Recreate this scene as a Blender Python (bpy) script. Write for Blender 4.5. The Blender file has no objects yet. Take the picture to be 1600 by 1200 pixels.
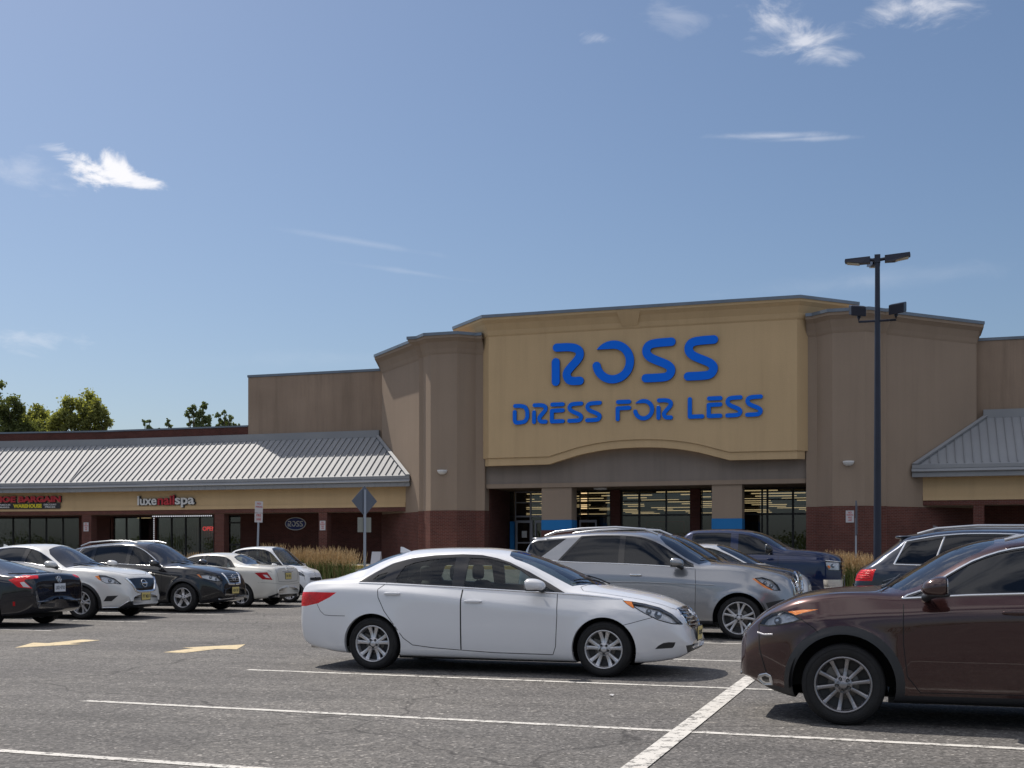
import bpy, bmesh, math, random
import numpy as np
from mathutils import Vector, Matrix, noise as mnoise
from mathutils.bvhtree import BVHTree
from mathutils.interpolate import poly_3d_calc
PI = math.pi
C = bpy.context.scene.collection
SC = bpy.context.scene

# ---------------------------------------------------------------- camera
YAW = math.radians(17.9)
EYE = 1.42
cam_data = bpy.data.cameras.new("camera")
cam = bpy.data.objects.new("camera", cam_data)
C.objects.link(cam)
cam.location = (0, 0, EYE)
cam.rotation_euler = (PI/2, 0, YAW)
cam_data.sensor_width = 36.0
cam_data.lens = 36.0*1900/1600
cam_data.shift_y = 263/1600
cam_data.clip_start = 0.1
cam_data.clip_end = 6000
SC.camera = cam

# ---------------------------------------------------------------- sky and sun
SUN_DIR = Vector((-0.865, 0.475, 1.42)).normalized()
EL = math.asin(SUN_DIR.z)
world = bpy.data.worlds.new("World")
SC.world = world
world.use_nodes = True
wt = world.node_tree
wt.nodes.clear()
def wn(t, **k):
    n = wt.nodes.new(t)
    for a, b in k.items(): setattr(n, a, b)
    return n
def wmath(op, a, b=None, c=None):
    n = wn('ShaderNodeMath', operation=op)
    for i, v in enumerate((a, b, c)):
        if v is None: continue
        if isinstance(v, (int, float)): n.inputs[i].default_value = v
        else: wt.links.new(v, n.inputs[i])
    return n.outputs[0]
w_out = wn('ShaderNodeOutputWorld')
w_bg = wn('ShaderNodeBackground')
w_bg.inputs[1].default_value = 0.065
sky = wn('ShaderNodeTexSky', sky_type='NISHITA')
sky.sun_disc = False
sky.sun_elevation = EL
sky.sun_rotation = math.atan2(SUN_DIR.x, SUN_DIR.y)
sky.altitude = 20
sky.air_density = 1.0
sky.dust_density = 1.35
sky.ozone_density = 4.2
w_tc = wn('ShaderNodeTexCoord')
def view_dir(px, py):
    """unit vector of a sky direction (x right of, y down from the top left of a 1600 x 1200 view)"""
    t = (px-800)/1900; k = (863-py)/1900
    c, s = math.cos(YAW), math.sin(YAW)
    return Vector((c*t-s, s*t+c, k)).normalized()
w_nz = wn('ShaderNodeTexNoise'); w_nz.inputs['Scale'].default_value = 21.0
w_nz.inputs['Detail'].default_value = 8; w_nz.inputs['Roughness'].default_value = 0.62; w_nz.inputs['Distortion'].default_value = 0.5
w_st = wn('ShaderNodeVectorMath', operation='MULTIPLY'); wt.links.new(w_tc.outputs['Generated'], w_st.inputs[0]); w_st.inputs[1].default_value = (1, 1, 2.2)
wt.links.new(w_st.outputs[0], w_nz.inputs['Vector'])
W_N = wmath('MULTIPLY', wmath('SUBTRACT', w_nz.outputs[0], 0.5), 3.4)
def cloud(px, py, w, h, tilt, dens, soft=0.5, rag=1.0):
    """density of one cloud, laid out round its own direction in the sky"""
    d = view_dir(px, py)
    e1 = d.cross(Vector((0, 0, 1))).normalized()
    e2 = e1.cross(d).normalized()
    ca, sa = math.cos(tilt), math.sin(tilt)
    a = (e1*ca + e2*sa)*(1900/w); b = (-e1*sa + e2*ca)*(1900/h)
    def dot(v):
        n = wn('ShaderNodeVectorMath', operation='DOT_PRODUCT')
        wt.links.new(w_tc.outputs['Generated'], n.inputs[0]); n.inputs[1].default_value = v
        return n.outputs['Value']
    w_ = wmath('MAXIMUM', dot(d), 0.05)
    u = wmath('DIVIDE', dot(a), w_); v = wmath('DIVIDE', dot(b), w_)
    r = wmath('SQRT', wmath('ADD', wmath('MULTIPLY', u, u), wmath('MULTIPLY', v, v)))
    q = wmath('ADD', wmath('SUBTRACT', 1.0, r), W_N if rag == 1.0 else wmath('MULTIPLY', W_N, rag))
    mr = wn('ShaderNodeMapRange', interpolation_type='SMOOTHSTEP'); wt.links.new(q, mr.inputs[0])
    mr.inputs[1].default_value = 0.25; mr.inputs[2].default_value = 0.25+soft; mr.inputs[3].default_value = 0; mr.inputs[4].default_value = dens
    return mr.outputs[0]
CLOUDS = [(128, 262, 66, 27, -0.38, 0.95, 0.7), (190, 272, 52, 36, -0.55, 0.95, 0.8), (215, 284, 44, 24, -0.3, 0.9, 0.8), (40, 262, 90, 40, 0, 0.22, 1.2),
          (1205, 30, 85, 52, -0.30, 0.72, 1.3), (1255, 66, 110, 30, -0.22, 0.60, 1.3), (1330, 84, 60, 12, -0.2, 0.4, 1.3), (1445, 6, 85, 40, -0.1, 0.70, 1.3), (1060, 30, 60, 30, -0.2, 0.18, 1.3),
          (1205, 212, 130, 11, -0.05, 0.42, 0.9, 0.35), (1260, 217, 130, 7, -0.04, 0.25, 0.9, 0.35), (940, 62, 36, 14, 0, 0.35, 1.0),
          (560, 378, 230, 9, -0.13, 0.12, 1.0, 0.3), (640, 425, 170, 7, -0.12, 0.10, 1.0, 0.3), (1350, 440, 330, 30, 0.03, 0.14, 1.4, 0.4), (600, 560, 500, 26, 0.03, 0.08, 1.4, 0.4), (60, 530, 80, 24, 0, 0.25, 1.0),
          (980, -330, 420, 120, -0.1, 0.75, 1.3), (1560, -260, 300, 110, 0.1, 0.7, 1.3), (250, -420, 420, 120, 0.05, 0.6, 1.3), (700, -700, 600, 160, 0.0, 0.6, 1.3)]  # last row: unseen clouds added above the view to brighten windshield reflections
tot = None
for args in CLOUDS:
    m = cloud(*args)
    tot = m if tot is None else wmath('MAXIMUM', tot, m)
# broken bright clouds added out of view behind the viewer to lift ambient light
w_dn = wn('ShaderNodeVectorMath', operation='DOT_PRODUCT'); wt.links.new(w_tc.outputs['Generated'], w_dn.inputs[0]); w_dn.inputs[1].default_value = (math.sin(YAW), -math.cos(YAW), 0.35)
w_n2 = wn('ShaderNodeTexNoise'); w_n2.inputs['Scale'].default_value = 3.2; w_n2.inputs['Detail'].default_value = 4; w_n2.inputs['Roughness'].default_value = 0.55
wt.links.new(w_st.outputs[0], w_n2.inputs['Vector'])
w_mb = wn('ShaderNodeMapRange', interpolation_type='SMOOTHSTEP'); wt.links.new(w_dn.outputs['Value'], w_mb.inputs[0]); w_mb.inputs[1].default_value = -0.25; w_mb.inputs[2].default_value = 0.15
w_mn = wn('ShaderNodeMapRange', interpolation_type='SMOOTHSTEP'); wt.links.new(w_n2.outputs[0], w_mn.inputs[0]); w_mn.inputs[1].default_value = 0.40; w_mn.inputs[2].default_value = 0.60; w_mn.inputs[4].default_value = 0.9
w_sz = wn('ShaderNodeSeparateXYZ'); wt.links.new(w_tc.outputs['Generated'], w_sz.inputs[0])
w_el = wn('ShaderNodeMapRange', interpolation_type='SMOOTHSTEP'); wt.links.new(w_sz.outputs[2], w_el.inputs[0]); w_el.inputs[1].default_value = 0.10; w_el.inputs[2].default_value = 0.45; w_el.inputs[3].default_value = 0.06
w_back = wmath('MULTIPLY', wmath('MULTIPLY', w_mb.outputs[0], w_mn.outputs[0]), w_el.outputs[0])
w_mix = wn('ShaderNodeMix', data_type='RGBA')
wt.links.new(tot, w_mix.inputs[0])
wt.links.new(sky.outputs[0], w_mix.inputs[6])
w_mix.inputs[7].default_value = (10.8, 10.7, 11.0, 1)
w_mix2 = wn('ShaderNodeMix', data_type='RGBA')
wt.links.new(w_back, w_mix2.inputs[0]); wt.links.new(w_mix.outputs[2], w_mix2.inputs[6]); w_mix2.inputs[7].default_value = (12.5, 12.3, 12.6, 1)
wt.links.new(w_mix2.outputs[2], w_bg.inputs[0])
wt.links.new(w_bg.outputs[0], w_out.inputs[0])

sun_data = bpy.data.lights.new("sun", 'SUN')
sun_data.energy = 3.2
sun_data.angle = math.radians(0.53)
sun_data.color = (1.0, 0.93, 0.83)
sun = bpy.data.objects.new("sun", sun_data)
C.objects.link(sun)
sun.rotation_euler = SUN_DIR.to_track_quat('Z', 'Y').to_euler()
sun.location = (-40, 30, 60)
SC.view_settings.view_transform = 'Standard'
SC.view_settings.look = 'None'
SC.view_settings.exposure = 0.53
SC.view_settings.gamma = 1.0

# ---------------------------------------------------------------- materials
MATS = {}
def new_mat(name):
    m = bpy.data.materials.new(name); m.use_nodes = True
    nt = m.node_tree; b = nt.nodes['Principled BSDF']
    MATS[name] = m
    return m, nt, b
def rgb(c): return (c[0], c[1], c[2], 1)
def simple(name, col, rough=0.5, metal=0.0, coat=0.0, spec=0.5, bump=0.0, bscale=40, vary=0.0, vscale=3.0, trans=0):
    m, nt, b = new_mat(name)
    b.inputs['Base Color'].default_value = rgb(col)
    b.inputs['Roughness'].default_value = rough
    b.inputs['Metallic'].default_value = metal
    b.inputs['Coat Weight'].default_value = coat
    b.inputs['Coat Roughness'].default_value = 0.04
    b.inputs['Specular IOR Level'].default_value = spec
    b.inputs['Transmission Weight'].default_value = trans
    tc = nt.nodes.new('ShaderNodeTexCoord')
    if vary:
        nz = nt.nodes.new('ShaderNodeTexNoise'); nz.inputs['Scale'].default_value = vscale; nz.inputs['Detail'].default_value = 6
        nt.links.new(tc.outputs['Object'], nz.inputs['Vector'])
        mr = nt.nodes.new('ShaderNodeMapRange'); nt.links.new(nz.outputs[0], mr.inputs[0])
        mr.inputs[1].default_value = 0.25; mr.inputs[2].default_value = 0.75
        mr.inputs[3].default_value = 1-vary; mr.inputs[4].default_value = 1+vary
        mx = nt.nodes.new('ShaderNodeVectorMath'); mx.operation = 'SCALE'
        mx.inputs[0].default_value = col[:3]; nt.links.new(mr.outputs[0], mx.inputs['Scale'])
        nt.links.new(mx.outputs[0], b.inputs['Base Color'])
    if bump:
        nz = nt.nodes.new('ShaderNodeTexNoise'); nz.inputs['Scale'].default_value = bscale; nz.inputs['Detail'].default_value = 4
        nt.links.new(tc.outputs['Object'], nz.inputs['Vector'])
        bp = nt.nodes.new('ShaderNodeBump'); bp.inputs['Strength'].default_value = bump; bp.inputs['Distance'].default_value = 0.02
        nt.links.new(nz.outputs[0], bp.inputs['Height']); nt.links.new(bp.outputs[0], b.inputs['Normal'])
    return m
def N(nt, t, **k):
    n = nt.nodes.new(t)
    for a, v in k.items():
        if a.startswith('i_'):
            key = a[2:].replace('_', ' ')
            n.inputs[key].default_value = v
        else: setattr(n, a, v)
    return n
def ramp(nt, src, stops):
    r = nt.nodes.new('ShaderNodeValToRGB'); e = r.color_ramp.elements
    while len(e) < len(stops): e.new(0.5)
    for el, (p, c) in zip(e, stops):
        el.position = p; el.color = c if len(c) == 4 else (*c, 1)
    nt.links.new(src, r.inputs[0]); return r.outputs[0]
def mixc(nt, fac, a, b, mode='MIX'):
    m = nt.nodes.new('ShaderNodeMix'); m.data_type = 'RGBA'; m.blend_type = mode
    for s, v in ((0, fac), (6, a), (7, b)):
        if hasattr(v, 'links') or hasattr(v, 'is_linked'): nt.links.new(v, m.inputs[s])
        else: m.inputs[s].default_value = v if not isinstance(v, tuple) or len(v) == 4 else (*v, 1)
    return m.outputs[2]

def paint(name, col, metal=0.0, rough=0.35, flake=0.0):
    m, nt, b = new_mat(name)
    b.inputs['Metallic'].default_value = metal
    b.inputs['Roughness'].default_value = rough
    b.inputs['Coat Weight'].default_value = 1.0
    b.inputs['Coat Roughness'].default_value = 0.03
    b.inputs['Coat IOR'].default_value = 1.55
    b.inputs['Specular IOR Level'].default_value = 0.15
    tc = N(nt, 'ShaderNodeTexCoord')
    # road dust, thicker towards the sills
    sep = N(nt, 'ShaderNodeSeparateXYZ'); nt.links.new(tc.outputs['Object'], sep.inputs[0])
    mr = N(nt, 'ShaderNodeMapRange'); nt.links.new(sep.outputs[2], mr.inputs[0])
    mr.inputs[1].default_value = 0.55; mr.inputs[2].default_value = 0.15; mr.inputs[3].default_value = 0.0; mr.inputs[4].default_value = 0.20
    nz = N(nt, 'ShaderNodeTexNoise'); nz.inputs['Scale'].default_value = 3.5; nz.inputs['Detail'].default_value = 8
    nt.links.new(tc.outputs['Object'], nz.inputs['Vector'])
    mm = N(nt, 'ShaderNodeMath', operation='MULTIPLY'); nt.links.new(mr.outputs[0], mm.inputs[0]); nt.links.new(nz.outputs[0], mm.inputs[1])
    nt.links.new(mixc(nt, mm.outputs[0], rgb(col), (0.16, 0.14, 0.12, 1)), b.inputs['Base Color'])
    ad = N(nt, 'ShaderNodeMath', operation='MULTIPLY_ADD'); nt.links.new(mm.outputs[0], ad.inputs[0]); ad.inputs[1].default_value = 1.0; ad.inputs[2].default_value = 0.008
    nt.links.new(ad.outputs[0], b.inputs['Coat Roughness'])
    return m

def glass(name, tint, alpha, rough=0.0, ior=1.5):
    """thin car or shop glass: a tinted see-through layer under a clear reflection"""
    m = bpy.data.materials.new(name); m.use_nodes = True; nt = m.node_tree; nt.nodes.clear()
    out = N(nt, 'ShaderNodeOutputMaterial')
    tr = N(nt, 'ShaderNodeBsdfTransparent'); tr.inputs[0].default_value = rgb(tint)
    df = N(nt, 'ShaderNodeBsdfDiffuse'); df.inputs[0].default_value = (0.010, 0.014, 0.022, 1)
    m1 = N(nt, 'ShaderNodeMixShader'); m1.inputs[0].default_value = alpha
    nt.links.new(df.outputs[0], m1.inputs[1]); nt.links.new(tr.outputs[0], m1.inputs[2])
    gl = N(nt, 'ShaderNodeBsdfGlossy'); gl.inputs['Roughness'].default_value = rough; gl.inputs[0].default_value = (0.95, 0.97, 1, 1)
    fr = N(nt, 'ShaderNodeFresnel'); fr.inputs[0].default_value = ior
    m2 = N(nt, 'ShaderNodeMixShader')
    geo = N(nt, 'ShaderNodeNewGeometry')
    nt.links.new(fr.outputs[0], m2.inputs[0]); nt.links.new(m1.outputs[0], m2.inputs[1]); nt.links.new(gl.outputs[0], m2.inputs[2])
    nt.links.new(m2.outputs[0], out.inputs[0])
    MATS[name] = m
    return m

M_BLACK = simple('black plastic trim', (0.018, 0.019, 0.022), 0.42, bump=0.15, bscale=300)
M_GLOSSBLACK = simple('gloss black', (0.008, 0.008, 0.01), 0.12, coat=0.5)
M_DARK = simple('dark underbody', (0.010, 0.010, 0.010), 0.9)
M_SEAM = simple('panel gap', (0.012, 0.012, 0.013), 0.9)
M_CHROME = simple('chrome', (0.75, 0.76, 0.78), 0.12, 1.0)
M_SATIN = simple('satin silver trim', (0.55, 0.56, 0.58), 0.28, 1.0)
M_ALLOY = simple('alloy wheel silver', (0.50, 0.50, 0.52), 0.34, 0.7, coat=0.3)
M_ALLOYGREY = simple('alloy wheel grey', (0.26, 0.255, 0.27), 0.32, 0.8, coat=0.4)
M_ALLOYDARK = simple('alloy wheel shadow grey', (0.014, 0.015, 0.017), 0.5, 0.3)
M_TYRE = simple('tyre rubber', (0.013, 0.013, 0.014), 0.72, spec=0.35, bump=0.25, bscale=90, vary=0.3, vscale=9)
M_DISC = simple('brake disc steel', (0.12, 0.115, 0.11), 0.45, 0.8)
M_REFL = simple('lamp reflector', (0.80, 0.82, 0.86), 0.35, 0.35, bump=0.6, bscale=38)
M_BULB = simple('lamp projector glass', (0.42, 0.47, 0.54), 0.08, 0.6, coat=1)
M_LENS = glass('clear lamp lens', (0.96, 0.97, 0.98), 0.97)
M_AMBER = simple('amber indicator lens', (0.75, 0.20, 0.015), 0.18, coat=0.8, bump=0.35, bscale=110)
M_RED = simple('red tail lamp lens', (0.36, 0.0, 0.004), 0.2, coat=0.25, spec=0.3, bump=0.3, bscale=70)
M_REDLIT = simple('bright red tail lamp lens', (0.62, 0.004, 0.008), 0.2, coat=0.25, spec=0.3, bump=0.5, bscale=55, vary=0.3, vscale=9)
M_WHITELENS = simple('clear white tail lamp lens', (0.62, 0.60, 0.62), 0.15, coat=1.0, bump=0.3, bscale=80)
M_GLASS_CLEAR = glass('lightly tinted car glass', (0.60, 0.68, 0.66), 0.90)
M_GLASS_MID = glass('tinted car glass', (0.34, 0.40, 0.42), 0.80)
M_GLASS_DARK = glass('privacy car glass', (0.055, 0.06, 0.075), 0.60)
M_WSHIELD = glass('windshield glass', (0.66, 0.74, 0.72), 0.92, 0.0, 1.95)
M_SEAT = simple('grey seat cloth', (0.10, 0.095, 0.09), 0.9, bump=0.3, bscale=200)
M_SEATBEIGE = simple('beige seat cloth', (0.32, 0.28, 0.22), 0.9, bump=0.3, bscale=200)
M_DASH = simple('dashboard plastic', (0.03, 0.03, 0.032), 0.7)
M_PLATE_Y = simple('yellow licence plate', (0.62, 0.50, 0.17), 0.4)
M_PLATE_W = simple('pale licence plate', (0.62, 0.65, 0.70), 0.4)
M_PLATETXT = simple('plate lettering', (0.03, 0.04, 0.06), 0.5)

# ---------------------------------------------------------------- object helpers
def link(name, data, parent=None, loc=(0, 0, 0), rz=0.0):
    o = bpy.data.objects.new(name, data); C.objects.link(o)
    o.location = loc; o.rotation_euler = (0, 0, rz)
    if parent is not None: o.parent = parent
    return o
def tag(o, label=None, cat=None, group=None, kind=None):
    if label: o['label'] = label
    if cat: o['category'] = cat
    if group: o['group'] = group
    if kind: o['kind'] = kind
    return o
def thing(name, label, cat, loc=(0, 0, 0), rz=0.0, group=None):
    return tag(link(name, None, None, loc, rz), label, cat, group)
def lab(o, text):
    o['label'] = text; return o

class MB:
    """collects polygons, then links them as one mesh object; vertical faces get wall-metre UVs"""
    def __init__(s): s.v = []; s.f = []; s.m = []; s.sm = []
    def add(s, vs, fs, mi=0, smooth=False):
        o = len(s.v); s.v += [tuple(map(float, p)) for p in vs]
        for f in fs: s.f.append(tuple(i+o for i in f)); s.m.append(mi); s.sm.append(smooth)
        return s
    def box(s, x0, x1, y0, y1, z0, z1, mi=0):
        vs = [(x0, y0, z0), (x1, y0, z0), (x1, y1, z0), (x0, y1, z0), (x0, y0, z1), (x1, y0, z1), (x1, y1, z1), (x0, y1, z1)]
        return s.add(vs, [(0, 3, 2, 1), (4, 5, 6, 7), (0, 1, 5, 4), (1, 2, 6, 5), (2, 3, 7, 6), (3, 0, 4, 7)], mi)
    def obox(s, p, ax, ay, az, mi=0):
        """box from centre p and three half-axis vectors"""
        p = Vector(p); ax, ay, az = Vector(ax), Vector(ay), Vector(az)
        vs = [p+sx*ax+sy*ay+sz*az for sz in (-1, 1) for sx, sy in ((-1, -1), (1, -1), (1, 1), (-1, 1))]
        return s.add(vs, [(0, 3, 2, 1), (4, 5, 6, 7), (0, 1, 5, 4), (1, 2, 6, 5), (2, 3, 7, 6), (3, 0, 4, 7)], mi)
    def prism(s, poly, z0, z1, mi=0, top=True, bot=True):
        """poly counter-clockwise seen from above"""
        n = len(poly)
        vs = [(x, y, z0) for x, y in poly]+[(x, y, z1) for x, y in poly]
        fs = [(i, (i+1) % n, n+(i+1) % n, n+i) for i in range(n)]
        if top: fs.append(tuple(range(n, 2*n)))
        if bot: fs.append(tuple(range(n-1, -1, -1)))
        return s.add(vs, fs, mi)
    def slab(s, poly, y0, y1, mi=0):
        """poly of (x, z), clockwise or not, extruded from y0 (front, towards -y) to y1"""
        n = len(poly)
        a = sum(poly[i][0]*poly[(i+1) % n][1]-poly[(i+1) % n][0]*poly[i][1] for i in range(n))
        if a < 0: poly = poly[::-1]
        vs = [(x, y0, z) for x, z in poly]+[(x, y1, z) for x, z in poly]
        fs = [tuple(range(n)), tuple(range(2*n-1, n-1, -1))]+[((i+1) % n, i, n+i, n+(i+1) % n) for i in range(n)]
        return s.add(vs, fs, mi)
    def tube(s, pts, r, n=10, mi=0, cap=True, smooth=True):
        pts = [Vector(p) for p in pts]; rs = r if isinstance(r, (list, tuple)) else [r]*len(pts)
        rings = []
        for i, p in enumerate(pts):
            d = (pts[min(i+1, len(pts)-1)]-pts[max(i-1, 0)]).normalized()
            up = Vector((0, 0, 1)) if abs(d.z) < 0.9 else Vector((1, 0, 0))
            a = d.cross(up).normalized(); b = a.cross(d)
            rings.append([p+rs[i]*(math.cos(t)*a+math.sin(t)*b) for t in (2*PI*k/n for k in range(n))])
        vs = [v for rg in rings for v in rg]
        fs = [(i*n+k, (i+1)*n+k, (i+1)*n+(k+1) % n, i*n+(k+1) % n) for i in range(len(pts)-1) for k in range(n)]
        fs = [f[::-1] for f in fs]
        s.add(vs, fs, mi, smooth)
        if cap: s.add(rings[0], [tuple(range(n))[::-1]], mi); s.add(rings[-1], [tuple(range(n))], mi)
        return s
    def lathe(s, prof, n=48, axis='y', c=(0, 0, 0), mi=0, smooth=True):
        """prof: (radius, along-axis) pairs"""
        vs = []
        for k in range(n):
            t = 2*PI*k/n; ct, st = math.cos(t), math.sin(t)
            for r, h in prof:
                if axis == 'y': vs.append((c[0]+r*ct, c[1]+h, c[2]+r*st))
                elif axis == 'z': vs.append((c[0]+r*ct, c[1]+r*st, c[2]+h))
                else: vs.append((c[0]+h, c[1]+r*ct, c[2]+r*st))
        m = len(prof)
        fs = [(k*m+i, k*m+i+1, ((k+1) % n)*m+i+1, ((k+1) % n)*m+i) for k in range(n) for i in range(m-1)]
        return s.add(vs, fs, mi, smooth)
    def blob(s, c, r, p=2.6, nu=20, nv=12, mi=0, ez=None, shear=(0, 0)):
        """rounded box (super-ellipsoid)"""
        ez = ez or p
        def sp(v, e): return math.copysign(abs(v)**(2/e), v)
        vs = []
        for j in range(nv+1):
            ph = -PI/2+PI*j/nv
            for i in range(nu):
                th = 2*PI*i/nu
                x = sp(math.cos(ph), ez)*sp(math.cos(th), p); y = sp(math.cos(ph), ez)*sp(math.sin(th), p); z = sp(math.sin(ph), ez)
                vs.append((c[0]+r[0]*x+shear[0]*z, c[1]+r[1]*y+shear[1]*z, c[2]+r[2]*z))
        fs = [(j*nu+i, j*nu+(i+1) % nu, (j+1)*nu+(i+1) % nu, (j+1)*nu+i) for j in range(nv) for i in range(nu)]
        return s.add(vs, fs, mi, True)
    def data(s, name, mats):
        me = bpy.data.meshes.new(name)
        me.from_pydata(s.v, [], s.f); me.validate(clean_customdata=False)
        for m in (mats if isinstance(mats, (list, tuple)) else [mats]): me.materials.append(m)
        if len(me.polygons) == len(s.f):
            me.polygons.foreach_set('material_index', s.m); me.polygons.foreach_set('use_smooth', s.sm)
        uv = me.uv_layers.new(name='wall metres')
        for p in me.polygons:
            n = p.normal
            if abs(n.z) < 0.8:
                t = Vector((-n.y, n.x)).normalized() if (abs(n.x)+abs(n.y)) > 1e-6 else Vector((1, 0))
                for li in p.loop_indices:
                    co = me.vertices[me.loops[li].vertex_index].co
                    uv.data[li].uv = (co.x*t.x+co.y*t.y, co.z/max(0.3, math.sqrt(1-n.z*n.z)))
            else:
                for li in p.loop_indices:
                    co = me.vertices[me.loops[li].vertex_index].co
                    uv.data[li].uv = (co.x, co.y)
        return me
    def build(s, name, mats, parent=None, loc=(0, 0, 0), rz=0.0, bevel=0.0, seg=2):
        me = s.data(name, mats)
        o = link(name, me, parent, loc, rz)
        if bevel:
            b = o.modifiers.new('soft edge', 'BEVEL'); b.width = bevel; b.segments = seg; b.limit_method = 'ANGLE'; b.angle_limit = math.radians(40)
        return o

def text_mesh(txt, size, extrude=0.02, bold=0.0, width=1.0, align='LEFT'):
    """flat letters in the x-z plane facing -y, as (verts, faces)"""
    cu = bpy.data.curves.new('letters', 'FONT'); cu.body = txt; cu.size = size; cu.extrude = extrude; cu.offset = bold; cu.align_x = align
    cu.resolution_u = 4
    o = bpy.data.objects.new('letters', cu); C.objects.link(o)
    dg = bpy.context.evaluated_depsgraph_get(); me = bpy.data.meshes.new_from_object(o.evaluated_get(dg))
    vs = [(v.co.x*width, -v.co.z, v.co.y) for v in me.vertices]; fs = [tuple(p.vertices) for p in me.polygons]
    C.objects.unlink(o); bpy.data.objects.remove(o); bpy.data.curves.remove(cu); bpy.data.meshes.remove(me)
    return vs, fs
def round_path(pts, fr=0.5, n=6):
    """corners of a polyline rounded with quadratic curves"""
    pts = [Vector((*p, 0)) if len(p) == 2 else Vector(p) for p in pts]; out = [pts[0]]
    for i in range(1, len(pts)-1):
        a, b, c = pts[i-1], pts[i], pts[i+1]
        p, q = b+(a-b)*fr, b+(c-b)*fr
        for k in range(n+1):
            t = k/n; out.append(p*(1-t)**2+b*2*t*(1-t)+q*t*t)
    out.append(pts[-1])
    res = [out[0]]
    for p in out[1:]:
        if (p-res[-1]).length > 1e-5: res.append(p)
    return [(p.x, p.y) for p in res]
def stroke_poly(path, w, n=8):
    """outline of a thick round-ended stroke along a 2D path"""
    P = [Vector(p) for p in path]; L, R = [], []
    for i, p in enumerate(P):
        d = (P[min(i+1, len(P)-1)]-P[max(i-1, 0)]).normalized(); nrm = Vector((-d.y, d.x))
        L.append(p+nrm*w/2); R.append(p-nrm*w/2)
    d0 = (P[1]-P[0]).normalized(); d1 = (P[-1]-P[-2]).normalized()
    a1 = math.atan2(d1.x, -d1.y); cap1 = [P[-1]+w/2*Vector((math.cos(a1-PI*k/n), math.sin(a1-PI*k/n))) for k in range(1, n)]
    a0 = math.atan2(-d0.x, d0.y); cap0 = [P[0]+w/2*Vector((math.cos(a0-PI*k/n), math.sin(a0-PI*k/n))) for k in range(1, n)]
    return L, R, cap0, cap1
# ---------------------------------------------------------------- ground
def asphalt_mat():
    m, nt, b = new_mat('weathered parking lot asphalt')
    L = nt.links.new
    tc = N(nt, 'ShaderNodeTexCoord')
    # aggregate: tiny stones of different greys
    vo = N(nt, 'ShaderNodeTexVoronoi'); vo.inputs['Scale'].default_value = 50; L(tc.outputs['Object'], vo.inputs['Vector'])
    st = ramp(nt, vo.outputs['Color'], [(0.0, (0.048, 0.046, 0.045)), (0.45, (0.100, 0.095, 0.091)), (0.82, (0.160, 0.152, 0.146)), (1.0, (0.38, 0.36, 0.34))])
    v2 = N(nt, 'ShaderNodeTexVoronoi'); v2.inputs['Scale'].default_value = 17; L(tc.outputs['Object'], v2.inputs['Vector'])
    st2 = ramp(nt, v2.outputs['Color'], [(0.0, (0.82, 0.82, 0.82)), (0.6, (1.0, 1.0, 1.0)), (0.93, (1.2, 1.19, 1.17)), (1.0, (2.1, 2.05, 1.95))])
    c1 = mixc(nt, 1.0, st, st2, 'MULTIPLY')
    # broad wear: pale driving lanes, dark patches
    n1 = N(nt, 'ShaderNodeTexNoise'); n1.inputs['Scale'].default_value = 0.35; n1.inputs['Detail'].default_value = 7; L(tc.outputs['Object'], n1.inputs['Vector'])
    w1 = ramp(nt, n1.outputs[0], [(0.3, (0.76, 0.76, 0.78)), (0.5, (1.0, 1.0, 1.0)), (0.7, (1.22, 1.21, 1.18))])
    mp = N(nt, 'ShaderNodeMapping'); mp.inputs['Scale'].default_value = (0.10, 2.2, 1); L(tc.outputs['Object'], mp.inputs[0])
    n2 = N(nt, 'ShaderNodeTexNoise'); n2.inputs['Scale'].default_value = 1.0; n2.inputs['Detail'].default_value = 5; L(mp.outputs[0], n2.inputs['Vector'])
    w2 = ramp(nt, n2.outputs[0], [(0.3, (0.86, 0.86, 0.86)), (0.7, (1.12, 1.12, 1.12))])
    c2 = mixc(nt, 1.0, mixc(nt, 1.0, c1, w1, 'MULTIPLY'), w2, 'MULTIPLY')
    # oil drips where engines stand
    n3 = N(nt, 'ShaderNodeTexNoise'); n3.inputs['Scale'].default_value = 0.9; n3.inputs['Detail'].default_value = 9; n3.inputs['Roughness'].default_value = 0.7; L(tc.outputs['Object'], n3.inputs['Vector'])
    oil = ramp(nt, n3.outputs[0], [(0.60, (0, 0, 0)), (0.70, (0.7, 0.7, 0.7))])
    c3 = mixc(nt, oil, c2, (0.035, 0.032, 0.030, 1))
    # hairline cracks
    n4 = N(nt, 'ShaderNodeTexNoise'); n4.inputs['Scale'].default_value = 0.8; n4.inputs['Detail'].default_value = 6; L(tc.outputs['Object'], n4.inputs['Vector'])
    ad = N(nt, 'ShaderNodeVectorMath', operation='ADD'); L(tc.outputs['Object'], ad.inputs[0]); L(n4.outputs['Color'], ad.inputs[1])
    v3 = N(nt, 'ShaderNodeTexVoronoi', feature='DISTANCE_TO_EDGE'); v3.inputs['Scale'].default_value = 0.16; L(ad.outputs[0], v3.inputs['Vector'])
    cr = ramp(nt, v3.outputs['Distance'], [(0.0, (0.75, 0.75, 0.75)), (0.0022, (0, 0, 0))])
    c4 = mixc(nt, cr, c3, (0.028, 0.026, 0.026, 1))
    L(c4, b.inputs['Base Color'])
    b.inputs['Roughness'].default_value = 0.86
    b.inputs['Specular IOR Level'].default_value = 0.35
    bp = N(nt, 'ShaderNodeBump'); bp.inputs['Strength'].default_value = 0.55; bp.inputs['Distance'].default_value = 0.006
    L(vo.outputs['Distance'], bp.inputs['Height']); L(bp.outputs[0], b.inputs['Normal'])
    return m
M_ASPHALT = asphalt_mat()
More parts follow.
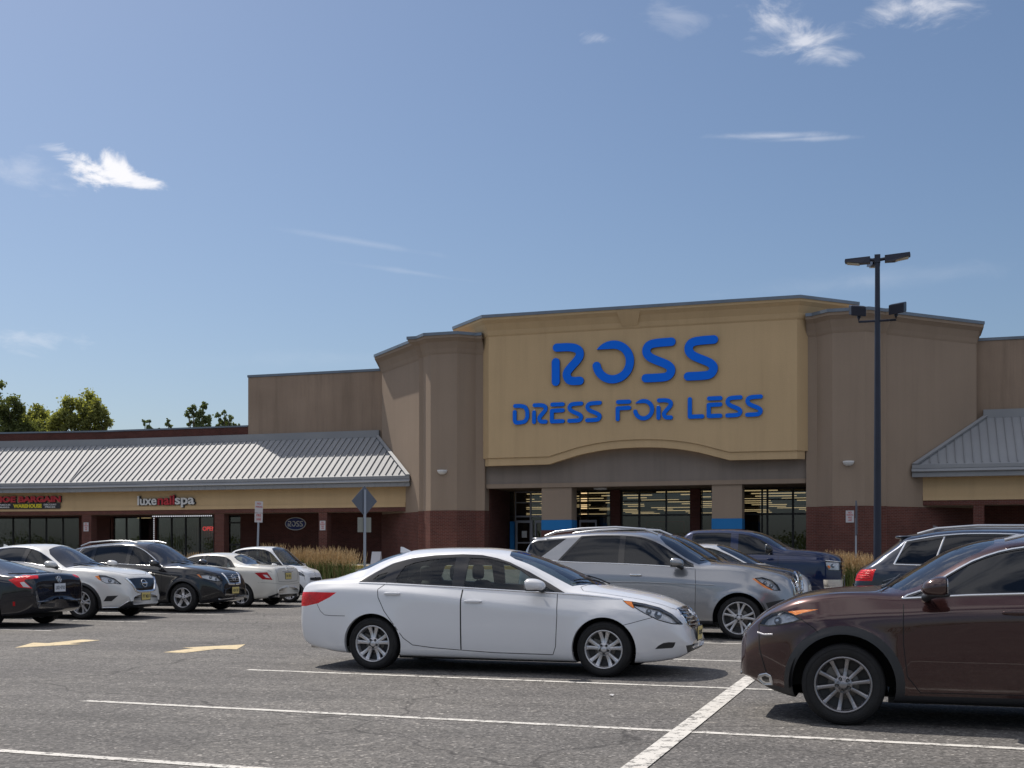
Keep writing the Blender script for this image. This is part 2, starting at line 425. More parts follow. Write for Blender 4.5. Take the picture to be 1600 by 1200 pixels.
def line_paint(name, col, wear):
    m, nt, b = new_mat(name); L = nt.links.new
    tc = N(nt, 'ShaderNodeTexCoord')
    n1 = N(nt, 'ShaderNodeTexNoise'); n1.inputs['Scale'].default_value = 9; n1.inputs['Detail'].default_value = 9; n1.inputs['Roughness'].default_value = 0.75; L(tc.outputs['Object'], n1.inputs['Vector'])
    vo = N(nt, 'ShaderNodeTexVoronoi'); vo.inputs['Scale'].default_value = 60; L(tc.outputs['Object'], vo.inputs['Vector'])
    ad = N(nt, 'ShaderNodeMath', operation='MULTIPLY_ADD'); L(vo.outputs['Distance'], ad.inputs[0]); ad.inputs[1].default_value = 0.10; L(n1.outputs[0], ad.inputs[2])
    f = ramp(nt, ad.outputs[0], [(wear, (0, 0, 0)), (wear+0.05, (0.8, 0.8, 0.8))])
    n2 = N(nt, 'ShaderNodeTexNoise'); n2.inputs['Scale'].default_value = 3; n2.inputs['Detail'].default_value = 5; L(tc.outputs['Object'], n2.inputs['Vector'])
    v = ramp(nt, n2.outputs[0], [(0.3, tuple(c*0.82 for c in col)), (0.7, col)])
    L(mixc(nt, f, v, (0.08, 0.076, 0.073, 1)), b.inputs['Base Color'])
    b.inputs['Roughness'].default_value = 0.8
    return m
M_LINE = line_paint('worn white line paint', (0.60, 0.58, 0.545), 0.575)
M_YLINE = line_paint('pale yellow line paint', (0.58, 0.47, 0.29), 0.62)
M_CONC = simple('sidewalk concrete', (0.30, 0.28, 0.25), 0.85, vary=0.2, vscale=1.2, bump=0.3, bscale=60)
M_CURBY = simple('yellow painted kerb', (0.55, 0.36, 0.06), 0.7, vary=0.2, vscale=2)
M_SOIL = simple('mulch bed', (0.07, 0.045, 0.03), 0.95, vary=0.4, vscale=6, bump=0.8, bscale=30)

def gz(x, y):
    """height of the lot: flat, then rising gently to the storefront"""
    t = min(max((y-35.0)/14.0, 0), 1)
    return 0.68*(t*t*(3-2*t))
mb = MB()
xs = [-2500, -600, -200, -100, -60, -40, -20, 0, 20, 40, 80, 200, 600, 2500]
ys = [-2500, -600, -150, -60, -20, 0, 10, 20, 30, 35, 36, 37, 38, 39, 40, 41, 42, 43, 44, 45, 46, 47, 48, 49, 50, 60, 100, 300, 900, 2500]
mb.add([(x, y, gz(x, y)) for y in ys for x in xs], [(j*len(xs)+i, j*len(xs)+i+1, (j+1)*len(xs)+i+1, (j+1)*len(xs)+i) for j in range(len(ys)-1) for i in range(len(xs)-1)])
tag(mb.build('ground', M_ASPHALT), 'grey worn asphalt of the parking lot', 'ground', kind='structure')
# a rectangle of lot surface draped as a thin sheet, from a to b along its length
def marking(mb, a, b, w, lift=0.004, n=None):
    a, b = Vector(a), Vector(b); d = b-a; L = d.length; d.normalize(); nr = Vector((-d.y, d.x))*w/2
    n = n or max(1, int(L/1.5)); vs = []
    for i in range(n+1):
        p = a.lerp(b, i/n)
        for q in (p+nr, p-nr): vs.append((q.x, q.y, gz(q.x, q.y)+lift))
    mb.add(vs, [(2*i, 2*i+1, 2*i+3, 2*i+2)[::-1] for i in range(n)])
mb = MB()
SL = math.tan(math.radians(-2.2))
for y0, xl, xr in ((6.97, -6.9, 6.0), (9.57, -7.45, 6.0), (12.76, -7.55, 6.0), (15.95, -7.5, 6.0), (18.97, -7.5, 6.0), (21.35, -7.5, 6.0), (24.5, -7.5, 6), (27.6, -7.5, 6), (30.7, -7.5, 6), (33.6, -7.5, 6)):
    marking(mb, (xl, y0+(xl+1.5)*SL), (xr, y0+(xr+1.5)*SL), 0.10)
for y0 in (12.3, 15.3, 18.35, 21.24, 24.18, 27.3, 30.3, 33.3):
    marking(mb, (-14.65, y0), (-27.0, y0+0.35), 0.10)
o = mb.build('stall_lines', M_LINE); tag(o, 'thin white stall lines across the parking rows', 'road marking', kind='structure')
mb = MB(); marking(mb, (-1.71, 4.0), (-1.55, 34.0), 0.165, lift=0.008)
marking(mb, (-20.9, 12.0), (-20.7, 34.0), 0.175, lift=0.008)
tag(mb.build('row_divider_line', M_LINE), 'wide white line crossing the stall lines between two rows', 'road marking', kind='structure')
for pts in ([(-12.58, 14.92), (-13.02, 15.86), (-12.72, 15.82), (-12.72, 16.66), (-12.34, 16.62), (-12.34, 15.86), (-12.10, 15.84)][::-1],
            [(-10.0, 14.88), (-10.0, 15.66), (-10.22, 15.68), (-9.66, 16.55), (-9.28, 15.66), (-9.60, 15.66), (-9.66, 14.9)][::-1]):
    mb = MB(); mb.add([(x, y, 0.004) for x, y in pts], [tuple(range(len(pts)))])
    o = mb.build('painted_arrow', M_YLINE)
    tag(o, 'pale yellow direction arrow painted on the aisle', 'road marking', kind='structure')

# sidewalk and kerb before the shops
SWZ = 0.83
mb = MB(); mb.box(-70, 30, 50.0, 62, 0.2, SWZ)
tag(mb.build('sidewalk', M_CONC, bevel=0.02), 'pale concrete sidewalk along the storefronts', 'pavement', kind='structure')
mb = MB(); mb.box(-60, 24, 49.85, 49.997, 0.3, SWZ+0.003)
tag(mb.build('sidewalk_kerb', M_CURBY, bevel=0.015), 'kerb edge of the sidewalk painted yellow', 'kerb', kind='structure')

# ---------------------------------------------------------------- building materials
def stucco(name, col, streak=0.12, rough=0.92, joints=False):
    m, nt, b = new_mat(name); L = nt.links.new
    tc = N(nt, 'ShaderNodeTexCoord'); uv = N(nt, 'ShaderNodeUVMap')
    mp = N(nt, 'ShaderNodeMapping'); mp.inputs['Scale'].default_value = (1.6, 0.10, 1); L(uv.outputs[0], mp.inputs[0])
    n1 = N(nt, 'ShaderNodeTexNoise'); n1.inputs['Scale'].default_value = 1.3; n1.inputs['Detail'].default_value = 8; n1.inputs['Roughness'].default_value = 0.65; L(mp.outputs[0], n1.inputs['Vector'])
    s = ramp(nt, n1.outputs[0], [(0.25, (1-streak*1.5,)*3), (0.5, (1, 1, 1)), (0.8, (1+streak*0.8,)*3)])
    n2 = N(nt, 'ShaderNodeTexNoise'); n2.inputs['Scale'].default_value = 0.45; n2.inputs['Detail'].default_value = 6; L(uv.outputs[0], n2.inputs['Vector'])
    p = ramp(nt, n2.outputs[0], [(0.3, (1-streak*0.8,)*3), (0.7, (1+streak*0.5,)*3)])
    n3 = N(nt, 'ShaderNodeTexNoise'); n3.inputs['Scale'].default_value = 26; n3.inputs['Detail'].default_value = 3; L(uv.outputs[0], n3.inputs['Vector'])
    g = ramp(nt, n3.outputs[0], [(0.3, (0.95,)*3), (0.7, (1.05,)*3)])
    c = mixc(nt, 1.0, mixc(nt, 1.0, mixc(nt, 1.0, rgb(col), s, 'MULTIPLY'), p, 'MULTIPLY'), g, 'MULTIPLY')
    L(c, b.inputs['Base Color']); b.inputs['Roughness'].default_value = rough; b.inputs['Specular IOR Level'].default_value = 0.2
    n4 = N(nt, 'ShaderNodeTexNoise'); n4.inputs['Scale'].default_value = 90; L(uv.outputs[0], n4.inputs['Vector'])
    bp = N(nt, 'ShaderNodeBump'); bp.inputs['Strength'].default_value = 0.25; bp.inputs['Distance'].default_value = 0.01; L(n4.outputs[0], bp.inputs['Height']); L(bp.outputs[0], b.inputs['Normal'])
    return m
def brick(name, c1, c2, mortar):
    m, nt, b = new_mat(name); L = nt.links.new
    uv = N(nt, 'ShaderNodeUVMap')
    bt = N(nt, 'ShaderNodeTexBrick'); L(uv.outputs[0], bt.inputs['Vector'])
    bt.inputs['Scale'].default_value = 1.0; bt.inputs['Brick Width'].default_value = 0.203; bt.inputs['Row Height'].default_value = 0.0677
    bt.inputs['Mortar Size'].default_value = 0.0055; bt.inputs['Mortar Smooth'].default_value = 0.2; bt.inputs['Bias'].default_value = -0.2
    bt.inputs['Color1'].default_value = rgb(c1); bt.inputs['Color2'].default_value = rgb(c2); bt.inputs['Mortar'].default_value = rgb(mortar)
    n2 = N(nt, 'ShaderNodeTexNoise'); n2.inputs['Scale'].default_value = 0.8; n2.inputs['Detail'].default_value = 6; L(uv.outputs[0], n2.inputs['Vector'])
    p = ramp(nt, n2.outputs[0], [(0.3, (0.84,)*3), (0.7, (1.12,)*3)])
    L(mixc(nt, 1.0, bt.outputs[0], p, 'MULTIPLY'), b.inputs['Base Color']); b.inputs['Roughness'].default_value = 0.9; b.inputs['Specular IOR Level'].default_value = 0.2
    bp = N(nt, 'ShaderNodeBump'); bp.invert = True; bp.inputs['Strength'].default_value = 0.5; bp.inputs['Distance'].default_value = 0.01; L(bt.outputs['Fac'], bp.inputs['Height']); L(bp.outputs[0], b.inputs['Normal'])
    return m
M_TAN = stucco('tan stucco', (0.295, 0.228, 0.175), 0.06)
M_TANDK = stucco('weathered tan stucco', (0.29, 0.218, 0.165), 0.16)
M_YEL = stucco('mustard stucco', (0.54, 0.39, 0.225), 0.06)
M_GREYST = stucco('grey brown stucco', (0.235, 0.200, 0.175), 0.10)
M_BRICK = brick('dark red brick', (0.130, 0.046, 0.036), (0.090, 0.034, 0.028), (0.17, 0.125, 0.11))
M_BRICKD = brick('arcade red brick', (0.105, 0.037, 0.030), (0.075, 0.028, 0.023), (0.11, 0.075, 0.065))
M_CAP = simple('blue grey metal coping', (0.16, 0.19, 0.23), 0.45, 0.55, vary=0.15, vscale=1.5)
def roof_mat():
    m, nt, b = new_mat('standing seam metal roof'); L = nt.links.new
    tc = N(nt, 'ShaderNodeTexCoord')
    n1 = N(nt, 'ShaderNodeTexNoise'); n1.inputs['Scale'].default_value = 0.5; n1.inputs['Detail'].default_value = 6; L(tc.outputs['Object'], n1.inputs['Vector'])
    L(ramp(nt, n1.outputs[0], [(0.3, (0.235, 0.245, 0.262)), (0.7, (0.275, 0.285, 0.30))]), b.inputs['Base Color'])
    b.inputs['Metallic'].default_value = 0.0; b.inputs['Roughness'].default_value = 0.58; b.inputs['Specular IOR Level'].default_value = 0.30
    return m
M_ROOF = roof_mat()
M_SOFFIT = simple('brown soffit', (0.16, 0.11, 0.07), 0.9)
M_BLUE = simple('sign blue face', (0.0, 0.15, 0.80), 0.6, spec=0.2)
M_BLUEBAND = stucco('blue painted band', (0.025, 0.17, 0.42), 0.05)
M_LETTERSIDE = simple('letter return', (0.02, 0.03, 0.07), 0.5)
M_WHITE = simple('white sheet metal', (0.62, 0.62, 0.62), 0.5)
M_REDPAINT = simple('red lettering', (0.45, 0.02, 0.03), 0.4)
M_YELPAINT = simple('yellow lettering', (0.62, 0.52, 0.02), 0.4)
M_ALUM = simple('aluminium frame', (0.30, 0.30, 0.33), 0.4, 0.6)
M_BRONZE = simple('dark bronze frame', (0.012, 0.011, 0.012), 0.4, 0.3)
M_SHOPGLASS = glass('shop window glass', (0.62, 0.65, 0.65), 0.95, 0.0, 1.7)
M_SIGNGREY = simple('back of a metal sign', (0.13, 0.145, 0.18), 0.5, 0.6)
M_GALV = simple('galvanised post', (0.33, 0.36, 0.42), 0.45, 0.7)
M_INT = simple('shop interior wall', (0.16, 0.14, 0.12), 0.9)
M_INTFLOOR = simple('shop floor tile', (0.18, 0.17, 0.15), 0.6)
def emis(name, col, s):
    m, nt, b = new_mat(name); b.inputs['Base Color'].default_value = (0, 0, 0, 1)
    b.inputs['Emission Color'].default_value = rgb(col); b.inputs['Emission Strength'].default_value = s
    return m
M_TUBE = emis('warm ceiling light strip', (1.0, 0.70, 0.36), 0.75)
M_NEON = emis('red neon', (1.0, 0.05, 0.05), 1.2)

# ---------------------------------------------------------------- the big store
CX = -11.4
def mir(poly): return [(2*CX-x, y) for x, y in poly][::-1]
def offset_path(path, d):
    """open 2D path moved sideways by d (to the right of its direction), mitred"""
    P = [Vector(p) for p in path]; out = []
    for i, p in enumerate(P):
        ns = []
        if i > 0: t = (p-P[i-1]).normalized(); ns.append(Vector((t.y, -t.x)))
        if i < len(P)-1: t = (P[i+1]-p).normalized(); ns.append(Vector((t.y, -t.x)))
        if len(ns) == 1: out.append(p+ns[0]*d)
        else:
            m = (ns[0]+ns[1]).normalized(); out.append(p+m*d/max(0.35, m.dot(ns[0])))
    return [(q.x, q.y) for q in out]
def sweep(mb, path, prof, mi=0, cap=True):
    """prof: (outward, z) pairs bottom to top; path runs left to right along the front (outward is towards -y)"""
    rows = [[(x, y, z) for x, y in offset_path(path, d)] for d, z in prof]
    n = len(path); vs = [v for r in rows for v in r]
    fs = [(j*n+i, j*n+i+1, (j+1)*n+i+1, (j+1)*n+i) for j in range(len(prof)-1) for i in range(n-1)]
    mb.add(vs, fs, mi)
    if cap:
        m = len(prof)
        mb.add([r[0] for r in rows], [tuple(range(m))[::-1]], mi); mb.add([r[-1] for r in rows], [tuple(range(m))], mi)
# footprint of the left mass (front outline, left to right), the right one is its mirror
FL = [(-25.85, 58.05), (-22.05, 54.25), (-22.05, 53.85), (-21.85, 53.85), (-21.2, 53.2), (-19.88, 53.2), (-19.2, 53.88), (-18.75, 53.88)]
FR = mir(FL)
store = thing('store_building', 'large tan and mustard store with curved cornice masses and recessed brick entrance', 'building', (CX, 54, 0))
SO = Vector((-CX, -54, 0))
def sb(mb, name, mats, parent=None, **k):
    """build in world metres under the store"""
    mb.v = [(x-CX, y-54, z) for x, y, z in mb.v]
    return mb.build(name, mats, parent or store, **k)
def bd(mb, name, mats, parent, org, **k):
    mb.v = [(x-org[0], y-org[1], z-org[2]) for x, y, z in mb.v]
    return mb.build(name, mats, parent, **k)
BZ = 3.38
for F in (FL, FR):
    back = [(F[-1][0], 60.0), (F[0][0], 60.0)]
    mb = MB(); mb.prism(F+back, BZ, 11.0); sb(mb, 'wall', M_TAN)
    mb = MB(); P = offset_path(F, 0.03); mb.prism(P+[(P[-1][0], 59.9), (P[0][0], 59.9)], 0.5, BZ-0.003); sb(mb, 'brick_base', M_BRICK)
    mb = MB(); sweep(mb, F, [(0.0, 10.70), (0.04, 10.78), (0.09, 10.95), (0.22, 11.25), (0.40, 11.42), (0.42, 11.52)]); sb(mb, 'cornice', M_TAN)
    mb = MB(); sweep(mb, F, [(0.42, 11.523), (0.46, 11.523), (0.46, 11.66), (-0.4, 11.66)]); sb(mb, 'coping', M_CAP)
    mb = MB(); P = offset_path(F, 0.40); mb.prism(P+[(P[-1][0], 60), (P[0][0], 60)], 11.40, 11.50); sb(mb, 'parapet', M_TAN)
# sign panel with arched lower edge
PY = 53.45
xa, xb = -18.40, -4.40
arch = [(-15.51, 5.45), (-15.05, 5.58), (-14.62, 5.70), (-14.15, 5.83), (-13.65, 5.93), (-13.15, 6.01), (-12.6, 6.07), (-12.0, 6.105), (-11.4, 6.115)]
arch = arch+[(2*CX-x, z) for x, z in arch[::-1][1:]]
low = [(xa, 5.44)]+arch+[(xb, 5.44)]
mb = MB(); hi = [(x, z+0.355) for x, z in low]
mb.slab([(x, z) for x, z in hi]+[(xb, 11.9), (xa, 11.9)], PY, PY+0.42)
for sx, xe in ((-1, xa), (1, xb)):
    a = [(xe, PY), (xe, PY+0.42), (xe+sx*0.42, PY+0.42)]
    if sx > 0: a = a[::-1]
    mb.prism(a if sx < 0 else a, 5.795, 11.9)
sb(mb, 'sign_panel', M_YEL)
mb = MB(); mb.slab(low+[(x, z-0.003) for x, z in hi][::-1], PY+0.06, PY+0.36)
for sx, xe in ((-1, xa), (1, xb)): mb.prism([(xe, PY+0.06), (xe, PY+0.36), (xe+sx*0.30, PY+0.36)][::(1 if sx < 0 else -1)], 5.44, 5.79)
sb(mb, 'arch_trim', M_YEL)
PF = [(xa-2.2, PY+2.2), (xa, PY), (xb, PY), (xb+2.2, PY+2.2)]
mb = MB(); sweep(mb, PF, [(0.0, 11.42), (0.05, 11.50), (0.10, 11.70), (0.25, 11.98), (0.40, 12.14), (0.42, 12.24)]); sb(mb, 'cornice', M_YEL)
mb = MB(); sweep(mb, PF, [(0.42, 12.243), (0.46, 12.243), (0.46, 12.38), (-0.4, 12.38)]); sb(mb, 'coping', M_CAP)
mb = MB(); P = offset_path(PF, 0.4); mb.prism(P, 12.15, 12.235); mb.prism(PF, 11.9, 12.15); sb(mb, 'parapet', M_YEL)
# keystone on the cornice
mb = MB(); kz = [(-12.25, 12.2), (-11.15, 12.2), (-11.35, 11.55), (-12.05, 11.55)]
mb.add([(x, PY-(0.435 if z > 12 else 0.075), z) for x, z in kz]+[(x, PY+0.1, z) for x, z in kz], [(0, 3, 2, 1), (0, 1, 5, 4), (1, 2, 6, 5), (2, 3, 7, 6), (3, 0, 4, 7)])
sb(mb, 'keystone', M_YEL)
# spandrel behind the arch, its lower moulding
SY_ = 54.10
mb = MB(); mb.box(-18.75, -4.05, SY_, SY_+0.4, 4.62, 6.6); sb(mb, 'spandrel', M_GREYST)
mb = MB(); mb.box(-18.72, -4.08, SY_-0.07, SY_+0.42, 4.42, 4.617); sb(mb, 'spandrel_moulding', M_TAN)
# entrance columns
for x0, x1 in ((-16.03, -14.60), (-8.15, -6.83)):
    mb = MB(); mb.box(x0, x1, SY_+0.005, SY_+0.95, 2.92, 4.417); sb(mb, 'column', M_TAN)
    mb = MB(); mb.box(x0-0.01, x1+0.01, SY_-0.005, SY_+0.96, 2.45, 2.917); sb(mb, 'column_band', M_BLUEBAND)
    mb = MB(); mb.box(x0-0.02, x1+0.02, SY_-0.015, SY_+0.97, 0.7, 2.447); sb(mb, 'column_base', M_BRICK)
# recess: soffit, header, side walls
GY = 57.6
mb = MB(); mb.box(-18.75, -4.05, SY_+0.43, GY+0.3, 4.44, 4.60); sb(mb, 'soffit', M_SOFFIT)
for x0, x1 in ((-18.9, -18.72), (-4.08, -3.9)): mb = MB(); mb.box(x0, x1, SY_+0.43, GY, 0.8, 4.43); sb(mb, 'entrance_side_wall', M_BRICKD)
# glazing: frames, panes, doors (x positions along the glass line)
GT = 4.38
panes = [(-20.0, -19.75), (-19.6, -18.55), (-18.40, -17.68), (-17.60, -16.3), (-16.2, -15.14), (-14.7, -13.62), (-12.98, -12.22), (-12.12, -10.90), (-10.82, -9.72), (-9.12, -8.3), (-8.2, -6.38), (-6.3, -6.14), (-6.05, -4.98), (-4.88, -3.9)]
fr = MB(); zs = [(0.9, 3.16), (3.24, 3.86), (3.92, GT)]
for (x0, x1) in panes:
    for z0, z1 in zs:
        pn = MB(); pn.box(x0, x1, GY+0.03, GY+0.05, z0, z1)
        sb(pn, 'window_pane', M_SHOPGLASS)
edges = sorted({round(x0-0.05, 3) for x0, _ in panes} | {round(x1+0.05, 3) for _, x1 in panes})
alu = (-18.5, -16.2)
for nm, mt, sel in (('window_frame', M_BRONZE, lambda x: not alu[0]-0.2 < x < alu[1]), ('entrance_frame', M_ALUM, lambda x: alu[0]-0.2 < x < alu[1])):
    for x0, x1 in panes:
        if not sel((x0+x1)/2): continue
        fr = MB()
        fr.box(x0-0.05, x0, GY, GY+0.1, 0.8, GT+0.05); fr.box(x1, x1+0.05, GY+0.001, GY+0.101, 0.8, GT+0.05)
        for z0, z1 in ((3.16, 3.24), (3.86, 3.92), (GT, GT+0.05), (0.8, 0.9)): fr.box(x0, x1, GY+0.002, GY+0.098, z0, z1)
        sb(fr, nm, mt)
for dx in (-18.38, -17.40, -15.15+0.02):
    mb = MB(); w = 0.86
    for a, b, c, d in ((dx, dx+0.07, 0.85, 3.0), (dx+w-0.07, dx+w, 0.85, 3.0)): mb.box(a, b, GY-0.05, GY-0.005, c, d)
    for z0, z1 in ((2.88, 3.0), (1.86, 1.93), (0.85, 1.05)): mb.box(dx+0.07, dx+w-0.07, GY-0.049, GY-0.006, z0, z1)
    dr = sb(mb, 'entrance_door', M_ALUM)
    mb = MB(); mb.box(dx+0.3, dx+0.56, GY-0.03, GY-0.02, 2.15, 2.48); sb(mb, 'door_notice', M_WHITE, dr)
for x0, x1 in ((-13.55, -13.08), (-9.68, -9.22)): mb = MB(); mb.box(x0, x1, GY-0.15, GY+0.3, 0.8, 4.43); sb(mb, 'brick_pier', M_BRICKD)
mb = MB(); mb.box(-18.9, -3.9, GY+0.1, GY+0.3, GT+0.06, 4.6); sb(mb, 'glazing_header', M_BRONZE)
mb = MB(); mb.box(-18.62, -18.42, GY-0.3, GY-0.1, 1.3, 2.95); sb(mb, 'blue_cart_panel', M_BLUEBAND)
mb = MB(); mb.lathe([(0, 4.34), (0.3, 4.36), (0.32, 4.438)], 24, 'z', (-13.6, 55.6, 0)); sb(mb, 'soffit_light', M_WHITE)
# inside the store: walls, floor, rows of ceiling lights, racks and hanging signs
for a_ in ((-33, 4, 108, 108.2, 0.85, 4.9), (-33.2, -33, 62.7, 108, 0.85, 4.9), (-33, -19.5, 62.7, 62.9, 0.85, 4.9), (-19.7, -19.5, 57.9, 62.7, 0.85, 4.9), (-3.5, -3.3, 57.9, 62.7, 0.85, 4.9), (-3.3, 4, 62.7, 62.9, 0.85, 4.9), (4, 4.2, 62.7, 108, 0.85, 4.9)):
    mb = MB(); mb.box(*a_); sb(mb, 'interior_wall', M_INT)
mb = MB(); mb.box(-33, 4, 57.95, 108.2, 4.9, 5.1); sb(mb, 'interior_ceiling', M_INT)
mb = MB(); mb.box(-33, 4, 57.75, 108, 0.835, 0.86); sb(mb, 'interior_floor', M_INTFLOOR)
rr = random.Random(4)
for j in range(13):
    y = 63.0+j*3.3
    for k in range(7):
        x = -33+rr.uniform(0.2, 1.2)+k*(26.0/7)*(1+j*0.03); L_ = rr.choice((1.2, 2.4, 3.0))
        if x+L_ > 3.6: continue
        mb = MB(); mb.box(x, x+L_, y, y+0.12, 4.72, 4.77); sb(mb, 'ceiling_light', M_TUBE)
M_RACK = simple('hanging clothes', (0.12, 0.10, 0.12), 0.9, vary=0.5, vscale=3)
for i in range(9):
    mb = MB(); x = -18.7+i*1.65; y = 60+rr.uniform(0, 2)
    for k in range(12): mb.box(x+k*0.1, x+k*0.1+0.05, y+rr.uniform(-.05, 0), y+0.5, 1.2+rr.uniform(0, .25), 2.1)
    mb.box(x-0.05, x+1.25, y+0.22, y+0.26, 2.12, 2.16)
    sb(mb, 'clothes_rack', M_RACK)
mb = MB(); mb.box(-14.3, -13.95, 58.3, 58.4, 2.75, 3.12); mb.box(-14.25, -14.0, 58.3, 58.4, 1.6, 2.62); sb(mb, 'hanging_blue_sign', simple('blue poster', (0.02, 0.16, 0.42), 0.6))
M_CARTRED = simple('red rack frame', (0.30, 0.02, 0.025), 0.5)
mb = MB()
for a, b in (((-11.95, 2.9), (-10.1, 2.9)), ((-11.95, 1.2), (-11.95, 2.9)), ((-10.1, 1.2), (-10.1, 2.9)), ((-11.95, 2.3), (-10.1, 2.3))):
    mb.tube([(a[0], 58.2, a[1]), (b[0], 58.2, b[1])], 0.035, 8)
sb(mb, 'display_rack', M_CARTRED)
M_BUNDLE = simple('white rolled towels', (0.5, 0.48, 0.48), 0.8)
mb = MB()
for i in range(6): mb.tube([(-12.0+i*0.13, 58.35, 1.9), (-11.93+i*0.13, 58.35, 2.55+0.05*(i % 3))], 0.045, 8)
sb(mb, 'rolled_goods', M_BUNDLE)

# upper boxes behind the wings, at both sides
for x0, x1 in ((-33.97, -25.6), (2.8, 40.0)):
    mb = MB(); mb.box(x0, x1, 58.5, 62, 5.0, 10.92); sb(mb, 'upper_wall', M_TANDK)
    mb = MB(); mb.box(x0-0.03, x1+0.03, 58.46, 62, 10.923, 11.05); sb(mb, 'coping', M_CAP)
mb = MB(); mb.box(-33.95, 40, 62, 112, 5.25, 10.9); sb(mb, 'rear_block', M_TANDK)
# wall lights
for x in (-20.6, -2.26):
    mb = MB(); mb.lathe([(0.0, -0.16), (0.10, -0.15), (0.19, -0.09), (0.235, 0.0), (0.24, 0.05), (0.0, 0.05)], 20, 'z', (x, 53.16, 5.22)); 
    sb(mb, 'wall_light', M_WHITE)

# ---------------------------------------------------------------- letters of the store sign
def glyph_paths(ch):
    if ch == 'R': return [[(0.0, 0.42), (0.0, 1.0)], [(0.04, 0.0), (0.62, 0.0), (0.93, 0.08), (1.0, 0.22), (0.93, 0.36), (0.52, 0.66), (0.42, 0.80), (0.52, 0.96), (0.66, 1.0), (0.98, 1.0)]]
    if ch == 'S': return [[(1.0, 0.0), (0.36, 0.01), (0.10, 0.06), (0.0, 0.22), (0.09, 0.37), (0.3, 0.47), (0.80, 0.62), (0.97, 0.72), (1.0, 0.84), (0.88, 0.97), (0.66, 1.0), (0.0, 1.0)]]
    if ch == 'D': return [[(0.0, 0.36), (0.0, 1.0), (0.42, 1.0), (0.82, 0.95), (1.0, 0.72), (1.0, 0.34), (0.82, 0.06), (0.42, 0.0), (0.03, 0.0)]]
    if ch == 'E': return [[(0.03, 0.0), (1.0, 0.0)], [(1.0, 0.36), (0.0, 0.37)], [(0.0, 0.37), (0.0, 1.0)], [(0.0, 1.0), (1.0, 1.0)]]
    if ch == 'F': return [[(0.03, 0.0), (1.0, 0.0)], [(1.0, 0.36), (0.0, 0.37)], [(0.0, 0.37), (0.0, 1.0)]]
    if ch == 'L': return [[(0.0, 0.0), (0.0, 1.0)], [(0.0, 1.0), (1.0, 1.0)]]
def letter(ch, x0, x1, z0, z1, w, y, parent, mat_face, mat_side, dep=0.13):
    mb = MB(); org = ((x0+x1)/2, y, (z0+z1)/2)
    X = lambda u: x0+w/2+u*(x1-x0-w)-org[0]
    Z = lambda v: z1-w/2-v*(z1-z0-w)-org[2]
    def solid(L, R, caps, d0):
        # strip of quads, front face and returns
        n = len(L)
        vs = [(p.x, -dep+d0, p.y) for p in L]+[(p.x, -dep+d0, p.y) for p in R]
        mb.add(vs, [(i, i+1, n+i+1, n+i) for i in range(n-1)])
    if ch == 'O':
        cx, cz = X(0.5), Z(0.5); rx, rz_ = (x1-x0)/2, (z1-z0)/2; rix, riz = rx-w, rz_-w
        outer = [(cx+rx*math.cos(t), cz+rz_*math.sin(t)) for t in np.linspace(math.radians(141), math.radians(-168), 46)]
        inner = [(cx+rix*math.cos(t), cz+riz*math.sin(t)) for t in np.linspace(math.radians(-172), math.radians(90), 36)]
        e = Vector(outer[-1]); f = Vector(inner[0]); mid = (e+f)/2; rad = (e-f).length/2
        a0 = math.atan2(e.y-mid.y, e.x-mid.x)
        cap = [(mid.x+rad*math.cos(a0-PI*k/8), mid.y+rad*math.sin(a0-PI*k/8)) for k in range(1, 8)]
        polys = [outer+cap+inner+[(cx+rx*math.cos(math.radians(143))+0.02, cz+riz*1.0)]]
    else:
        polys = []
        for pth in glyph_paths(ch):
            pts = [(X(u), Z(v)) for u, v in pth]
            if len(pts) > 2: pts = round_path(pts, 0.5 if ch != 'D' else 0.35, 5)
            L, R, c0, c1 = stroke_poly(pts, w)
            polys.append([tuple(p) for p in L]+[tuple(p) for p in c1]+[tuple(p) for p in R[::-1]]+[tuple(p) for p in c0])
    for k, poly in enumerate(polys):
        a = sum(poly[i][0]*poly[(i+1) % len(poly)][1]-poly[(i+1) % len(poly)][0]*poly[i][1] for i in range(len(poly)))
        if a < 0: poly = poly[::-1]
        n = len(poly); yf = -dep-0.0015*k
        mb.add([(x, yf, z) for x, z in poly], [tuple(range(n))], 0)
        vs = [(x, yf, z) for x, z in poly]+[(x, 0.0, z) for x, z in poly]
        mb.add(vs, [((i+1) % n, i, n+i, n+(i+1) % n) for i in range(n)], 1)
    o = mb.build('letter', [mat_face, mat_side], parent, loc=(org[0]-parent.location.x, y-parent.location.y, org[2]-parent.location.z))
    return lab(o, 'blue letter %s' % ch)
sg = thing('store_name_sign', 'large rounded blue channel letters ROSS high on the mustard panel', 'sign', (-11.5, PY, 9.96))
for ch, x0, x1, z0, z1 in (('R', -15.32, -13.79, 9.0, 10.93), ('O', -13.42, -11.5, 9.0, 10.93), ('S', -11.16, -9.63, 8.98, 10.92), ('S', -9.27, -7.76, 8.98, 10.92)):
    letter(ch, x0, x1, z0, z1, 0.375, PY, sg, M_BLUE, M_LETTERSIDE)
sg = thing('store_slogan_sign', 'small rounded blue letters DRESS FOR LESS below the name on the mustard panel', 'sign', (-11.5, PY, 7.77))
for ch, x0, x1 in (('D', -17.2, -16.41), ('R', -16.27, -15.52), ('E', -15.42, -14.72), ('S', -14.6, -13.85), ('S', -13.76, -12.99), ('F', -12.35, -11.64), ('O', -11.55, -10.6), ('R', -10.5, -9.75), ('L', -9.1, -8.37), ('E', -8.27, -7.58), ('S', -7.46, -6.71), ('S', -6.6, -5.84)):
    letter(ch, x0, x1, 7.30, 8.255, 0.185, PY, sg, M_BLUE, M_LETTERSIDE, 0.09)
mb = MB()
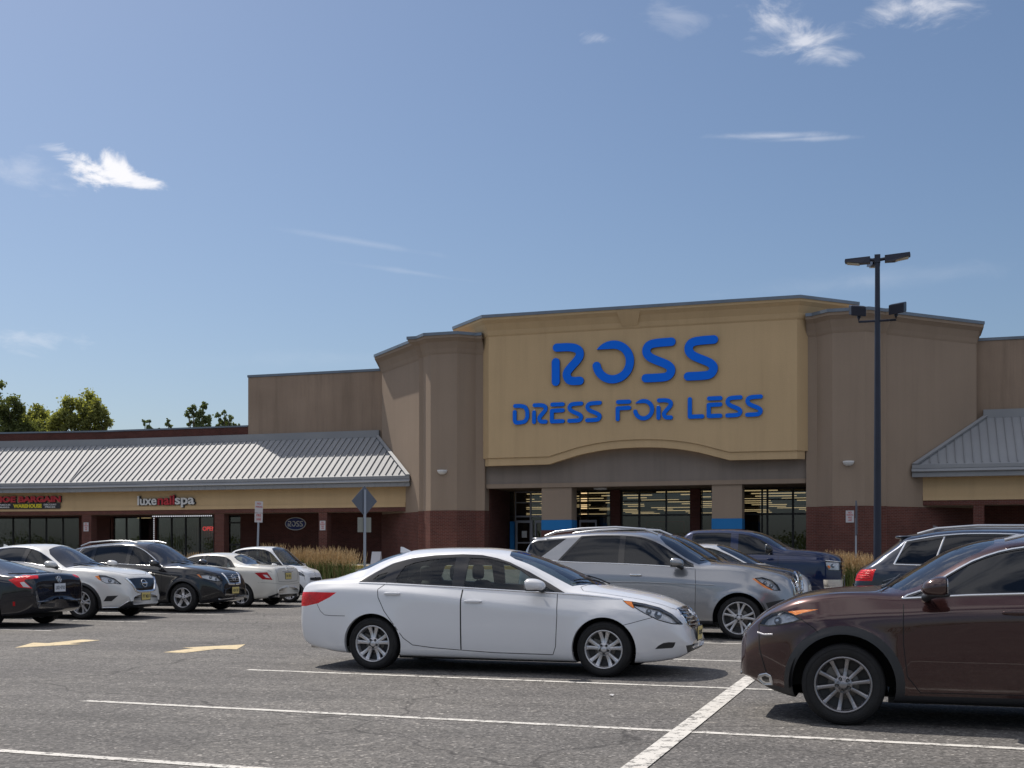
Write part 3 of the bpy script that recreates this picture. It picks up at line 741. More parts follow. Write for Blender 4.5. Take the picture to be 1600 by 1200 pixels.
for x in (-16.17, -15.27, -12.2, -10.42, -8.12): mb.box(x-0.04, x+0.04, -0.07, -0.01, 0.10, 0.19)
mb.v = [(x+11.5, y, z) for x, y, z in mb.v]; mb.build('letter_spacer', M_WHITE, sg)

# ---------------------------------------------------------------- the arcades left and right
KX = -43.2                       # the left arcade bends here
BEND = math.radians(8)
def seg_frame(side):
    """returns a function from (distance along, plane y, z) to world, per straight run"""
    if side == 'left2':
        c, s = math.cos(BEND), math.sin(BEND)
        return lambda u, y, z: (KX-u*c-(y-58.5)*s*1.0, 58.5-u*s+(y-58.5)*c, z)
    return lambda u, y, z: (u, y, z)
def arcade(name, label, x0, x1, side, wing, org, beam_u, piers, label_cat='building'):
    """x0 < x1 along the run; for the bent run x is given as -distance from the bend"""
    t = thing(name, label, label_cat, org)
    if side == 'left2':
        c, s = math.cos(BEND), math.sin(BEND)
        T = lambda x, y, z: (KX+x*c-(y-58.5)*s-org[0], 58.5+x*s+(y-58.5)*c-org[1], z-org[2])
    else: T = lambda x, y, z: (x-org[0], y-org[1], z-org[2])
    def fin(mb, nm, mt, parent=None, **k):
        mb.v = [T(*v) for v in mb.v]; return mb.build(nm, mt, parent or t, **k)
    ex = lambda x, y: x
    # y of the wing wall bounds the roof ends
    EY, EZ, RY, RZ = 55.3, 5.15, 58.35, 7.45
    def xl(y): return x0 if wing != 'R' else 55.0+0.0+(y-55.0)*1.0-55.0+0.0+(-0.0)
    def ends(y):
        a, b = x0, x1
        if wing == 'L': b = 32.2-y+0.05   # abuts the left store wing (x + y = 32.2 -> x = 32.2 - y) mirrored below
        if wing == 'R': a = y-55.0
        return a, b
    if wing == 'L': ends = lambda y: (x0, 32.2-y)
    elif wing == 'R': ends = lambda y: (y-55.0, x1)
    elif wing == 'K': ends = lambda y: (x0, (y-58.5)*math.tan(BEND)*-0.0)
    a0, b0 = ends(EY); a1, b1 = ends(RY)
    # roof sheet
    mb = MB(); mb.add([(a0, EY, EZ), (b0, EY, EZ), (b1, RY, RZ), (a1, RY, RZ)], [(0, 1, 2, 3)])
    mb.add([(a0, EY, EZ-0.06), (b0, EY, EZ-0.06), (b1, RY, RZ-0.06), (a1, RY, RZ-0.06)], [(3, 2, 1, 0)])
    # standing seams
    n = Vector((0, -(RZ-EZ), RY-EY)).normalized(); sl = Vector((0, RY-EY, RZ-EZ))
    x = math.ceil(min(a0, a1)/0.35)*0.35
    while x < max(b0, b1):
        lo, hi = 0.045, 1.0
        # clip against slanted ends
        def inside(f):
            y = EY+(RY-EY)*f; a, b = ends(y); return a+0.03 < x < b-0.03
        fs = [f for f in np.linspace(0.045, 1, 60) if inside(f)]
        if len(fs) > 2:
            lo, hi = fs[0], fs[-1]; p = Vector((x, EY, EZ))+sl*lo; q = Vector((x, EY, EZ))+sl*hi
            c_ = (p+q)/2+n*0.028; mb.obox(c_, (0.013, 0, 0), (q-p)/2, n*0.028)
        x += 0.35
    roof = fin(mb, 'roof', M_ROOF)
    # eave: sloping snow strip, gutter, corrugated fascia
    mb = MB(); a, b = ends(EY)
    mb.box(a, b, EY-0.16, EY+0.02, EZ-0.12, EZ+0.035); 
    mb2 = MB(); mb2.add([(a-0.02, EY-0.20, 4.86), (b+0.02, EY-0.20, 4.86), (b+0.02, EY-0.26, 4.90), (a-0.02, EY-0.26, 4.90), (a-0.02, EY-0.12, 5.04), (b+0.02, EY-0.12, 5.04), (a-0.02, EY+0.05, 4.86), (b+0.02, EY+0.05, 4.86)],
        [(3, 2, 5, 4), (0, 1, 2, 3), (0, 6, 7, 1), (4, 5, 7, 6), (0, 3, 4, 6), (1, 7, 5, 2)])
    fin(mb, 'eave_flashing', M_ROOF, roof); fin(mb2, 'gutter', M_ROOF, roof)
    mb = MB(); mb.box(a, b, EY-0.14, EY+0.05, 4.66, 4.855)
    x = a+0.2
    while x < b: mb.box(x, x+0.05, EY-0.155, EY-0.141, 4.66, 4.855); x += 0.40
    fin(mb, 'eave_fascia', M_ROOF, roof)
    if wing in ('L', 'R'):
        mb = MB(); s_ = 1 if wing == 'L' else 0
        p = Vector((ends(EY)[s_], EY-0.05, EZ+0.02)); q = Vector((ends(RY)[s_], RY, RZ+0.02)); d = q-p
        side_ = Vector((-1 if wing == 'L' else 1, 0, 0))*0.10
        mb.obox((p+q)/2+n*0.05+side_, side_, d/2, n*0.05); fin(mb, 'rake_flashing', M_ROOF, roof)
    # ridge flashing
    a, b = ends(RY); mb = MB(); mb.box(a-0.0, b, RY-0.04, RY+0.14, RZ-0.05, RZ+0.36); fin(mb, 'ridge_flashing', M_ROOF, roof)
    # mustard fascia, brick beam, soffit under the eave
    FY = 55.75; a, b = ends(FY)
    mb = MB(); mb.box(a, b, FY, FY+0.35, 3.72, 4.75); mb.box(a, b, FY-0.04, FY-0.003, 3.67, 3.86); mb.box(a, b, FY+0.002, FY+0.33, 3.67, 3.717)
    fin(mb, 'fascia', M_YEL)
    mb = MB(); mb.box(a, b, EY-0.1, FY+0.1, 4.752, 4.80); fin(mb, 'eave_soffit', M_SOFFIT)
    mb = MB(); mb.box(a, b, FY-0.01, FY+0.36, 3.46, 3.667); fin(mb, 'brick_beam', M_BRICK)
    mb = MB(); mb.box(a, b, FY+0.01, FY+0.34, 3.44, 3.457); mb.box(a, b, FY+0.36, 58.5, 3.50, 3.56); fin(mb, 'walkway_ceiling', M_SOFFIT if side != 'x' else M_YEL)
    for (p0, p1) in piers:
        mb = MB(); mb.box(p0, p1, FY, FY+0.5, 0.8, 3.437); fin(mb, 'pier', M_BRICK)
    # store wall behind, parapet above
    a, b = ends(58.5)
    return t, fin, ends
WY = 58.5
# left run next to the store
t, fin, ends = arcade('left_shop_building', 'low shop building left of the big store with metal roof and brick piers', KX, 0, 'left', 'L', (-34, 57, 0), None, [(-28.32, -27.86), (-34.36, -33.8), (-42.6, -42.0)])
mb = MB(); mb.box(KX, -33.98, WY, WY+0.4, 7.7, 8.24); fin(mb, 'brick_parapet', M_BRICKD)
mb = MB(); mb.box(KX-0.02, -33.98, WY-0.04, WY+0.5, 8.243, 8.33); fin(mb, 'coping', M_CAP)
# back wall pieces between the openings
op = [(-42.75, -39.95, 'a'), (-39.8, -36.1, 'b'), (-35.2, -34.45, 'door')]
mb = MB()
xs_ = [KX+0.55]+[v for o_ in op for v in o_[:2]]+[-26.0]
for i in range(0, len(xs_), 2): mb.box(xs_[i], xs_[i+1], WY, WY+0.3, 0.8, 3.5)
mb.box(KX, -26.3, WY+0.03, WY+0.3, 3.44, 7.7)
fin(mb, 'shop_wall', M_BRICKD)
def storefront(fin, x0, x1, n, z0=0.95, z1=3.40, mat=M_BRONZE, y=WY+0.08, fw=0.07):
    w = (x1-x0)/n; fr = MB()
    for i in range(n+1): x = x0+i*w; fr.box(max(x-fw/2, x0), min(x+fw/2, x1), y, y+0.1, z0, z1+0.05)
    fr.box(x0, x1, y+0.001, y+0.099, z1, z1+0.08); fr.box(x0, x1, y+0.001, y+0.099, z0-0.14, z0)
    f = fin(fr, 'window_frame', mat)
    for i in range(n):
        x = x0+i*w; pn = MB(); pn.box(x+fw/2, x+w-fw/2, y+0.04, y+0.055, z0, z1); fin(pn, 'window_pane', M_SHOPGLASS)
    return f
storefront(fin, -42.70, -40.0, 3)
storefront(fin, -39.75, -36.15, 4)
storefront(fin, -35.2, -34.45, 1)
mb = MB(); mb.box(-35.17, -34.48, WY+0.06, WY+0.079, 3.0, 3.08); mb.box(-35.17, -34.48, WY+0.06, WY+0.079, 1.8, 1.88); fin(mb, 'door_rail', M_BRONZE)
# back rooms
mb = MB(); mb.box(KX-3, -34.3, 62.5, 62.6, 0.8, 3.6); mb.box(-39.9, -39.8, WY+0.3, 62.5, 0.8, 3.5); mb.box(-34.4, -34.3, WY+0.3, 62.5, 0.8, 3.5); mb.box(KX-3, -34.3, WY+0.3, 62.5, 3.5, 3.6); fin(mb, 'interior_wall', M_INT)
mb = MB(); mb.box(KX-3, -34.3, WY+0.3, 62.5, 0.82, 0.86); fin(mb, 'interior_floor', M_INTFLOOR)
M_BLIND = simple('vertical blinds', (0.40, 0.37, 0.36), 0.8, vary=0.2, vscale=1)
mb = MB()
for x in np.arange(-39.65, -38.9, 0.09): mb.box(x, x+0.055, WY+0.3, WY+0.32, 1.0, 3.35)
for x in np.arange(-38.8, -36.2, 0.11): mb.box(x, x+0.06, WY+0.5, WY+0.52, 1.0, 2.8)
fin(mb, 'window_blinds', M_BLIND)
M_SHADE = simple('beige roller shade', (0.36, 0.31, 0.20), 0.8)
mb = MB(); mb.box(-38.8, -37.1, WY+0.4, WY+0.42, 2.8, 3.36); fin(mb, 'roller_shade', M_SHADE)
mb = MB(); vs, fs = text_mesh('OPEN', 0.32, 0.01, 0.004); mb.add([(x-36.95, WY+0.22+y, z+2.62) for x, y, z in vs], fs); fin(mb, 'neon_open_sign', M_NEON)
M_TRIMW = emis('string of white lights', (0.9, 0.92, 1.0), 0.5)
mb = MB()
for x in np.arange(-40.0, -36.2, 0.12): mb.box(x, x+0.06, WY-0.03, WY-0.01, 3.40, 3.46)
for x in np.arange(-39.7, -36.2, 0.12): mb.box(x, x+0.06, WY-0.03, WY-0.01, 0.93, 0.98)
for z in np.arange(1.0, 3.4, 0.12): mb.box(-39.93, -39.88, WY-0.03, WY-0.01, z, z+0.06)
fin(mb, 'light_string', M_TRIMW)['kind'] = 'stuff'
for x in (-42.2, -40.9): mb = MB(); mb.box(x, x+0.9, 60.2, 60.25, 3.38, 3.42); fin(mb, 'ceiling_light', M_TUBE)
M_POSTER = simple('grey photo poster', (0.20, 0.18, 0.20), 0.6, vary=0.3, vscale=2)
M_POSTERD = simple('dark poster figure', (0.045, 0.045, 0.06), 0.6)
M_POSTERB = simple('brown poster figure', (0.10, 0.07, 0.045), 0.6)

# bent run further left
t2, fin2, ends2 = arcade('far_left_shop_building', 'bent end of the low shop building at the left edge', -32.0, 0.0, 'left2', 'K', (-48, 57, 0), None, [(-12.2, -11.7), (-19.0, -18.5)])
mb = MB(); mb.box(-32, 0, WY, WY+0.4, 7.7, 8.24); fin2(mb, 'brick_parapet', M_BRICKD)
mb = MB(); mb.box(-32, 0.02, WY-0.04, WY+0.5, 8.243, 8.33); fin2(mb, 'coping', M_CAP)
mb = MB()
for a, b in ((-32, -6.75), (-1.55, -1.25), (-0.6, 0.35)): mb.box(a, b, WY, WY+0.3, 0.8, 3.5)
mb.box(-32, 0.0, WY+0.03, WY+0.3, 3.44, 7.7); fin2(mb, 'shop_wall', M_BRICKD)
storefront(fin2, -6.75, -1.55, 5); storefront(fin2, -1.25, -0.6, 1)
for i, (x0, mt) in enumerate(((-6.62, M_POSTERD), (-5.58, M_POSTERB))):
    p = MB(); p.box(x0, x0+0.88, WY+0.16, WY+0.17, 1.0, 3.36); pf = fin2(p, 'window_poster', M_POSTER)
    g = MB(); cx = x0+0.42
    for blob_ in ((cx, 3.0, 0.10, 0.13), (cx+0.03, 2.55, 0.20, 0.34), (cx-0.08, 1.85, 0.09, 0.45), (cx+0.14, 1.8, 0.09, 0.45), (cx-0.22, 2.45, 0.06, 0.3), (cx+0.26, 2.4, 0.06, 0.28)):
        g.add([(blob_[0]+blob_[2]*math.cos(a), WY+0.155, blob_[1]+blob_[3]*math.sin(a)) for a in np.linspace(0, 2*PI, 18)[:-1]], [tuple(range(17))])
    fin2(g, 'poster_figure', mt, pf)
mb = MB(); mb.box(-9, 3, 62.3, 62.4, 0.8, 3.6); fin2(mb, 'interior_wall', M_INT)
mb = MB(); mb.box(-30, 4, WY+0.3, 62.3, 3.5, 3.6); mb.box(-30, 4, WY+0.3, 62.3, 0.82, 0.86); fin2(mb, 'interior_ceiling', M_INT)

# right run
t3, fin3, ends3 = arcade('right_shop_building', 'low shop building right of the store with blue grey metal roof', 0, 36.0, 'right', 'R', (6, 57, 0), None, [(2.8, 3.24), (7.2, 7.65), (11.6, 12.05)])
mb = MB(); mb.box(0.5, 36, WY+0.03, WY+0.3, 0.8, 7.7); fin3(mb, 'shop_wall', M_BRICKD)

# signs on the arcades
M_BACKBLK = simple('black letter can', (0.015, 0.015, 0.02), 0.5)
def fit_text(parent, name, txt, x0, x1, z0, z1, mat, bold=0.0, dep=0.05, y=-0.06, base=0.0):
    """text scaled so that its ink fills x0..x1 and z0..z1"""
    vs, fs = text_mesh(txt, 1.0, dep/2, bold)
    ax, bx = min(v[0] for v in vs), max(v[0] for v in vs); az, bz = min(v[2] for v in vs), max(v[2] for v in vs)
    mb = MB(); mb.add([(x0+(a-ax)/(bx-ax)*(x1-x0), b+y, z0+(c-az)/(bz-az)*(z1-z0)) for a, b, c in vs], fs)
    return mb.build(name, mat, parent)
s1 = thing('nail_salon_sign', 'white and red lowercase letters luxenailspa on the mustard fascia', 'sign', (-39.0, 55.75, 3.93))
for tx, a, b, z0, z1, mt, nm in (('luxe', 0.02, 1.20, 0.0, 0.50, M_WHITE, 'white_letters'), ('nail', 1.27, 2.29, 0.0, 0.52, M_REDPAINT, 'red_letters'), ('spa', 2.33, 3.50, -0.14, 0.37, M_WHITE, 'white_letters')):
    fit_text(s1, 'letter_backing', tx, a+0.04, b+0.05, z0-0.02, z1-0.01, M_BACKBLK, 0.045, 0.06, -0.05)
    fit_text(s1, nm, tx, a, b, z0, z1, mt, 0.022, 0.04, -0.11)
s2 = thing('shoe_store_sign', 'red letters SHOE BARGAIN above a black board with yellow WAREHOUSE', 'sign', (KX+0.383, 55.777, 0.0), BEND)
fit_text(s2, 'letter_backing', 'SHOE BARGAIN', -5.17, -0.97, 4.13, 4.50, M_BACKBLK, 0.06, 0.05, -0.06)
fit_text(s2, 'red_letters', 'SHOE BARGAIN', -5.2, -1.0, 4.16, 4.50, M_REDPAINT, 0.05, 0.05, -0.11)
mb = MB(); bp_ = round_path([(-5.3, 3.80), (-1.05, 3.80), (-1.05, 4.12), (-5.3, 4.12), (-5.3, 3.80)], 0.07, 5); mb.slab(bp_[:-1], -0.10, -0.04); mb.build('black_board', M_BACKBLK, s2)
fit_text(s2, 'yellow_letters', 'WAREHOUSE', -3.82, -2.12, 3.85, 4.07, M_YELPAINT, 0.05, 0.02, -0.12)
fit_text(s2, 'small_white_letters', 'FAMOUS', -4.72, -4.0, 3.98, 4.07, M_WHITE, 0.02, 0.02, -0.12)
fit_text(s2, 'small_white_letters', 'BRANDS', -4.66, -4.06, 3.85, 3.94, M_WHITE, 0.02, 0.02, -0.12)
fit_text(s2, 'small_white_letters', 'DISCOUNT', -2.0, -1.24, 3.98, 4.07, M_WHITE, 0.02, 0.02, -0.12)
fit_text(s2, 'small_white_letters', 'PRICES', -1.92, -1.32, 3.85, 3.94, M_WHITE, 0.02, 0.02, -0.12)

# oval wall sign
s3 = thing('oval_store_sign', 'small dark blue oval sign with white ROSS on the shaded arcade wall', 'sign', (-31.08, 58.5, 2.95))
mb = MB(); el = [(0.62*math.cos(t), 0.345*math.sin(t)) for t in np.linspace(0, 2*PI, 41)[:-1]]; mb.slab(el, -0.05, -0.003); mb.build('oval_rim', M_WHITE, s3)
mb = MB(); mb.slab([(x*0.93, z*0.9) for x, z in el], -0.06, -0.051); mb.build('oval_face', simple('navy sign face', (0.015, 0.03, 0.16), 0.5), s3)
for ch, x0, x1 in (('R', -0.44, -0.23), ('O', -0.21, 0.03), ('S', 0.06, 0.25), ('S', 0.27, 0.46)):
    s3l = (s3.location.x, s3.location.y-0.06, s3.location.z)
    letter(ch, s3.location.x+x0, s3.location.x+x1, s3.location.z-0.15, s3.location.z+0.15, 0.052, s3.location.y-0.06, s3, M_WHITE, M_WHITE, 0.015)['label'] = 'white letter %s' % ch

# ---------------------------------------------------------------- small street things
M_NOPARK = simple('white reflective sign face', (0.50, 0.48, 0.50), 0.5)
M_SIGNRED = simple('red sign print', (0.42, 0.03, 0.03), 0.5)
def nopark(x, y, z, label, sc=1.0):
    t = thing('no_parking_sign', label, 'sign', (x, y, z), 0, 'no parking fire lane signs on the brick')
    mb = MB(); mb.box(-0.16*sc, 0.16*sc, -0.012, -0.003, -0.24*sc, 0.24*sc); mb.build('sign_face', M_NOPARK, t)
    for tx, a, b, c, d in (('NO', -0.07, 0.07, 0.12, 0.2), ('PARKING', -0.13, 0.13, 0.03, 0.10), ('FIRE', -0.07, 0.07, -0.08, -0.01), ('LANE', -0.07, 0.07, -0.18, -0.11)):
        fit_text(t, 'lettering', tx, a*sc, b*sc, c*sc, d*sc, M_SIGNRED, 0.02, 0.002, -0.014)
    return t
nopark(-28.09, 55.73, 2.78, 'small white no parking sign on the brick pier right of the oval sign')
nopark(-42.3, 55.73, 2.80, 'small white no parking sign on the pier left of the nail salon window')
nopark(-2.2, 53.15, 2.93, 'small white no parking sign on the brick base right of the entrance', 1.05)
# back of a diamond warning sign on its post
t = thing('diamond_warning_sign', 'grey back of a diamond warning sign with a smaller plate below on a post', 'sign', (-19.44, 42.06, gz(0, 42)), math.radians(50))
mb = MB(); mb.slab([(0, -0.58), (0.53, 0.0), (0, 0.58), (-0.53, 0.0)], -0.004, 0.004); mb.build('diamond_plate', M_SIGNGREY, t, (0, 0.03, 3.02))
mb = MB(); mb.box(-0.28, 0.28, -0.004, 0.004, -0.28, 0.28); mb.build('lower_plate', simple('dull grey green plate', (0.22, 0.23, 0.21), 0.6), t, (0, 0.03, 2.12))
mb = MB(); mb.box(-0.045, 0.045, -0.03, 0.02, -0.1, 3.45); mb.build('post', M_GALV, t)
# fire lane sign leaning a little
t = thing('fire_lane_post_sign', 'pair of small white signs on a slightly leaning post behind the small white car', 'sign', (-24.35, 42.6, gz(0, 42.6)), math.radians(38))
t.rotation_euler = (0, math.radians(1.6), math.radians(38))
mb = MB(); mb.box(-0.035, 0.035, -0.02, 0.02, -0.1, 3.05); mb.build('post', M_GALV, t)
mb = MB(); mb.box(-0.155, 0.155, -0.035, -0.022, 2.60, 3.05); mb.box(-0.155, 0.155, -0.035, -0.022, 2.22, 2.585); f_ = mb.build('sign_plate', M_NOPARK, t)
for tx, a, b, c, d in (('NO', -0.07, 0.07, 2.92, 3.0), ('PARKING', -0.13, 0.13, 2.8, 2.87), ('FIRE', -0.09, 0.09, 2.45, 2.55), ('LANE', -0.09, 0.09, 2.3, 2.4)):
    fit_text(f_, 'lettering', tx, a, b, c, d, M_SIGNRED, 0.02, 0.002, -0.037)
# two thin sign posts seen edge on at the right
for x, y, h, lb in ((-1.60, 43.5, 2.75, 'edge on handicap sign post beside the tan grass at the brick corner'), (-0.98, 45.5, 2.75, 'edge on sign post just left of the tall lamp pole')):
    t = thing('edge_on_sign', lb, 'sign', (x, y, gz(x, y)), math.radians(93))
    mb = MB(); mb.box(-0.03, 0.03, -0.03, 0.03, -0.1, h-0.6); mb.build('post', M_GALV, t)
    mb = MB(); mb.box(-0.16, 0.16, -0.045, -0.032, h-1.15, h-0.1); mb.box(-0.05, 0.05, -0.031, 0.02, h-1.2, h); mb.build('sign_plate', M_SIGNGREY, t)
t = thing('sandwich_board', 'small white board standing on the sidewalk in front of the shaded wall', 'sign', (-23.2, 51.3, SWZ))
mb = MB(); mb.add([(-0.23, 0, 0), (0.23, 0, 0), (0.26, 0.12, 0.62), (-0.20, 0.12, 0.62)], [(0, 1, 2, 3)]); mb.add([(-0.23, 0.35, 0), (0.23, 0.35, 0), (0.26, 0.13, 0.62), (-0.20, 0.13, 0.62)], [(3, 2, 1, 0)]); mb.build('panel', simple('pale board', (0.45, 0.45, 0.5), 0.6), t)

# tall lot lamp
def lamp(x, y, label):
    t = thing('lot_lamp', label, 'street lamp', (x, y, gz(x, y)))
    M_POLE = MATS.get('navy black pole') or simple('navy black pole', (0.018, 0.022, 0.040), 0.38, 0.2, vary=0.2, vscale=2)
    mb = MB(); mb.lathe([(0.0, 0), (0.27, 0.0), (0.27, 0.75), (0.0, 0.75)], 24, 'z'); mb.build('concrete_base', M_CONC, t)
    mb = MB(); mb.tube([(0, 0, 0.75), (0, 0, 3.6), (0, 0, 7.75)], [0.085, 0.072, 0.050], 16); mb.box(-0.06, 0.06, -0.06, 0.06, 7.60, 7.77); mb.build('pole', M_POLE, t)
    def head(ang, rise):
        d = Vector((math.cos(ang), math.sin(ang), 0)); s = Vector((-d.y, d.x, 0))
        mb = MB(); mb.tube([d*0.04+Vector((0, 0, 7.66)), d*0.17+Vector((0, 0, 7.68))], 0.035, 8)
        p = [d*0.15+Vector((0, 0, 7.60)), d*0.15+Vector((0, 0, 7.74)), d*0.66+Vector((0, 0, 7.73+rise)), d*0.67+Vector((0, 0, 7.67+rise)), d*0.35+Vector((0, 0, 7.605))]
        w = [0.08, 0.07, 0.12, 0.125, 0.11]
        n = len(p); vs = [q+s*k for q, k in zip(p, w)]+[q-s*k for q, k in zip(p, w)]
        mb.add(vs, [tuple(range(n)), tuple(range(2*n-1, n-1, -1))]+[((i+1) % n, i, n+i, n+(i+1) % n) for i in range(n)])
        h = mb.build('lamp_head', M_POLE, t)
        mb = MB(); c_ = d*0.50+Vector((0, 0, 7.625+rise*0.6)); mb.obox(c_, d*0.13+Vector((0, 0, 0.02)), s*0.08, (0, 0, 0.012)); mb.build('light_panel', M_LEDP, h)
    M_LEDP = MATS.get('lamp lens panel') or simple('lamp lens panel', (0.55, 0.48, 0.36), 0.4)
    head(math.radians(178), -0.02); head(math.radians(0), 0.03); head(math.radians(100), 0.0)
    for sx in (-1, 1):
        mb = MB(); mb.tube([(0, 0, 6.36), (sx*0.38, 0, 6.36), (sx*0.38, 0, 6.44)], 0.025, 8); mb.tube([(sx*0.38, 0, 6.44), (sx*0.38, 0, 6.52)], 0.04, 8); ar = mb.build('flood_arm', M_POLE, t)
        mb = MB(); mb.obox((sx*0.41, -0.02, 6.60), Vector((0.155, 0.0, 0.02*sx)), (0.03*sx, 0.11, 0.03), Vector((0, -0.02, 0.105))); mb.build('flood_light', M_POLE, t, bevel=0.02)
    return t
lamp(-0.555, 27.1, 'tall dark lamp pole with two flat heads and two floodlights')

# ornamental grass clumps
M_BLADE = simple('green grass blades', (0.10, 0.135, 0.03), 0.7, vary=0.35, vscale=8)
M_PLUME = simple('straw coloured grass plumes', (0.46, 0.32, 0.16), 0.8, vary=0.25, vscale=8)
def grass_clump(x, y, z, h, w, seed, label, group):
    r = random.Random(seed); t = thing('grass_clump', label, 'grass plant', (x, y, z), 0, group)
    g = MB(); p = MB()
    def blade(mb, a, b, c, w0, w1):
        d = Vector((r.uniform(-1, 1), r.uniform(-1, 1), 0)).normalized()
        mb.add([a-d*w0, a+d*w0, b+d*w0*0.8, b-d*w0*0.8, c+d*w1, c-d*w1], [(0, 1, 2, 3), (3, 2, 4, 5)])
    for i in range(230):
        a = Vector((r.gauss(0, w*0.22), r.gauss(0, w*0.22), 0)); ang = r.uniform(0, 2*PI); ln = r.uniform(0.10, 0.42)*w
        o = Vector((math.cos(ang), math.sin(ang), 0))*ln; hh = h*r.uniform(0.45, 0.78)
        blade(g, a, a+o*0.45+Vector((0, 0, hh*0.7)), a+o*1.25+Vector((0, 0, hh*r.uniform(0.8, 1.0))), 0.010, 0.002)
    for i in range(130):
        a = Vector((r.gauss(0, w*0.2), r.gauss(0, w*0.2), 0)); ang = r.uniform(0, 2*PI); ln = r.uniform(0.05, 0.38)*w
        o = Vector((math.cos(ang), math.sin(ang), 0))*ln; hh = h*r.uniform(0.78, 1.02)
        q = a+o*0.7+Vector((0, 0, hh*0.66)); e = a+o*1.1+Vector((0, 0, hh))
        blade(p, a, a+o*0.35+Vector((0, 0, hh*0.4)), q, 0.003, 0.003)
        for k in range(7):
            u = q.lerp(e, k/7); v = q.lerp(e, (k+1.3)/7)+Vector((r.uniform(-.02, .02), r.uniform(-.02, .02), 0)); blade(p, u, u.lerp(v, .5), v, 0.017*(1-k/9), 0.004)
    g.build('blades', M_BLADE, t); p.build('plumes', M_PLUME, t); return t
mb = MB(); mb.prism([(-22.3, 38.2), (-16.7, 38.2), (-16.5, 44.5), (-22.3, 44.5)], 0.05, gz(0, 40)+0.16); tag(mb.build('planting_island', M_CONC, bevel=0.03), 'kerbed island with tall grass left of the entrance', 'island', kind='structure')
mb = MB(); mb.prism([(-4.6, 36.4), (0.2, 36.4), (0.2, 42.0), (-4.6, 42.0)], 0.02, gz(0, 38)+0.16); tag(mb.build('planting_island', M_CONC, bevel=0.03), 'kerbed island with straw grass before the right brick base', 'island', kind='structure')
ORD = ['first', 'second', 'third', 'fourth', 'fifth', 'sixth', 'seventh', 'eighth']
rg = random.Random(2)
zi = gz(0, 40)+0.15
k = 0
for i in range(6):
    x = -21.9+i*0.6
    grass_clump(x, 39.2+rg.uniform(-.3, .4), zi, rg.uniform(1.2, 1.5)*0.93, 1.0, 10+i, 'tall straw grass clump, %s from the left, front row of the left island' % ORD[i], 'grass clumps on the left island')
for i in range(3):
    grass_clump(-21.2+i*0.8, 40.6, zi, 1.2, 1.0, 40+i, 'tall straw grass clump, %s from the left, rear row of the left island' % ORD[i], 'grass clumps on the left island')
for i, (x, y, h) in enumerate(((-4.2, 38.5, 1.1), (-3.5, 38.4, 1.05), (-2.9, 38.2, 1.0), (-2.3, 37.8, 1.15), (-1.9, 37.4, 1.25), (-1.55, 37.3, 1.2), (-1.2, 37.2, 1.15), (-0.9, 37.4, 1.1))):
    grass_clump(x, y, gz(0, 38)+0.15, h, 0.8, 60+i, 'straw coloured grass clump, %s from the left behind the blue pickup' % ORD[i], 'grass clumps on the right island')
for i, x in enumerate((-30.6, -29.3, -28.0, -26.8)):
    grass_clump(x, 42.0, gz(0, 42)+0.03, 1.05, 0.9, 80+i, 'low straw grass clump, %s from the left behind the cream white saloon' % ORD[i], 'grass clumps behind the parked sedans')

# ---------------------------------------------------------------- trees beyond the roofs
def leaf_mat(name, col, tr=0.35):
    m = bpy.data.materials.new(name); m.use_nodes = True; nt = m.node_tree; nt.nodes.clear(); L = nt.links.new
    out = N(nt, 'ShaderNodeOutputMaterial'); d = N(nt, 'ShaderNodeBsdfDiffuse'); t = N(nt, 'ShaderNodeBsdfTranslucent')
    tc = N(nt, 'ShaderNodeTexCoord'); n = N(nt, 'ShaderNodeTexNoise'); n.inputs['Scale'].default_value = 0.7; n.inputs['Detail'].default_value = 5; L(tc.outputs['Object'], n.inputs['Vector'])
    c = ramp(nt, n.outputs[0], [(0.3, tuple(v*0.65 for v in col)), (0.7, tuple(v*1.35 for v in col))])
    L(c, d.inputs[0]); L(mixc(nt, 1.0, c, (1.3, 1.25, 0.5, 1), 'MULTIPLY'), t.inputs[0])
    mx = N(nt, 'ShaderNodeMixShader'); mx.inputs[0].default_value = tr; L(d.outputs[0], mx.inputs[1]); L(t.outputs[0], mx.inputs[2]); L(mx.outputs[0], out.inputs[0])
    return m
M_LEAF1 = leaf_mat('light green leaves', (0.25, 0.27, 0.11), 0.5)
M_LEAF2 = leaf_mat('dark green leaves', (0.12, 0.145, 0.065), 0.4)
M_NEEDLE = leaf_mat('pine needles', (0.15, 0.19, 0.10), 0.35)
M_BARK = simple('bark', (0.10, 0.08, 0.06), 0.95, vary=0.3, vscale=3)
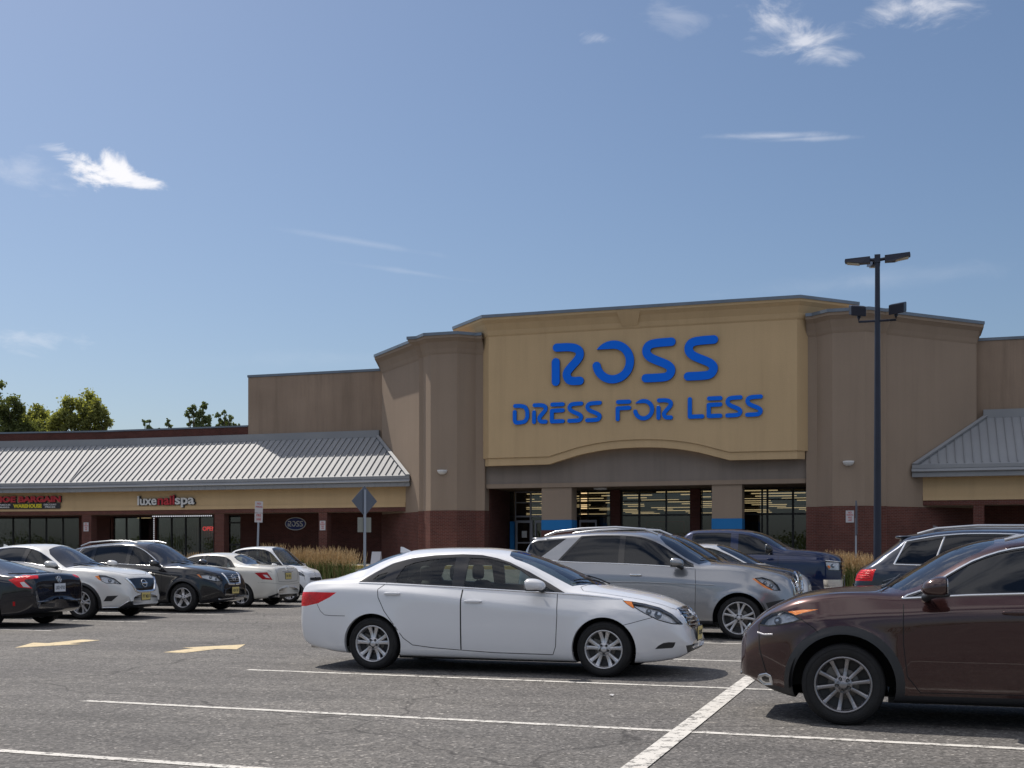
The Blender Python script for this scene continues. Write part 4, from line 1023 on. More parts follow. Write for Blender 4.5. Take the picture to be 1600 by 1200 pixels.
def tree(x, y, h, blobs, leafm, n, seed, label, size=0.16, group=None, name='broadleaf_tree', limb=True):
    """blobs: (dx, dy, z, rx, ry, rz) clumps that make up the crown"""
    r = random.Random(seed); t = thing(name, label, 'tree', (x, y, 0.6), 0, group)
    mb = MB(); mb.tube([(0, 0, 0), (0.1, 0, h*0.35), (0, 0.1, h*0.7)], [0.35*h/12, 0.25*h/12, 0.08*h/12], 10)
    for b in blobs:
        mb.tube([(0, 0, max(1.0, b[2]*0.45)), (b[0]*0.5, b[1]*0.5, b[2]*0.78), (b[0], b[1], b[2]+b[5]*0.3)], [0.13*h/12, 0.08*h/12, 0.025], 6)
    mb.build('trunk', M_BARK, t)
    vs, fs = [], []
    tot_ = sum(b[3]*b[4]*b[5] for b in blobs)
    for b in blobs:
        # sub-clumps, then leaves round each
        m = max(8, int(60*b[3]*b[5]/6)); per = max(6, int(n*b[3]*b[4]*b[5]/tot_/m))
        for _ in range(m):
            u = Vector((r.gauss(0, 1), r.gauss(0, 1), r.gauss(0, 1))).normalized()*r.uniform(0.25, 0.95)
            c_ = Vector((b[0]+u.x*b[3], b[1]+u.y*b[4], b[2]+u.z*b[5])); cr = r.uniform(0.20, 0.42)*min(b[3], b[5])
            for _ in range(per):
                w = Vector((r.gauss(0, 0.55), r.gauss(0, 0.55), r.gauss(0, 0.5)))*cr; p = c_+w
                a = Vector((r.gauss(0, 1), r.gauss(0, 1), r.gauss(0, 1))).normalized(); q = a.cross(Vector((r.gauss(0, 1), r.gauss(0, 1), r.gauss(0, 1)))).normalized()
                sz = size*r.uniform(0.6, 1.3); o = len(vs)
                vs += [p-a*sz, p+q*sz*0.55, p+a*sz, p-q*sz*0.55]; fs.append((o, o+1, o+2, o+3))
    mc = MB(); mc.add(vs, fs); mc.build('crown', leafm, t); return t
# depth 95 m: position from a sky bearing
def at(px, d, yoff=0):
    t_ = (px-800)/1900; c, s = math.cos(YAW), math.sin(YAW)
    return ((c*t_-s)*d, (s*t_+c)*d)
def bx(px, py0, py1, d):
    """crown centre and half height at distance d"""
    return None
SCL = 1/1900
def crown(px_c, d, items):
    """items: (px, py, rx px, ry px) clumps of a crown at distance d -> metres round the tree"""
    m = d/1900; out = []
    for px, py, rx, ry in items:
        out.append(((px-px_c)*m*0.95, random.Random(px).uniform(-1, 1)*rx*m*0.5, EYE-0.6+(863-py)*m, rx*m, rx*m*0.85, ry*m))
    return out
for pc, d, items, mt, n, sd, lb, sz, nm in (
    (125, 95, [(125, 640, 30, 26), (100, 655, 24, 22), (148, 650, 26, 24), (128, 690, 34, 30), (95, 700, 26, 26), (158, 690, 14, 22), (170, 655, 8, 10), (85, 660, 16, 16)], M_LEAF1, 24000, 5, 'round light green tree rising above the brick parapet at the left', 0.16, 'broadleaf_tree'),
    (70, 100, [(58, 650, 24, 22), (72, 680, 30, 26), (45, 700, 26, 30), (82, 672, 20, 20), (38, 660, 16, 18), (92, 690, 22, 20)], M_LEAF1, 15000, 6, 'mid green tree between the dark tree and the round light one', 0.16, 'broadleaf_tree'),
    (20, 90, [(18, 650, 26, 30), (30, 690, 34, 34), (5, 690, 26, 34)], M_LEAF2, 16000, 7, 'dark green tree near the left edge of the view', 0.15, 'broadleaf_tree'),
    (-14, 84, [(-12, 615, 16, 34), (-18, 660, 26, 40), (-30, 700, 30, 40)], M_LEAF2, 14000, 8, 'tall darkest tree cut by the left edge of the view', 0.14, 'broadleaf_tree')):
    x, y = at(pc, d); t = tree(x, y, EYE+(863-items[0][1])*d/1900, crown(pc, d, items), mt, n, sd, lb, sz*0.78, 'trees beyond the shop roofs', nm)
    t.rotation_euler.z = YAW
# pines: tufts on irregular limbs
def pine(pc, d, items, n, sd, lb, sz=0.13):
    x, y = at(pc, d); t = tree(x, y, EYE+(863-items[0][1])*d/1900, crown(pc, d, items), M_NEEDLE, n, sd, lb, sz, 'pines beyond the shop roofs', 'pine_tree'); t.rotation_euler.z = YAW; return t
pine(312, 110, [(318, 634, 10, 7), (300, 640, 9, 9), (292, 648, 8, 7), (312, 648, 14, 9), (322, 655, 12, 10), (300, 660, 14, 8), (318, 668, 20, 10)], 3800, 21, 'largest loose pine above the parapet left of the tan upper wall', 0.13)
pine(350, 112, [(350, 645, 6, 5), (342, 652, 9, 6), (358, 655, 8, 7), (350, 664, 16, 9), (368, 664, 10, 4)], 2000, 22, 'lower pine right of the largest one, next to the tan upper wall', 0.12)
pine(263, 115, [(263, 657, 3, 5), (263, 664, 5, 6)], 420, 23, 'tiny cone shaped pine tip above the parapet', 0.10)
pine(230, 115, [(226, 660, 5, 5), (234, 658, 3, 5), (230, 668, 9, 6), (250, 672, 10, 3)], 700, 24, 'small spiky pine top leftmost above the parapet', 0.12)
# the wooded edge behind the viewer that the shop windows reflect
r_ = random.Random(77)
vs, fs = [], []
for i in range(56):
    cx_ = -420+i*11.0+r_.uniform(-4, 4); cy_ = -260+r_.uniform(-12, 12); h_ = r_.uniform(6, 10)
    for k in range(420):
        u = Vector((r_.gauss(0, 1), r_.gauss(0, 1), r_.gauss(0, 1))).normalized()*r_.uniform(0.3, 1)
        p = Vector((cx_+u.x*8.5, cy_+u.y*4, h_*0.55+u.z*h_*0.5)); a = Vector((r_.gauss(0, 1), r_.gauss(0, 1), r_.gauss(0, 1))).normalized(); q = a.cross(Vector((0.3, 1, 0.2))).normalized()
        o = len(vs); s_ = r_.uniform(0.2, 0.45); vs += [p-a*s_, p+q*s_*0.7, p+a*s_, p-q*s_*0.7]; fs.append((o, o+1, o+2, o+3))
mb = MB(); mb.add(vs, fs); tag(mb.build('tree_belt', M_LEAF2), 'belt of trees behind the viewer, reflected in the windows', 'trees', kind='stuff')

# scraps of litter on the asphalt
for x, y, lb in ((-13.75, 15.85, 'crumpled white scrap on the asphalt left of the yellow arrows'), (-12.4, 26.2, 'small white scrap on the asphalt in front of the tiny white car'), (-2.75, 11.7, 'pale flattened scrap on the asphalt below the white sedan front door')):
    r2 = random.Random(int(x*10)); mb = MB(); bm_ = []
    n_ = 9; ring = [(0.032*math.cos(a)*r2.uniform(0.5, 1.2), 0.025*math.sin(a)*r2.uniform(0.5, 1.2), r2.uniform(0.0, 0.02)) for a in np.linspace(0, 2*PI, n_+1)[:-1]]
    mb.add(ring+[(0, 0, 0.02)], [(i, (i+1) % n_, n_) for i in range(n_)]); tag(mb.build('paper_scrap', M_WHITE, None, (x, y, gz(x, y)+0.004)), lb, 'litter')
# ---------------------------------------------------------------- vehicles
def pchip(pts, x):
    xs = np.array([p[0] for p in pts], float); ys = np.array([p[1] for p in pts], float)
    x = np.asarray(x, float)
    if len(xs) == 1: return np.full_like(x, ys[0])
    h = np.diff(xs); d = np.diff(ys)/h; m = np.zeros_like(ys)
    if len(xs) == 2: m[:] = d[0]
    else:
        for i in range(1, len(xs)-1):
            if d[i-1]*d[i] > 0:
                w1, w2 = 2*h[i]+h[i-1], h[i]+2*h[i-1]; m[i] = (w1+w2)/(w1/d[i-1]+w2/d[i])
        m[0], m[-1] = d[0], d[-1]
    xc = np.clip(x, xs[0], xs[-1]); k = np.clip(np.searchsorted(xs, xc)-1, 0, len(h)-1); t = (xc-xs[k])/h[k]
    return (2*t**3-3*t**2+1)*ys[k]+(t**3-2*t**2+t)*h[k]*m[k]+(-2*t**3+3*t**2)*ys[k+1]+(t**3-t**2)*h[k]*m[k+1]

# control order: 0 under centre, 1 under, 2 rocker under, 3 sill, 4 mid, 5 shoulder, 6 belt, 7 glass middle, 8 rail, 9 crown, 10 top centre
FR_ = [0, .3, .35, .45, .5, .22, .16, .5, .28, .5, 0]
def section_points(Pc):
    out = []; tagc = []
    n = len(Pc)
    prev = Pc[0]; out.append(Pc[0]); tagc.append(0.0)
    for k in range(1, n-1):
        a, b, c = Pc[k-1], Pc[k], Pc[k+1]; f = FR_[k]
        p, q = b+(a-b)*f, b+(c-b)*f
        m = 1 if k < 3 else 3
        for j in range(1, m+1):
            u = prev+(p-prev)*j/m
            if j < m or f < 0.5: out.append(u); tagc.append(k-1+(j/m)*(1-f))
        na = 4 if k in (3, 4, 8) else 3
        for j in range(0 if f >= 0.5 else 1, na+1):
            t = j/na; out.append(p*(1-t)**2+b*2*t*(1-t)+q*t*t); tagc.append(k-f+2*f*t)
        prev = q
    for j in range(1, 4): out.append(prev+(Pc[-1]-prev)*j/3); tagc.append(n-1.5+0.5*j/3)
    return np.array(out), tagc

class Proj:
    """a flat view of the car used for cutting panels: azimuth from straight ahead (0 front, 90 side, 180 rear) or 'top'"""
    def __init__(s, az):
        s.az = az
        if az == 'top': s.e1, s.e2, s.f = Vector((1, 0, 0)), Vector((0, 1, 0)), Vector((0, 0, 1))
        else:
            a = math.radians(az); s.e1 = Vector((math.sin(a), -math.cos(a), 0)); s.e2 = Vector((0, 0, 1)); s.f = Vector((math.cos(a), math.sin(a), 0))
    def to2(s, p): return (p.dot(s.e1), p.dot(s.e2))
def in_poly(x, y, poly):
    c = False; j = len(poly)-1
    for i in range(len(poly)):
        xi, yi = poly[i]; xj, yj = poly[j]
        if (yi > y) != (yj > y) and x < (xj-xi)*(y-yi)/(yj-yi)+xi: c = not c
        j = i
    return c
def arc(cx, cz, r, a0, a1, n):
    return [(cx+r*math.cos(math.radians(a0+(a1-a0)*i/n)), cz+r*math.sin(math.radians(a0+(a1-a0)*i/n))) for i in range(n+1)]

class Car:
    def __init__(s, name, label, loc, rz, sp, cat='car', group=None):
        s.t = thing(name, label, cat, loc, rz, group); s.sp = sp
        s.halfsurface()
    # ---- shape
    def halfsurface(s):
        sp = s.sp; x0, x1 = sp['top'][0][0], sp['top'][-1][0]
        L = x1-x0
        u = np.linspace(0, 1, sp.get('n', 120))
        # stations: dense at both ends
        def ease(u): return 0.5-0.5*np.cos(PI*u)
        xs = np.unique(np.concatenate([x0+L*(0.35*ease(u)+0.65*u), x1-np.array([.002, .006, .012, .02, .03, .045, .06]), x0+np.array([.002, .006, .012, .02, .03, .045, .06])]))
        g = lambda k: pchip(sp[k], xs)
        top, rail, railw, belt, beltw, sh, shw, mid, midw, sill, sillw, bot = [g(k) for k in ('top', 'rail', 'railw', 'belt', 'beltw', 'sh', 'shw', 'mid', 'midw', 'sill', 'sillw', 'bot')]
        pf, pr = sp['planf'], sp['planr']       # (start of taper, width ratio at the tip, power)
        def plan(x):
            r = np.ones_like(x)
            for (xa, ratio, pw), xe in ((pf, x1), (pr, x0)):
                t = np.clip((x-xa)/(xe-xa), 0, 1)
                r = r*(1-(1-ratio)*t**pw)
                e = sp.get('round', 0.07); q = np.clip(1-np.abs(xe-x)/e, 0, 1)
                r = r*(1-0.16*(1-np.sqrt(np.clip(1-q**2, 0, 1))))
            return r
        pl = plan(xs)
        bulge = sp.get('bulge', 0.02); cr = sp.get('crown', 0.8)
        P = []
        for i, x in enumerate(xs):
            k = pl[i]; w9 = railw[i]*0.55
            rl = min(rail[i], top[i]-0.002); bl = min(belt[i], rl-0.004); shz = min(sh[i], bl-0.004); mz = min(mid[i], shz-0.01); sz = min(sill[i], mz-0.01); bz = min(bot[i], sz-0.004)
            ctr = np.array([(0, bz), (sillw[i]*0.6, bz), (sillw[i]-0.05, bz+0.0), (sillw[i], sz), (midw[i], mz), (shw[i], shz), (beltw[i], bl),
                            ((beltw[i]+railw[i])/2+bulge, (bl+rl)/2), (railw[i], rl), (w9, rl+(top[i]-rl)*cr), (0, top[i])], float)
            pts, tg = section_points(ctr)
            P.append([(x, yy*k, zz) for yy, zz in pts])
        P = np.array(P); s.tags = tg; s.ctag = tg
        # flares round the wheel openings
        fa = sp.get('flare', 0.018); R = sp['R']
        for wx in (0.0, -sp['wb']):
            r = np.hypot(P[:, :, 0]-wx, P[:, :, 2]-sp['hub']); q = np.clip((R+0.09-r)/0.09, 0, 1); q = q*q*(3-2*q)
            msk = (P[:, :, 1] > 0.5) & (P[:, :, 2] < sp.get('flare_top', 0.85)); P[:, :, 1] += fa*q*msk
        if sp.get('nosecut'): sp['nosecut'](P)
        nx, nv = P.shape[:2]; s.P = P
        vs = P.reshape(-1, 3); fs = [(i*nv+j, (i+1)*nv+j, (i+1)*nv+j+1, i*nv+j+1) for i in range(nx-1) for j in range(nv-1)]
        fs = [f[::-1] for f in fs]
        # end caps: side points to the centre plane
        def capq(i, flip):
            base = len(V); idx = i*nv
            out = []
            for j in range(nv): V.append((P[i, j, 0], 0.0, P[i, j, 2]))
            for j in range(nv-1):
                f = (idx+j, idx+j+1, base+j+1, base+j); out.append(f if flip else f[::-1])
            return out
        V = [tuple(v) for v in vs]
        fs += capq(nx-1, False); fs += capq(0, True)
        me = bpy.data.meshes.new('half'); me.from_pydata(V, [], fs); me.validate()
        bm = bmesh.new(); bm.from_mesh(me); bpy.data.meshes.remove(me)
        bmesh.ops.remove_doubles(bm, verts=bm.verts, dist=0.0004)
        bm.normal_update()
        # make outward: test a side face
        bad = sum(1 for f in bm.faces if f.calc_center_median().y > 0.6 and f.normal.y < -0.3); good = sum(1 for f in bm.faces if f.calc_center_median().y > 0.6 and f.normal.y > 0.3)
        if bad > good: bmesh.ops.reverse_faces(bm, faces=bm.faces); bm.normal_update()
        bm.verts.ensure_lookup_table(); bm.faces.ensure_lookup_table()
        s.bm = bm
        s.ov = [v.co.copy() for v in bm.verts]; s.on = []
        for v in bm.verts:
            n = v.normal.copy()
            if abs(v.co.y) < 0.002: n.y = 0
            s.on.append(n.normalized() if n.length > 1e-6 else Vector((0, 0, 1)))
        s.of = [tuple(v.index for v in f.verts) for f in bm.faces]
        s.bvh = BVHTree.FromPolygons(s.ov, s.of)
        s.rid = bm.faces.layers.int.new('rid')
    def nrm(s, p):
        co, n, i, d = s.bvh.find_nearest(p)
        if i is None: return Vector((0, 0, 1))
        f = s.of[i]
        w = poly_3d_calc([s.ov[k] for k in f], co); r = Vector((0, 0, 0))
        for k, a in zip(f, w): r += s.on[k]*a
        if abs(p.y) < 0.002: r.y = 0
        return r.normalized() if r.length > 1e-6 else n
    def hit(s, az, a, b):
        """point and normal on the half surface seen in projection az at (a, b)"""
        pj = Proj(az); o = pj.e1*a+pj.e2*b+pj.f*6
        co, n, i, d = s.bvh.ray_cast(o, -pj.f, 12)
        if co is None: return None, None
        return co, s.nrm(co)
    # ---- cutting
    def cut(s, regions):
        """regions: dicts with name, az, poly; optional y (min |y|), zmin, zmax, face (facing threshold)"""
        bm = s.bm; rid = s.rid
        for R in regions:
            pj = Proj(R['az']); poly = R['poly']; th = R.get('face', 0.12)
            xs = [p[0] for p in poly]; ys = [p[1] for p in poly]; bb = (min(xs), max(xs), min(ys), max(ys))
            cand = set()
            for f in bm.faces:
                if f.normal.dot(pj.f) < th: continue
                if R.get('ymin') and max(v.co.y for v in f.verts) < R['ymin']: continue
                q = [pj.to2(v.co) for v in f.verts]
                if max(a for a, _ in q) < bb[0] or min(a for a, _ in q) > bb[1] or max(b for _, b in q) < bb[2] or min(b for _, b in q) > bb[3]: continue
                cand.add(f)
            n = len(poly)
            for i in range(n):
                a, b = poly[i], poly[(i+1) % n]
                dx, dy = b[0]-a[0], b[1]-a[1]
                if abs(dx)+abs(dy) < 1e-6: continue
                lo0, hi0, lo1, hi1 = min(a[0], b[0])-.002, max(a[0], b[0])+.002, min(a[1], b[1])-.002, max(a[1], b[1])+.002
                pn = (pj.e1*(-dy)+pj.e2*dx).normalized(); pc = pj.e1*a[0]+pj.e2*a[1]
                sub = []
                for f in cand:
                    if not f.is_valid: continue
                    q = [pj.to2(v.co) for v in f.verts]
                    if max(u for u, _ in q) < lo0 or min(u for u, _ in q) > hi0 or max(w for _, w in q) < lo1 or min(w for _, w in q) > hi1: continue
                    ds = [(v.co-pc).dot(pn) for v in f.verts]
                    if min(ds) > -1e-5 or max(ds) < 1e-5: continue
                    sub.append(f)
                if not sub: continue
                ed = list({e for f in sub for e in f.edges}); ve = list({v for f in sub for v in f.verts})
                res = bmesh.ops.bisect_plane(bm, geom=sub+ed+ve, dist=1e-6, plane_co=pc, plane_no=pn)
                cand = {f for f in cand if f.is_valid}
                for g in res['geom']+res['geom_cut']:
                    if isinstance(g, bmesh.types.BMFace): cand.add(g)
                    elif isinstance(g, bmesh.types.BMEdge):
                        for f in g.link_faces: cand.add(f)
            cand = {f for f in cand if f.is_valid}
        bm.normal_update()
        for k, R in enumerate(regions, 1):
            pj = Proj(R['az']); poly = R['poly']; th = R.get('face', 0.12)
            for f in bm.faces:
                if f[rid]: continue
                if f.normal.dot(pj.f) < th and not R.get('any'): continue
                c = f.calc_center_median()
                if R.get('ymin') and c.y < R['ymin']: continue
                if in_poly(*pj.to2(c), poly): f[rid] = k
        s.regions = regions
    def take(s, k, offset=0.0, shrink=1.0, lip=0.0, archlip=0.0, void=()):
        """faces of region k as (verts, faces, per-vertex normals), with inward lips at its free borders"""
        bm = s.bm; V, Nn, F, idx = [], [], [], {}
        fl = [f for f in bm.faces if f[s.rid] == k]
        if not fl: return None
        cen = sum((f.calc_center_median() for f in fl), Vector())/len(fl)
        def vid(v):
            if v.index not in idx:
                n = s.nrm(v.co); p = v.co+n*offset
                if shrink != 1.0: p = cen+(p-cen)*shrink
                idx[v.index] = len(V); V.append(p); Nn.append(n)
            return idx[v.index]
        bm.verts.index_update()
        for f in fl: F.append(tuple(vid(v) for v in f.verts))
        if lip:
            for f in fl:
                for l in f.loops:
                    e = l.edge
                    oth = [g[s.rid] for g in e.link_faces if g is not f]
                    if oth and not any(o in void for o in oth): continue
                    a, b = l.vert.co, l.link_loop_next.vert.co
                    if abs(a.y) < .003 and abs(b.y) < .003: continue
                    arch = any(o in void and s.regions[o-1]['name'] == 'arch' for o in oth)
                    na, nb = s.nrm(a), s.nrm(b)
                    if arch: da = db = Vector((0, -archlip, 0))
                    else: da, db = -na*lip, -nb*lip
                    o = len(V); V += [a.copy(), b.copy(), b+db, a+da]
                    t = (b-a); fn = (da).cross(t).normalized() if t.length > 1e-7 else na
                    Nn += [fn]*4; F.append((o+1, o, o+3, o+2))
        return V, F, Nn
    def emit(s, name, parts, mats, parent=None, side=0, sub=False):
        """parts: list of (V, F, N, material index); side 0 both halves in one mesh, +1 left (y>0), -1 right"""
        V, F, Nn, MI = [], [], [], []
        for sgn in ((1, -1) if side == 0 else (side,)):
            for (v, f, n, mi) in parts:
                o = len(V)
                V += [(p.x, p.y*sgn, p.z) for p in v]; Nn += [(q.x, q.y*sgn, q.z) for q in n]
                for t in f: F.append(tuple(i+o for i in (t if sgn > 0 else t[::-1]))); MI.append(mi)
        if side == 0:            # join the halves along the centre plane
            key, mp = {}, []
            V2, N2 = [], []
            for p, q in zip(V, Nn):
                k = (round(p[0], 4), round(p[2], 4)) if abs(p[1]) < 2e-3 else None
                if k is not None and k in key: mp.append(key[k]); continue
                if k is not None: key[k] = len(V2); p = (p[0], 0.0, p[2])
                mp.append(len(V2)); V2.append(p); N2.append(q)
            F2, M2 = [], []
            for t, m in zip(F, MI):
                t = tuple(mp[i] for i in t)
                if len(set(t)) == len(t): F2.append(t); M2.append(m)
            V, Nn, F, MI = V2, N2, F2, M2
        me = bpy.data.meshes.new(name); me.from_pydata(V, [], F)
        for m in mats: me.materials.append(m)
        me.polygons.foreach_set('material_index', MI); me.polygons.foreach_set('use_smooth', [True]*len(F))
        ln = [Nn[l.vertex_index] for l in me.loops]
        me.normals_split_custom_set(ln)
        return link(name, me, parent or s.t)
    def strip(s, az, pts, w, h=0.0, mat=None, name=None, parent=None, lift=0.0015, side=0, close=False, step=0.02, az2=None):
        """a ribbon laid on the surface along a polyline; h raises its middle"""
        if close: pts = list(pts)+[pts[0]]
        P = []
        for i in range(len(pts)-1):
            a, b = Vector(pts[i]), Vector(pts[i+1]); n = max(1, int((b-a).length/step))
            for k in range(n): P.append(a.lerp(b, k/n))
        P.append(Vector(pts[-1]))
        runs, cur = [], []
        for p in P:
            co, n = s.hit(az, p.x, p.y)
            if co is None:
                if len(cur) > 1: runs.append(cur)
                cur = []; continue
            if cur and (co-cur[-1][0]).length > 0.15:
                if len(cur) > 1: runs.append(cur)
                cur = []
            cur.append((co, n))
        if len(cur) > 1: runs.append(cur)
        V, F, Nn = [], [], []
        for run in runs:
            n0 = len(V)
            for i, (c, n) in enumerate(run):
                d = (run[min(i+1, len(run)-1)][0]-run[max(i-1, 0)][0])
                if d.length < 1e-6: d = Vector((1, 0, 0))
                sd = n.cross(d.normalized()).normalized()
                if h:
                    for a, b in ((-0.5, 0), (-0.3, 0.8), (0, 1), (0.3, 0.8), (0.5, 0)):
                        V.append(c+sd*w*a+n*(lift+h*b)); Nn.append((n+sd*a*2.2).normalized())
                else:
                    for a in (-0.5, 0.5): V.append(c+sd*w*a+n*lift); Nn.append(n)
            m = 5 if h else 2
            for i in range(len(run)-1):
                for j in range(m-1): F.append((n0+i*m+j, n0+(i+1)*m+j, n0+(i+1)*m+j+1, n0+i*m+j+1))
        if not V: return None
        if name is None: return (V, F, Nn)
        if side == 0 and min(v.y for v in V) > 0.03:
            s.emit(name, [(V, F, Nn, 0)], [mat], parent, 1); return s.emit(name, [(V, F, Nn, 0)], [mat], parent, -1)
        return s.emit(name, [(V, F, Nn, 0)], [mat], parent, side)
    def mesh(s, mb, name, mats, parent=None, mirror=0, **k):
        """mirror: 0 as built, 2 both sides in one mesh, -1 mirrored copy"""
        if mirror in (2, -1):
            m2 = MB(); 
            vs = [(x, -y, z) for x, y, z in mb.v]
            if mirror == 2: m2.v = list(mb.v); m2.f = list(mb.f); m2.m = list(mb.m); m2.sm = list(mb.sm)
            o = len(m2.v); m2.v += vs; m2.f += [tuple(i+o for i in f[::-1]) for f in mb.f]; m2.m += mb.m; m2.sm += mb.sm; mb = m2
        return mb.build(name, mats, parent or s.t, **k)

# ---------------------------------------------------------------- wheels
WHEELS = {}
def spokes(style, rr):
    """spoke list: (centre angle, half width at hub, half width at rim, angular skew, hub radius)"""
    out = []
    if style == 'pairs5':
        for k in range(5):
            a = 90+72*k
            for s_ in (-1, 1): out.append((math.radians(a+s_*9), 0.020, 0.026, math.radians(s_*4.5), 0.045))
    elif style == 'ten':
        for k in range(10): out.append((math.radians(90+36*k), 0.0165, 0.0185, 0, 0.05))
    elif style == 'five_double':
        for k in range(5):
            a = 90+72*k
            for s_ in (-1, 1): out.append((math.radians(a+s_*6), 0.022, 0.021, math.radians(s_*7), 0.045))
    elif style == 'five':
        for k in range(5): out.append((math.radians(90+72*k), 0.035, 0.05, 0, 0.05))
    elif style == 'twist5':
        for k in range(5):
            a = 90+72*k; out.append((math.radians(a), 0.022, 0.020, math.radians(10), 0.05)); out.append((math.radians(a+26), 0.020, 0.024, math.radians(-8), 0.05))
    elif style == 'six':
        for k in range(6):
            for s_ in (-1, 1): out.append((math.radians(90+60*k+s_*5), 0.022, 0.022, math.radians(s_*8), 0.05))
    elif style == 'three':
        for k in range(3): out.append((math.radians(90+120*k), 0.05, 0.06, 0, 0.05))
    return out
def wheel(car, x, side, hub, r, rr, tw, style, rimmat=None, y=None, darkpocket=True, steer=0):
    """tyre outer radius r, visible rim radius rr, tyre width tw; side -1 right, +1 left"""
    key = (r, rr, tw, style, rimmat.name if rimmat else '')
    if key not in WHEELS:
        ty = MB(); h = tw/2
        prof = [(rr-0.012, -h+0.030), (rr+0.004, -h+0.012), (rr+0.02, -h+0.004), (rr+(r-rr)*0.45, -h-0.004), (r-0.035, -h+0.004), (r-0.014, -h+0.014), (r-0.004, -h+0.030), (r, -h+0.05)]
        for yy in np.linspace(-h+0.05, h-0.05, 5)[1:-1]: prof += [(r, yy-0.006), (r-0.007, yy-0.003), (r-0.007, yy+0.003), (r, yy+0.006)]
        prof += [(r, h-0.05), (r-0.004, h-0.03), (r-0.014, h-0.014), (r-0.035, h-0.004), (rr+0.02, h-0.004), (rr-0.01, h-0.03)]
        ty.lathe(prof, 72, 'y')
        # raised ring and lettering blocks on the sidewall
        ty.lathe([(r-0.040, -h-0.000), (r-0.038, -h-0.003), (r-0.034, -h+0.002)], 72, 'y')
        tyre = ty.data('tyre', M_TYRE)
        rm = MB()
        # lip and barrel
        rm.lathe([(rr-0.006, -h+0.030), (rr+0.006, -h+0.016), (rr+0.004, -h+0.008), (rr-0.004, -h+0.004), (rr-0.012, -h+0.010), (rr-0.016, -h+0.024), (rr-0.024, -h+0.06), (rr-0.03, h-0.03), (rr-0.006, h-0.02)], 72, 'y', mi=0)
        rm.lathe([(rr-0.026, -h+0.075), (0.0, -h+0.11)], 48, 'y', mi=1)
        f0 = -h+0.022           # face of the spokes at the rim
        hubY = -h+0.026
        for (a, w0, w1, sk, hr) in spokes(style, rr):
            st = []
            for i in range(7):
                q = i/6; rad = hr+(rr-0.013-hr)*q; ang = a+sk*q; w = w0+(w1-w0)*q
                if i == 6: w *= 1.25
                d = Vector((math.cos(ang), 0, math.sin(ang))); sd = Vector((-math.sin(ang), 0, math.cos(ang)))
                yf = hubY+(f0-hubY)*q+0.016*math.sin(PI*q)*(1 if style not in ('five_double',) else 0.6)
                c0 = d*rad
                st.append([c0-sd*w+Vector((0, yf+0.020, 0)), c0-sd*w*0.78+Vector((0, yf+0.003, 0)), c0-sd*w*0.3+Vector((0, yf, 0)), c0+sd*w*0.3+Vector((0, yf, 0)), c0+sd*w*0.78+Vector((0, yf+0.003, 0)), c0+sd*w+Vector((0, yf+0.020, 0))])
            m = 6; vs = [v for rg in st for v in rg]
            rm.add(vs, [(i*m+j, i*m+j+1, (i+1)*m+j+1, (i+1)*m+j) for i in range(6) for j in range(m-1)], 0, False)
        rm.lathe([(0.0, hubY-0.006), (0.028, hubY-0.006), (0.034, hubY-0.002), (0.036, hubY+0.004), (0.068, hubY+0.003), (0.075, hubY+0.010), (0.08, hubY+0.04)], 36, 'y', mi=0)
        for k in range(5):
            a = math.radians(90+36+72*k); c0 = Vector((math.cos(a), 0, math.sin(a)))*0.053
            rm.lathe([(0.0, 0.002), (0.011, 0.002), (0.014, -0.0005), (0.0155, -0.0005)], 14, 'y', (c0.x, hubY-0.001, c0.z), mi=2)
        rim = rm.data('rim', [rimmat or M_ALLOY, M_ALLOYDARK, M_GLOSSBLACK])
        dm = MB(); dm.lathe([(0.07, -h+0.088), (rr*0.72, -h+0.088), (rr*0.72, -h+0.105), (0.07, -h+0.105)], 40, 'y')
        dm2 = dm; dm2.obox((rr*0.55*math.cos(2.6), -h+0.09, rr*0.55*math.sin(2.6)), (0.02, 0, 0.045), (0, 0.02, 0), (0.04, 0, -0.015)); disc = dm2.data('brake_disc', M_DISC)
        WHEELS[key] = (tyre, rim, disc)
    tyre, rim, disc = WHEELS[key]
    w = link('wheel', None, car.t, (x, side*y, hub), 0 if side < 0 else PI)
    w.rotation_euler = (0, random.Random(int(x*100)+side).uniform(0, 1.2) if style not in ('pairs5',) else 0, (0 if side < 0 else PI)+steer)
    link('tyre', tyre, w); link('rim', rim, w); link('brake_disc', disc, w)
    return w

def wells(car, hub, R, wb, halfw, depth=0.34):
    for wx in (0, -wb):
        n = 24
        for sg in (1, -1):
            mb = MB(); r0 = R+0.025; vs, fs = [], []
            for i in range(n+1):
                a = math.radians(-6)+(math.radians(192))*i/n; c_, s_ = math.cos(a), math.sin(a)
                for yy in (halfw-0.045, halfw-depth): vs.append((wx+r0*c_, sg*yy, hub+r0*s_))
            for i in range(n): fs.append((2*i, 2*i+1, 2*i+3, 2*i+2))
            o = len(vs); vs.append((wx, sg*(halfw-depth), hub))
            for i in range(n): fs.append((2*i+1, o, 2*i+3))
            mb.add(vs, fs, 0)
            mb.build('wheel_well', M_DARK, car.t)

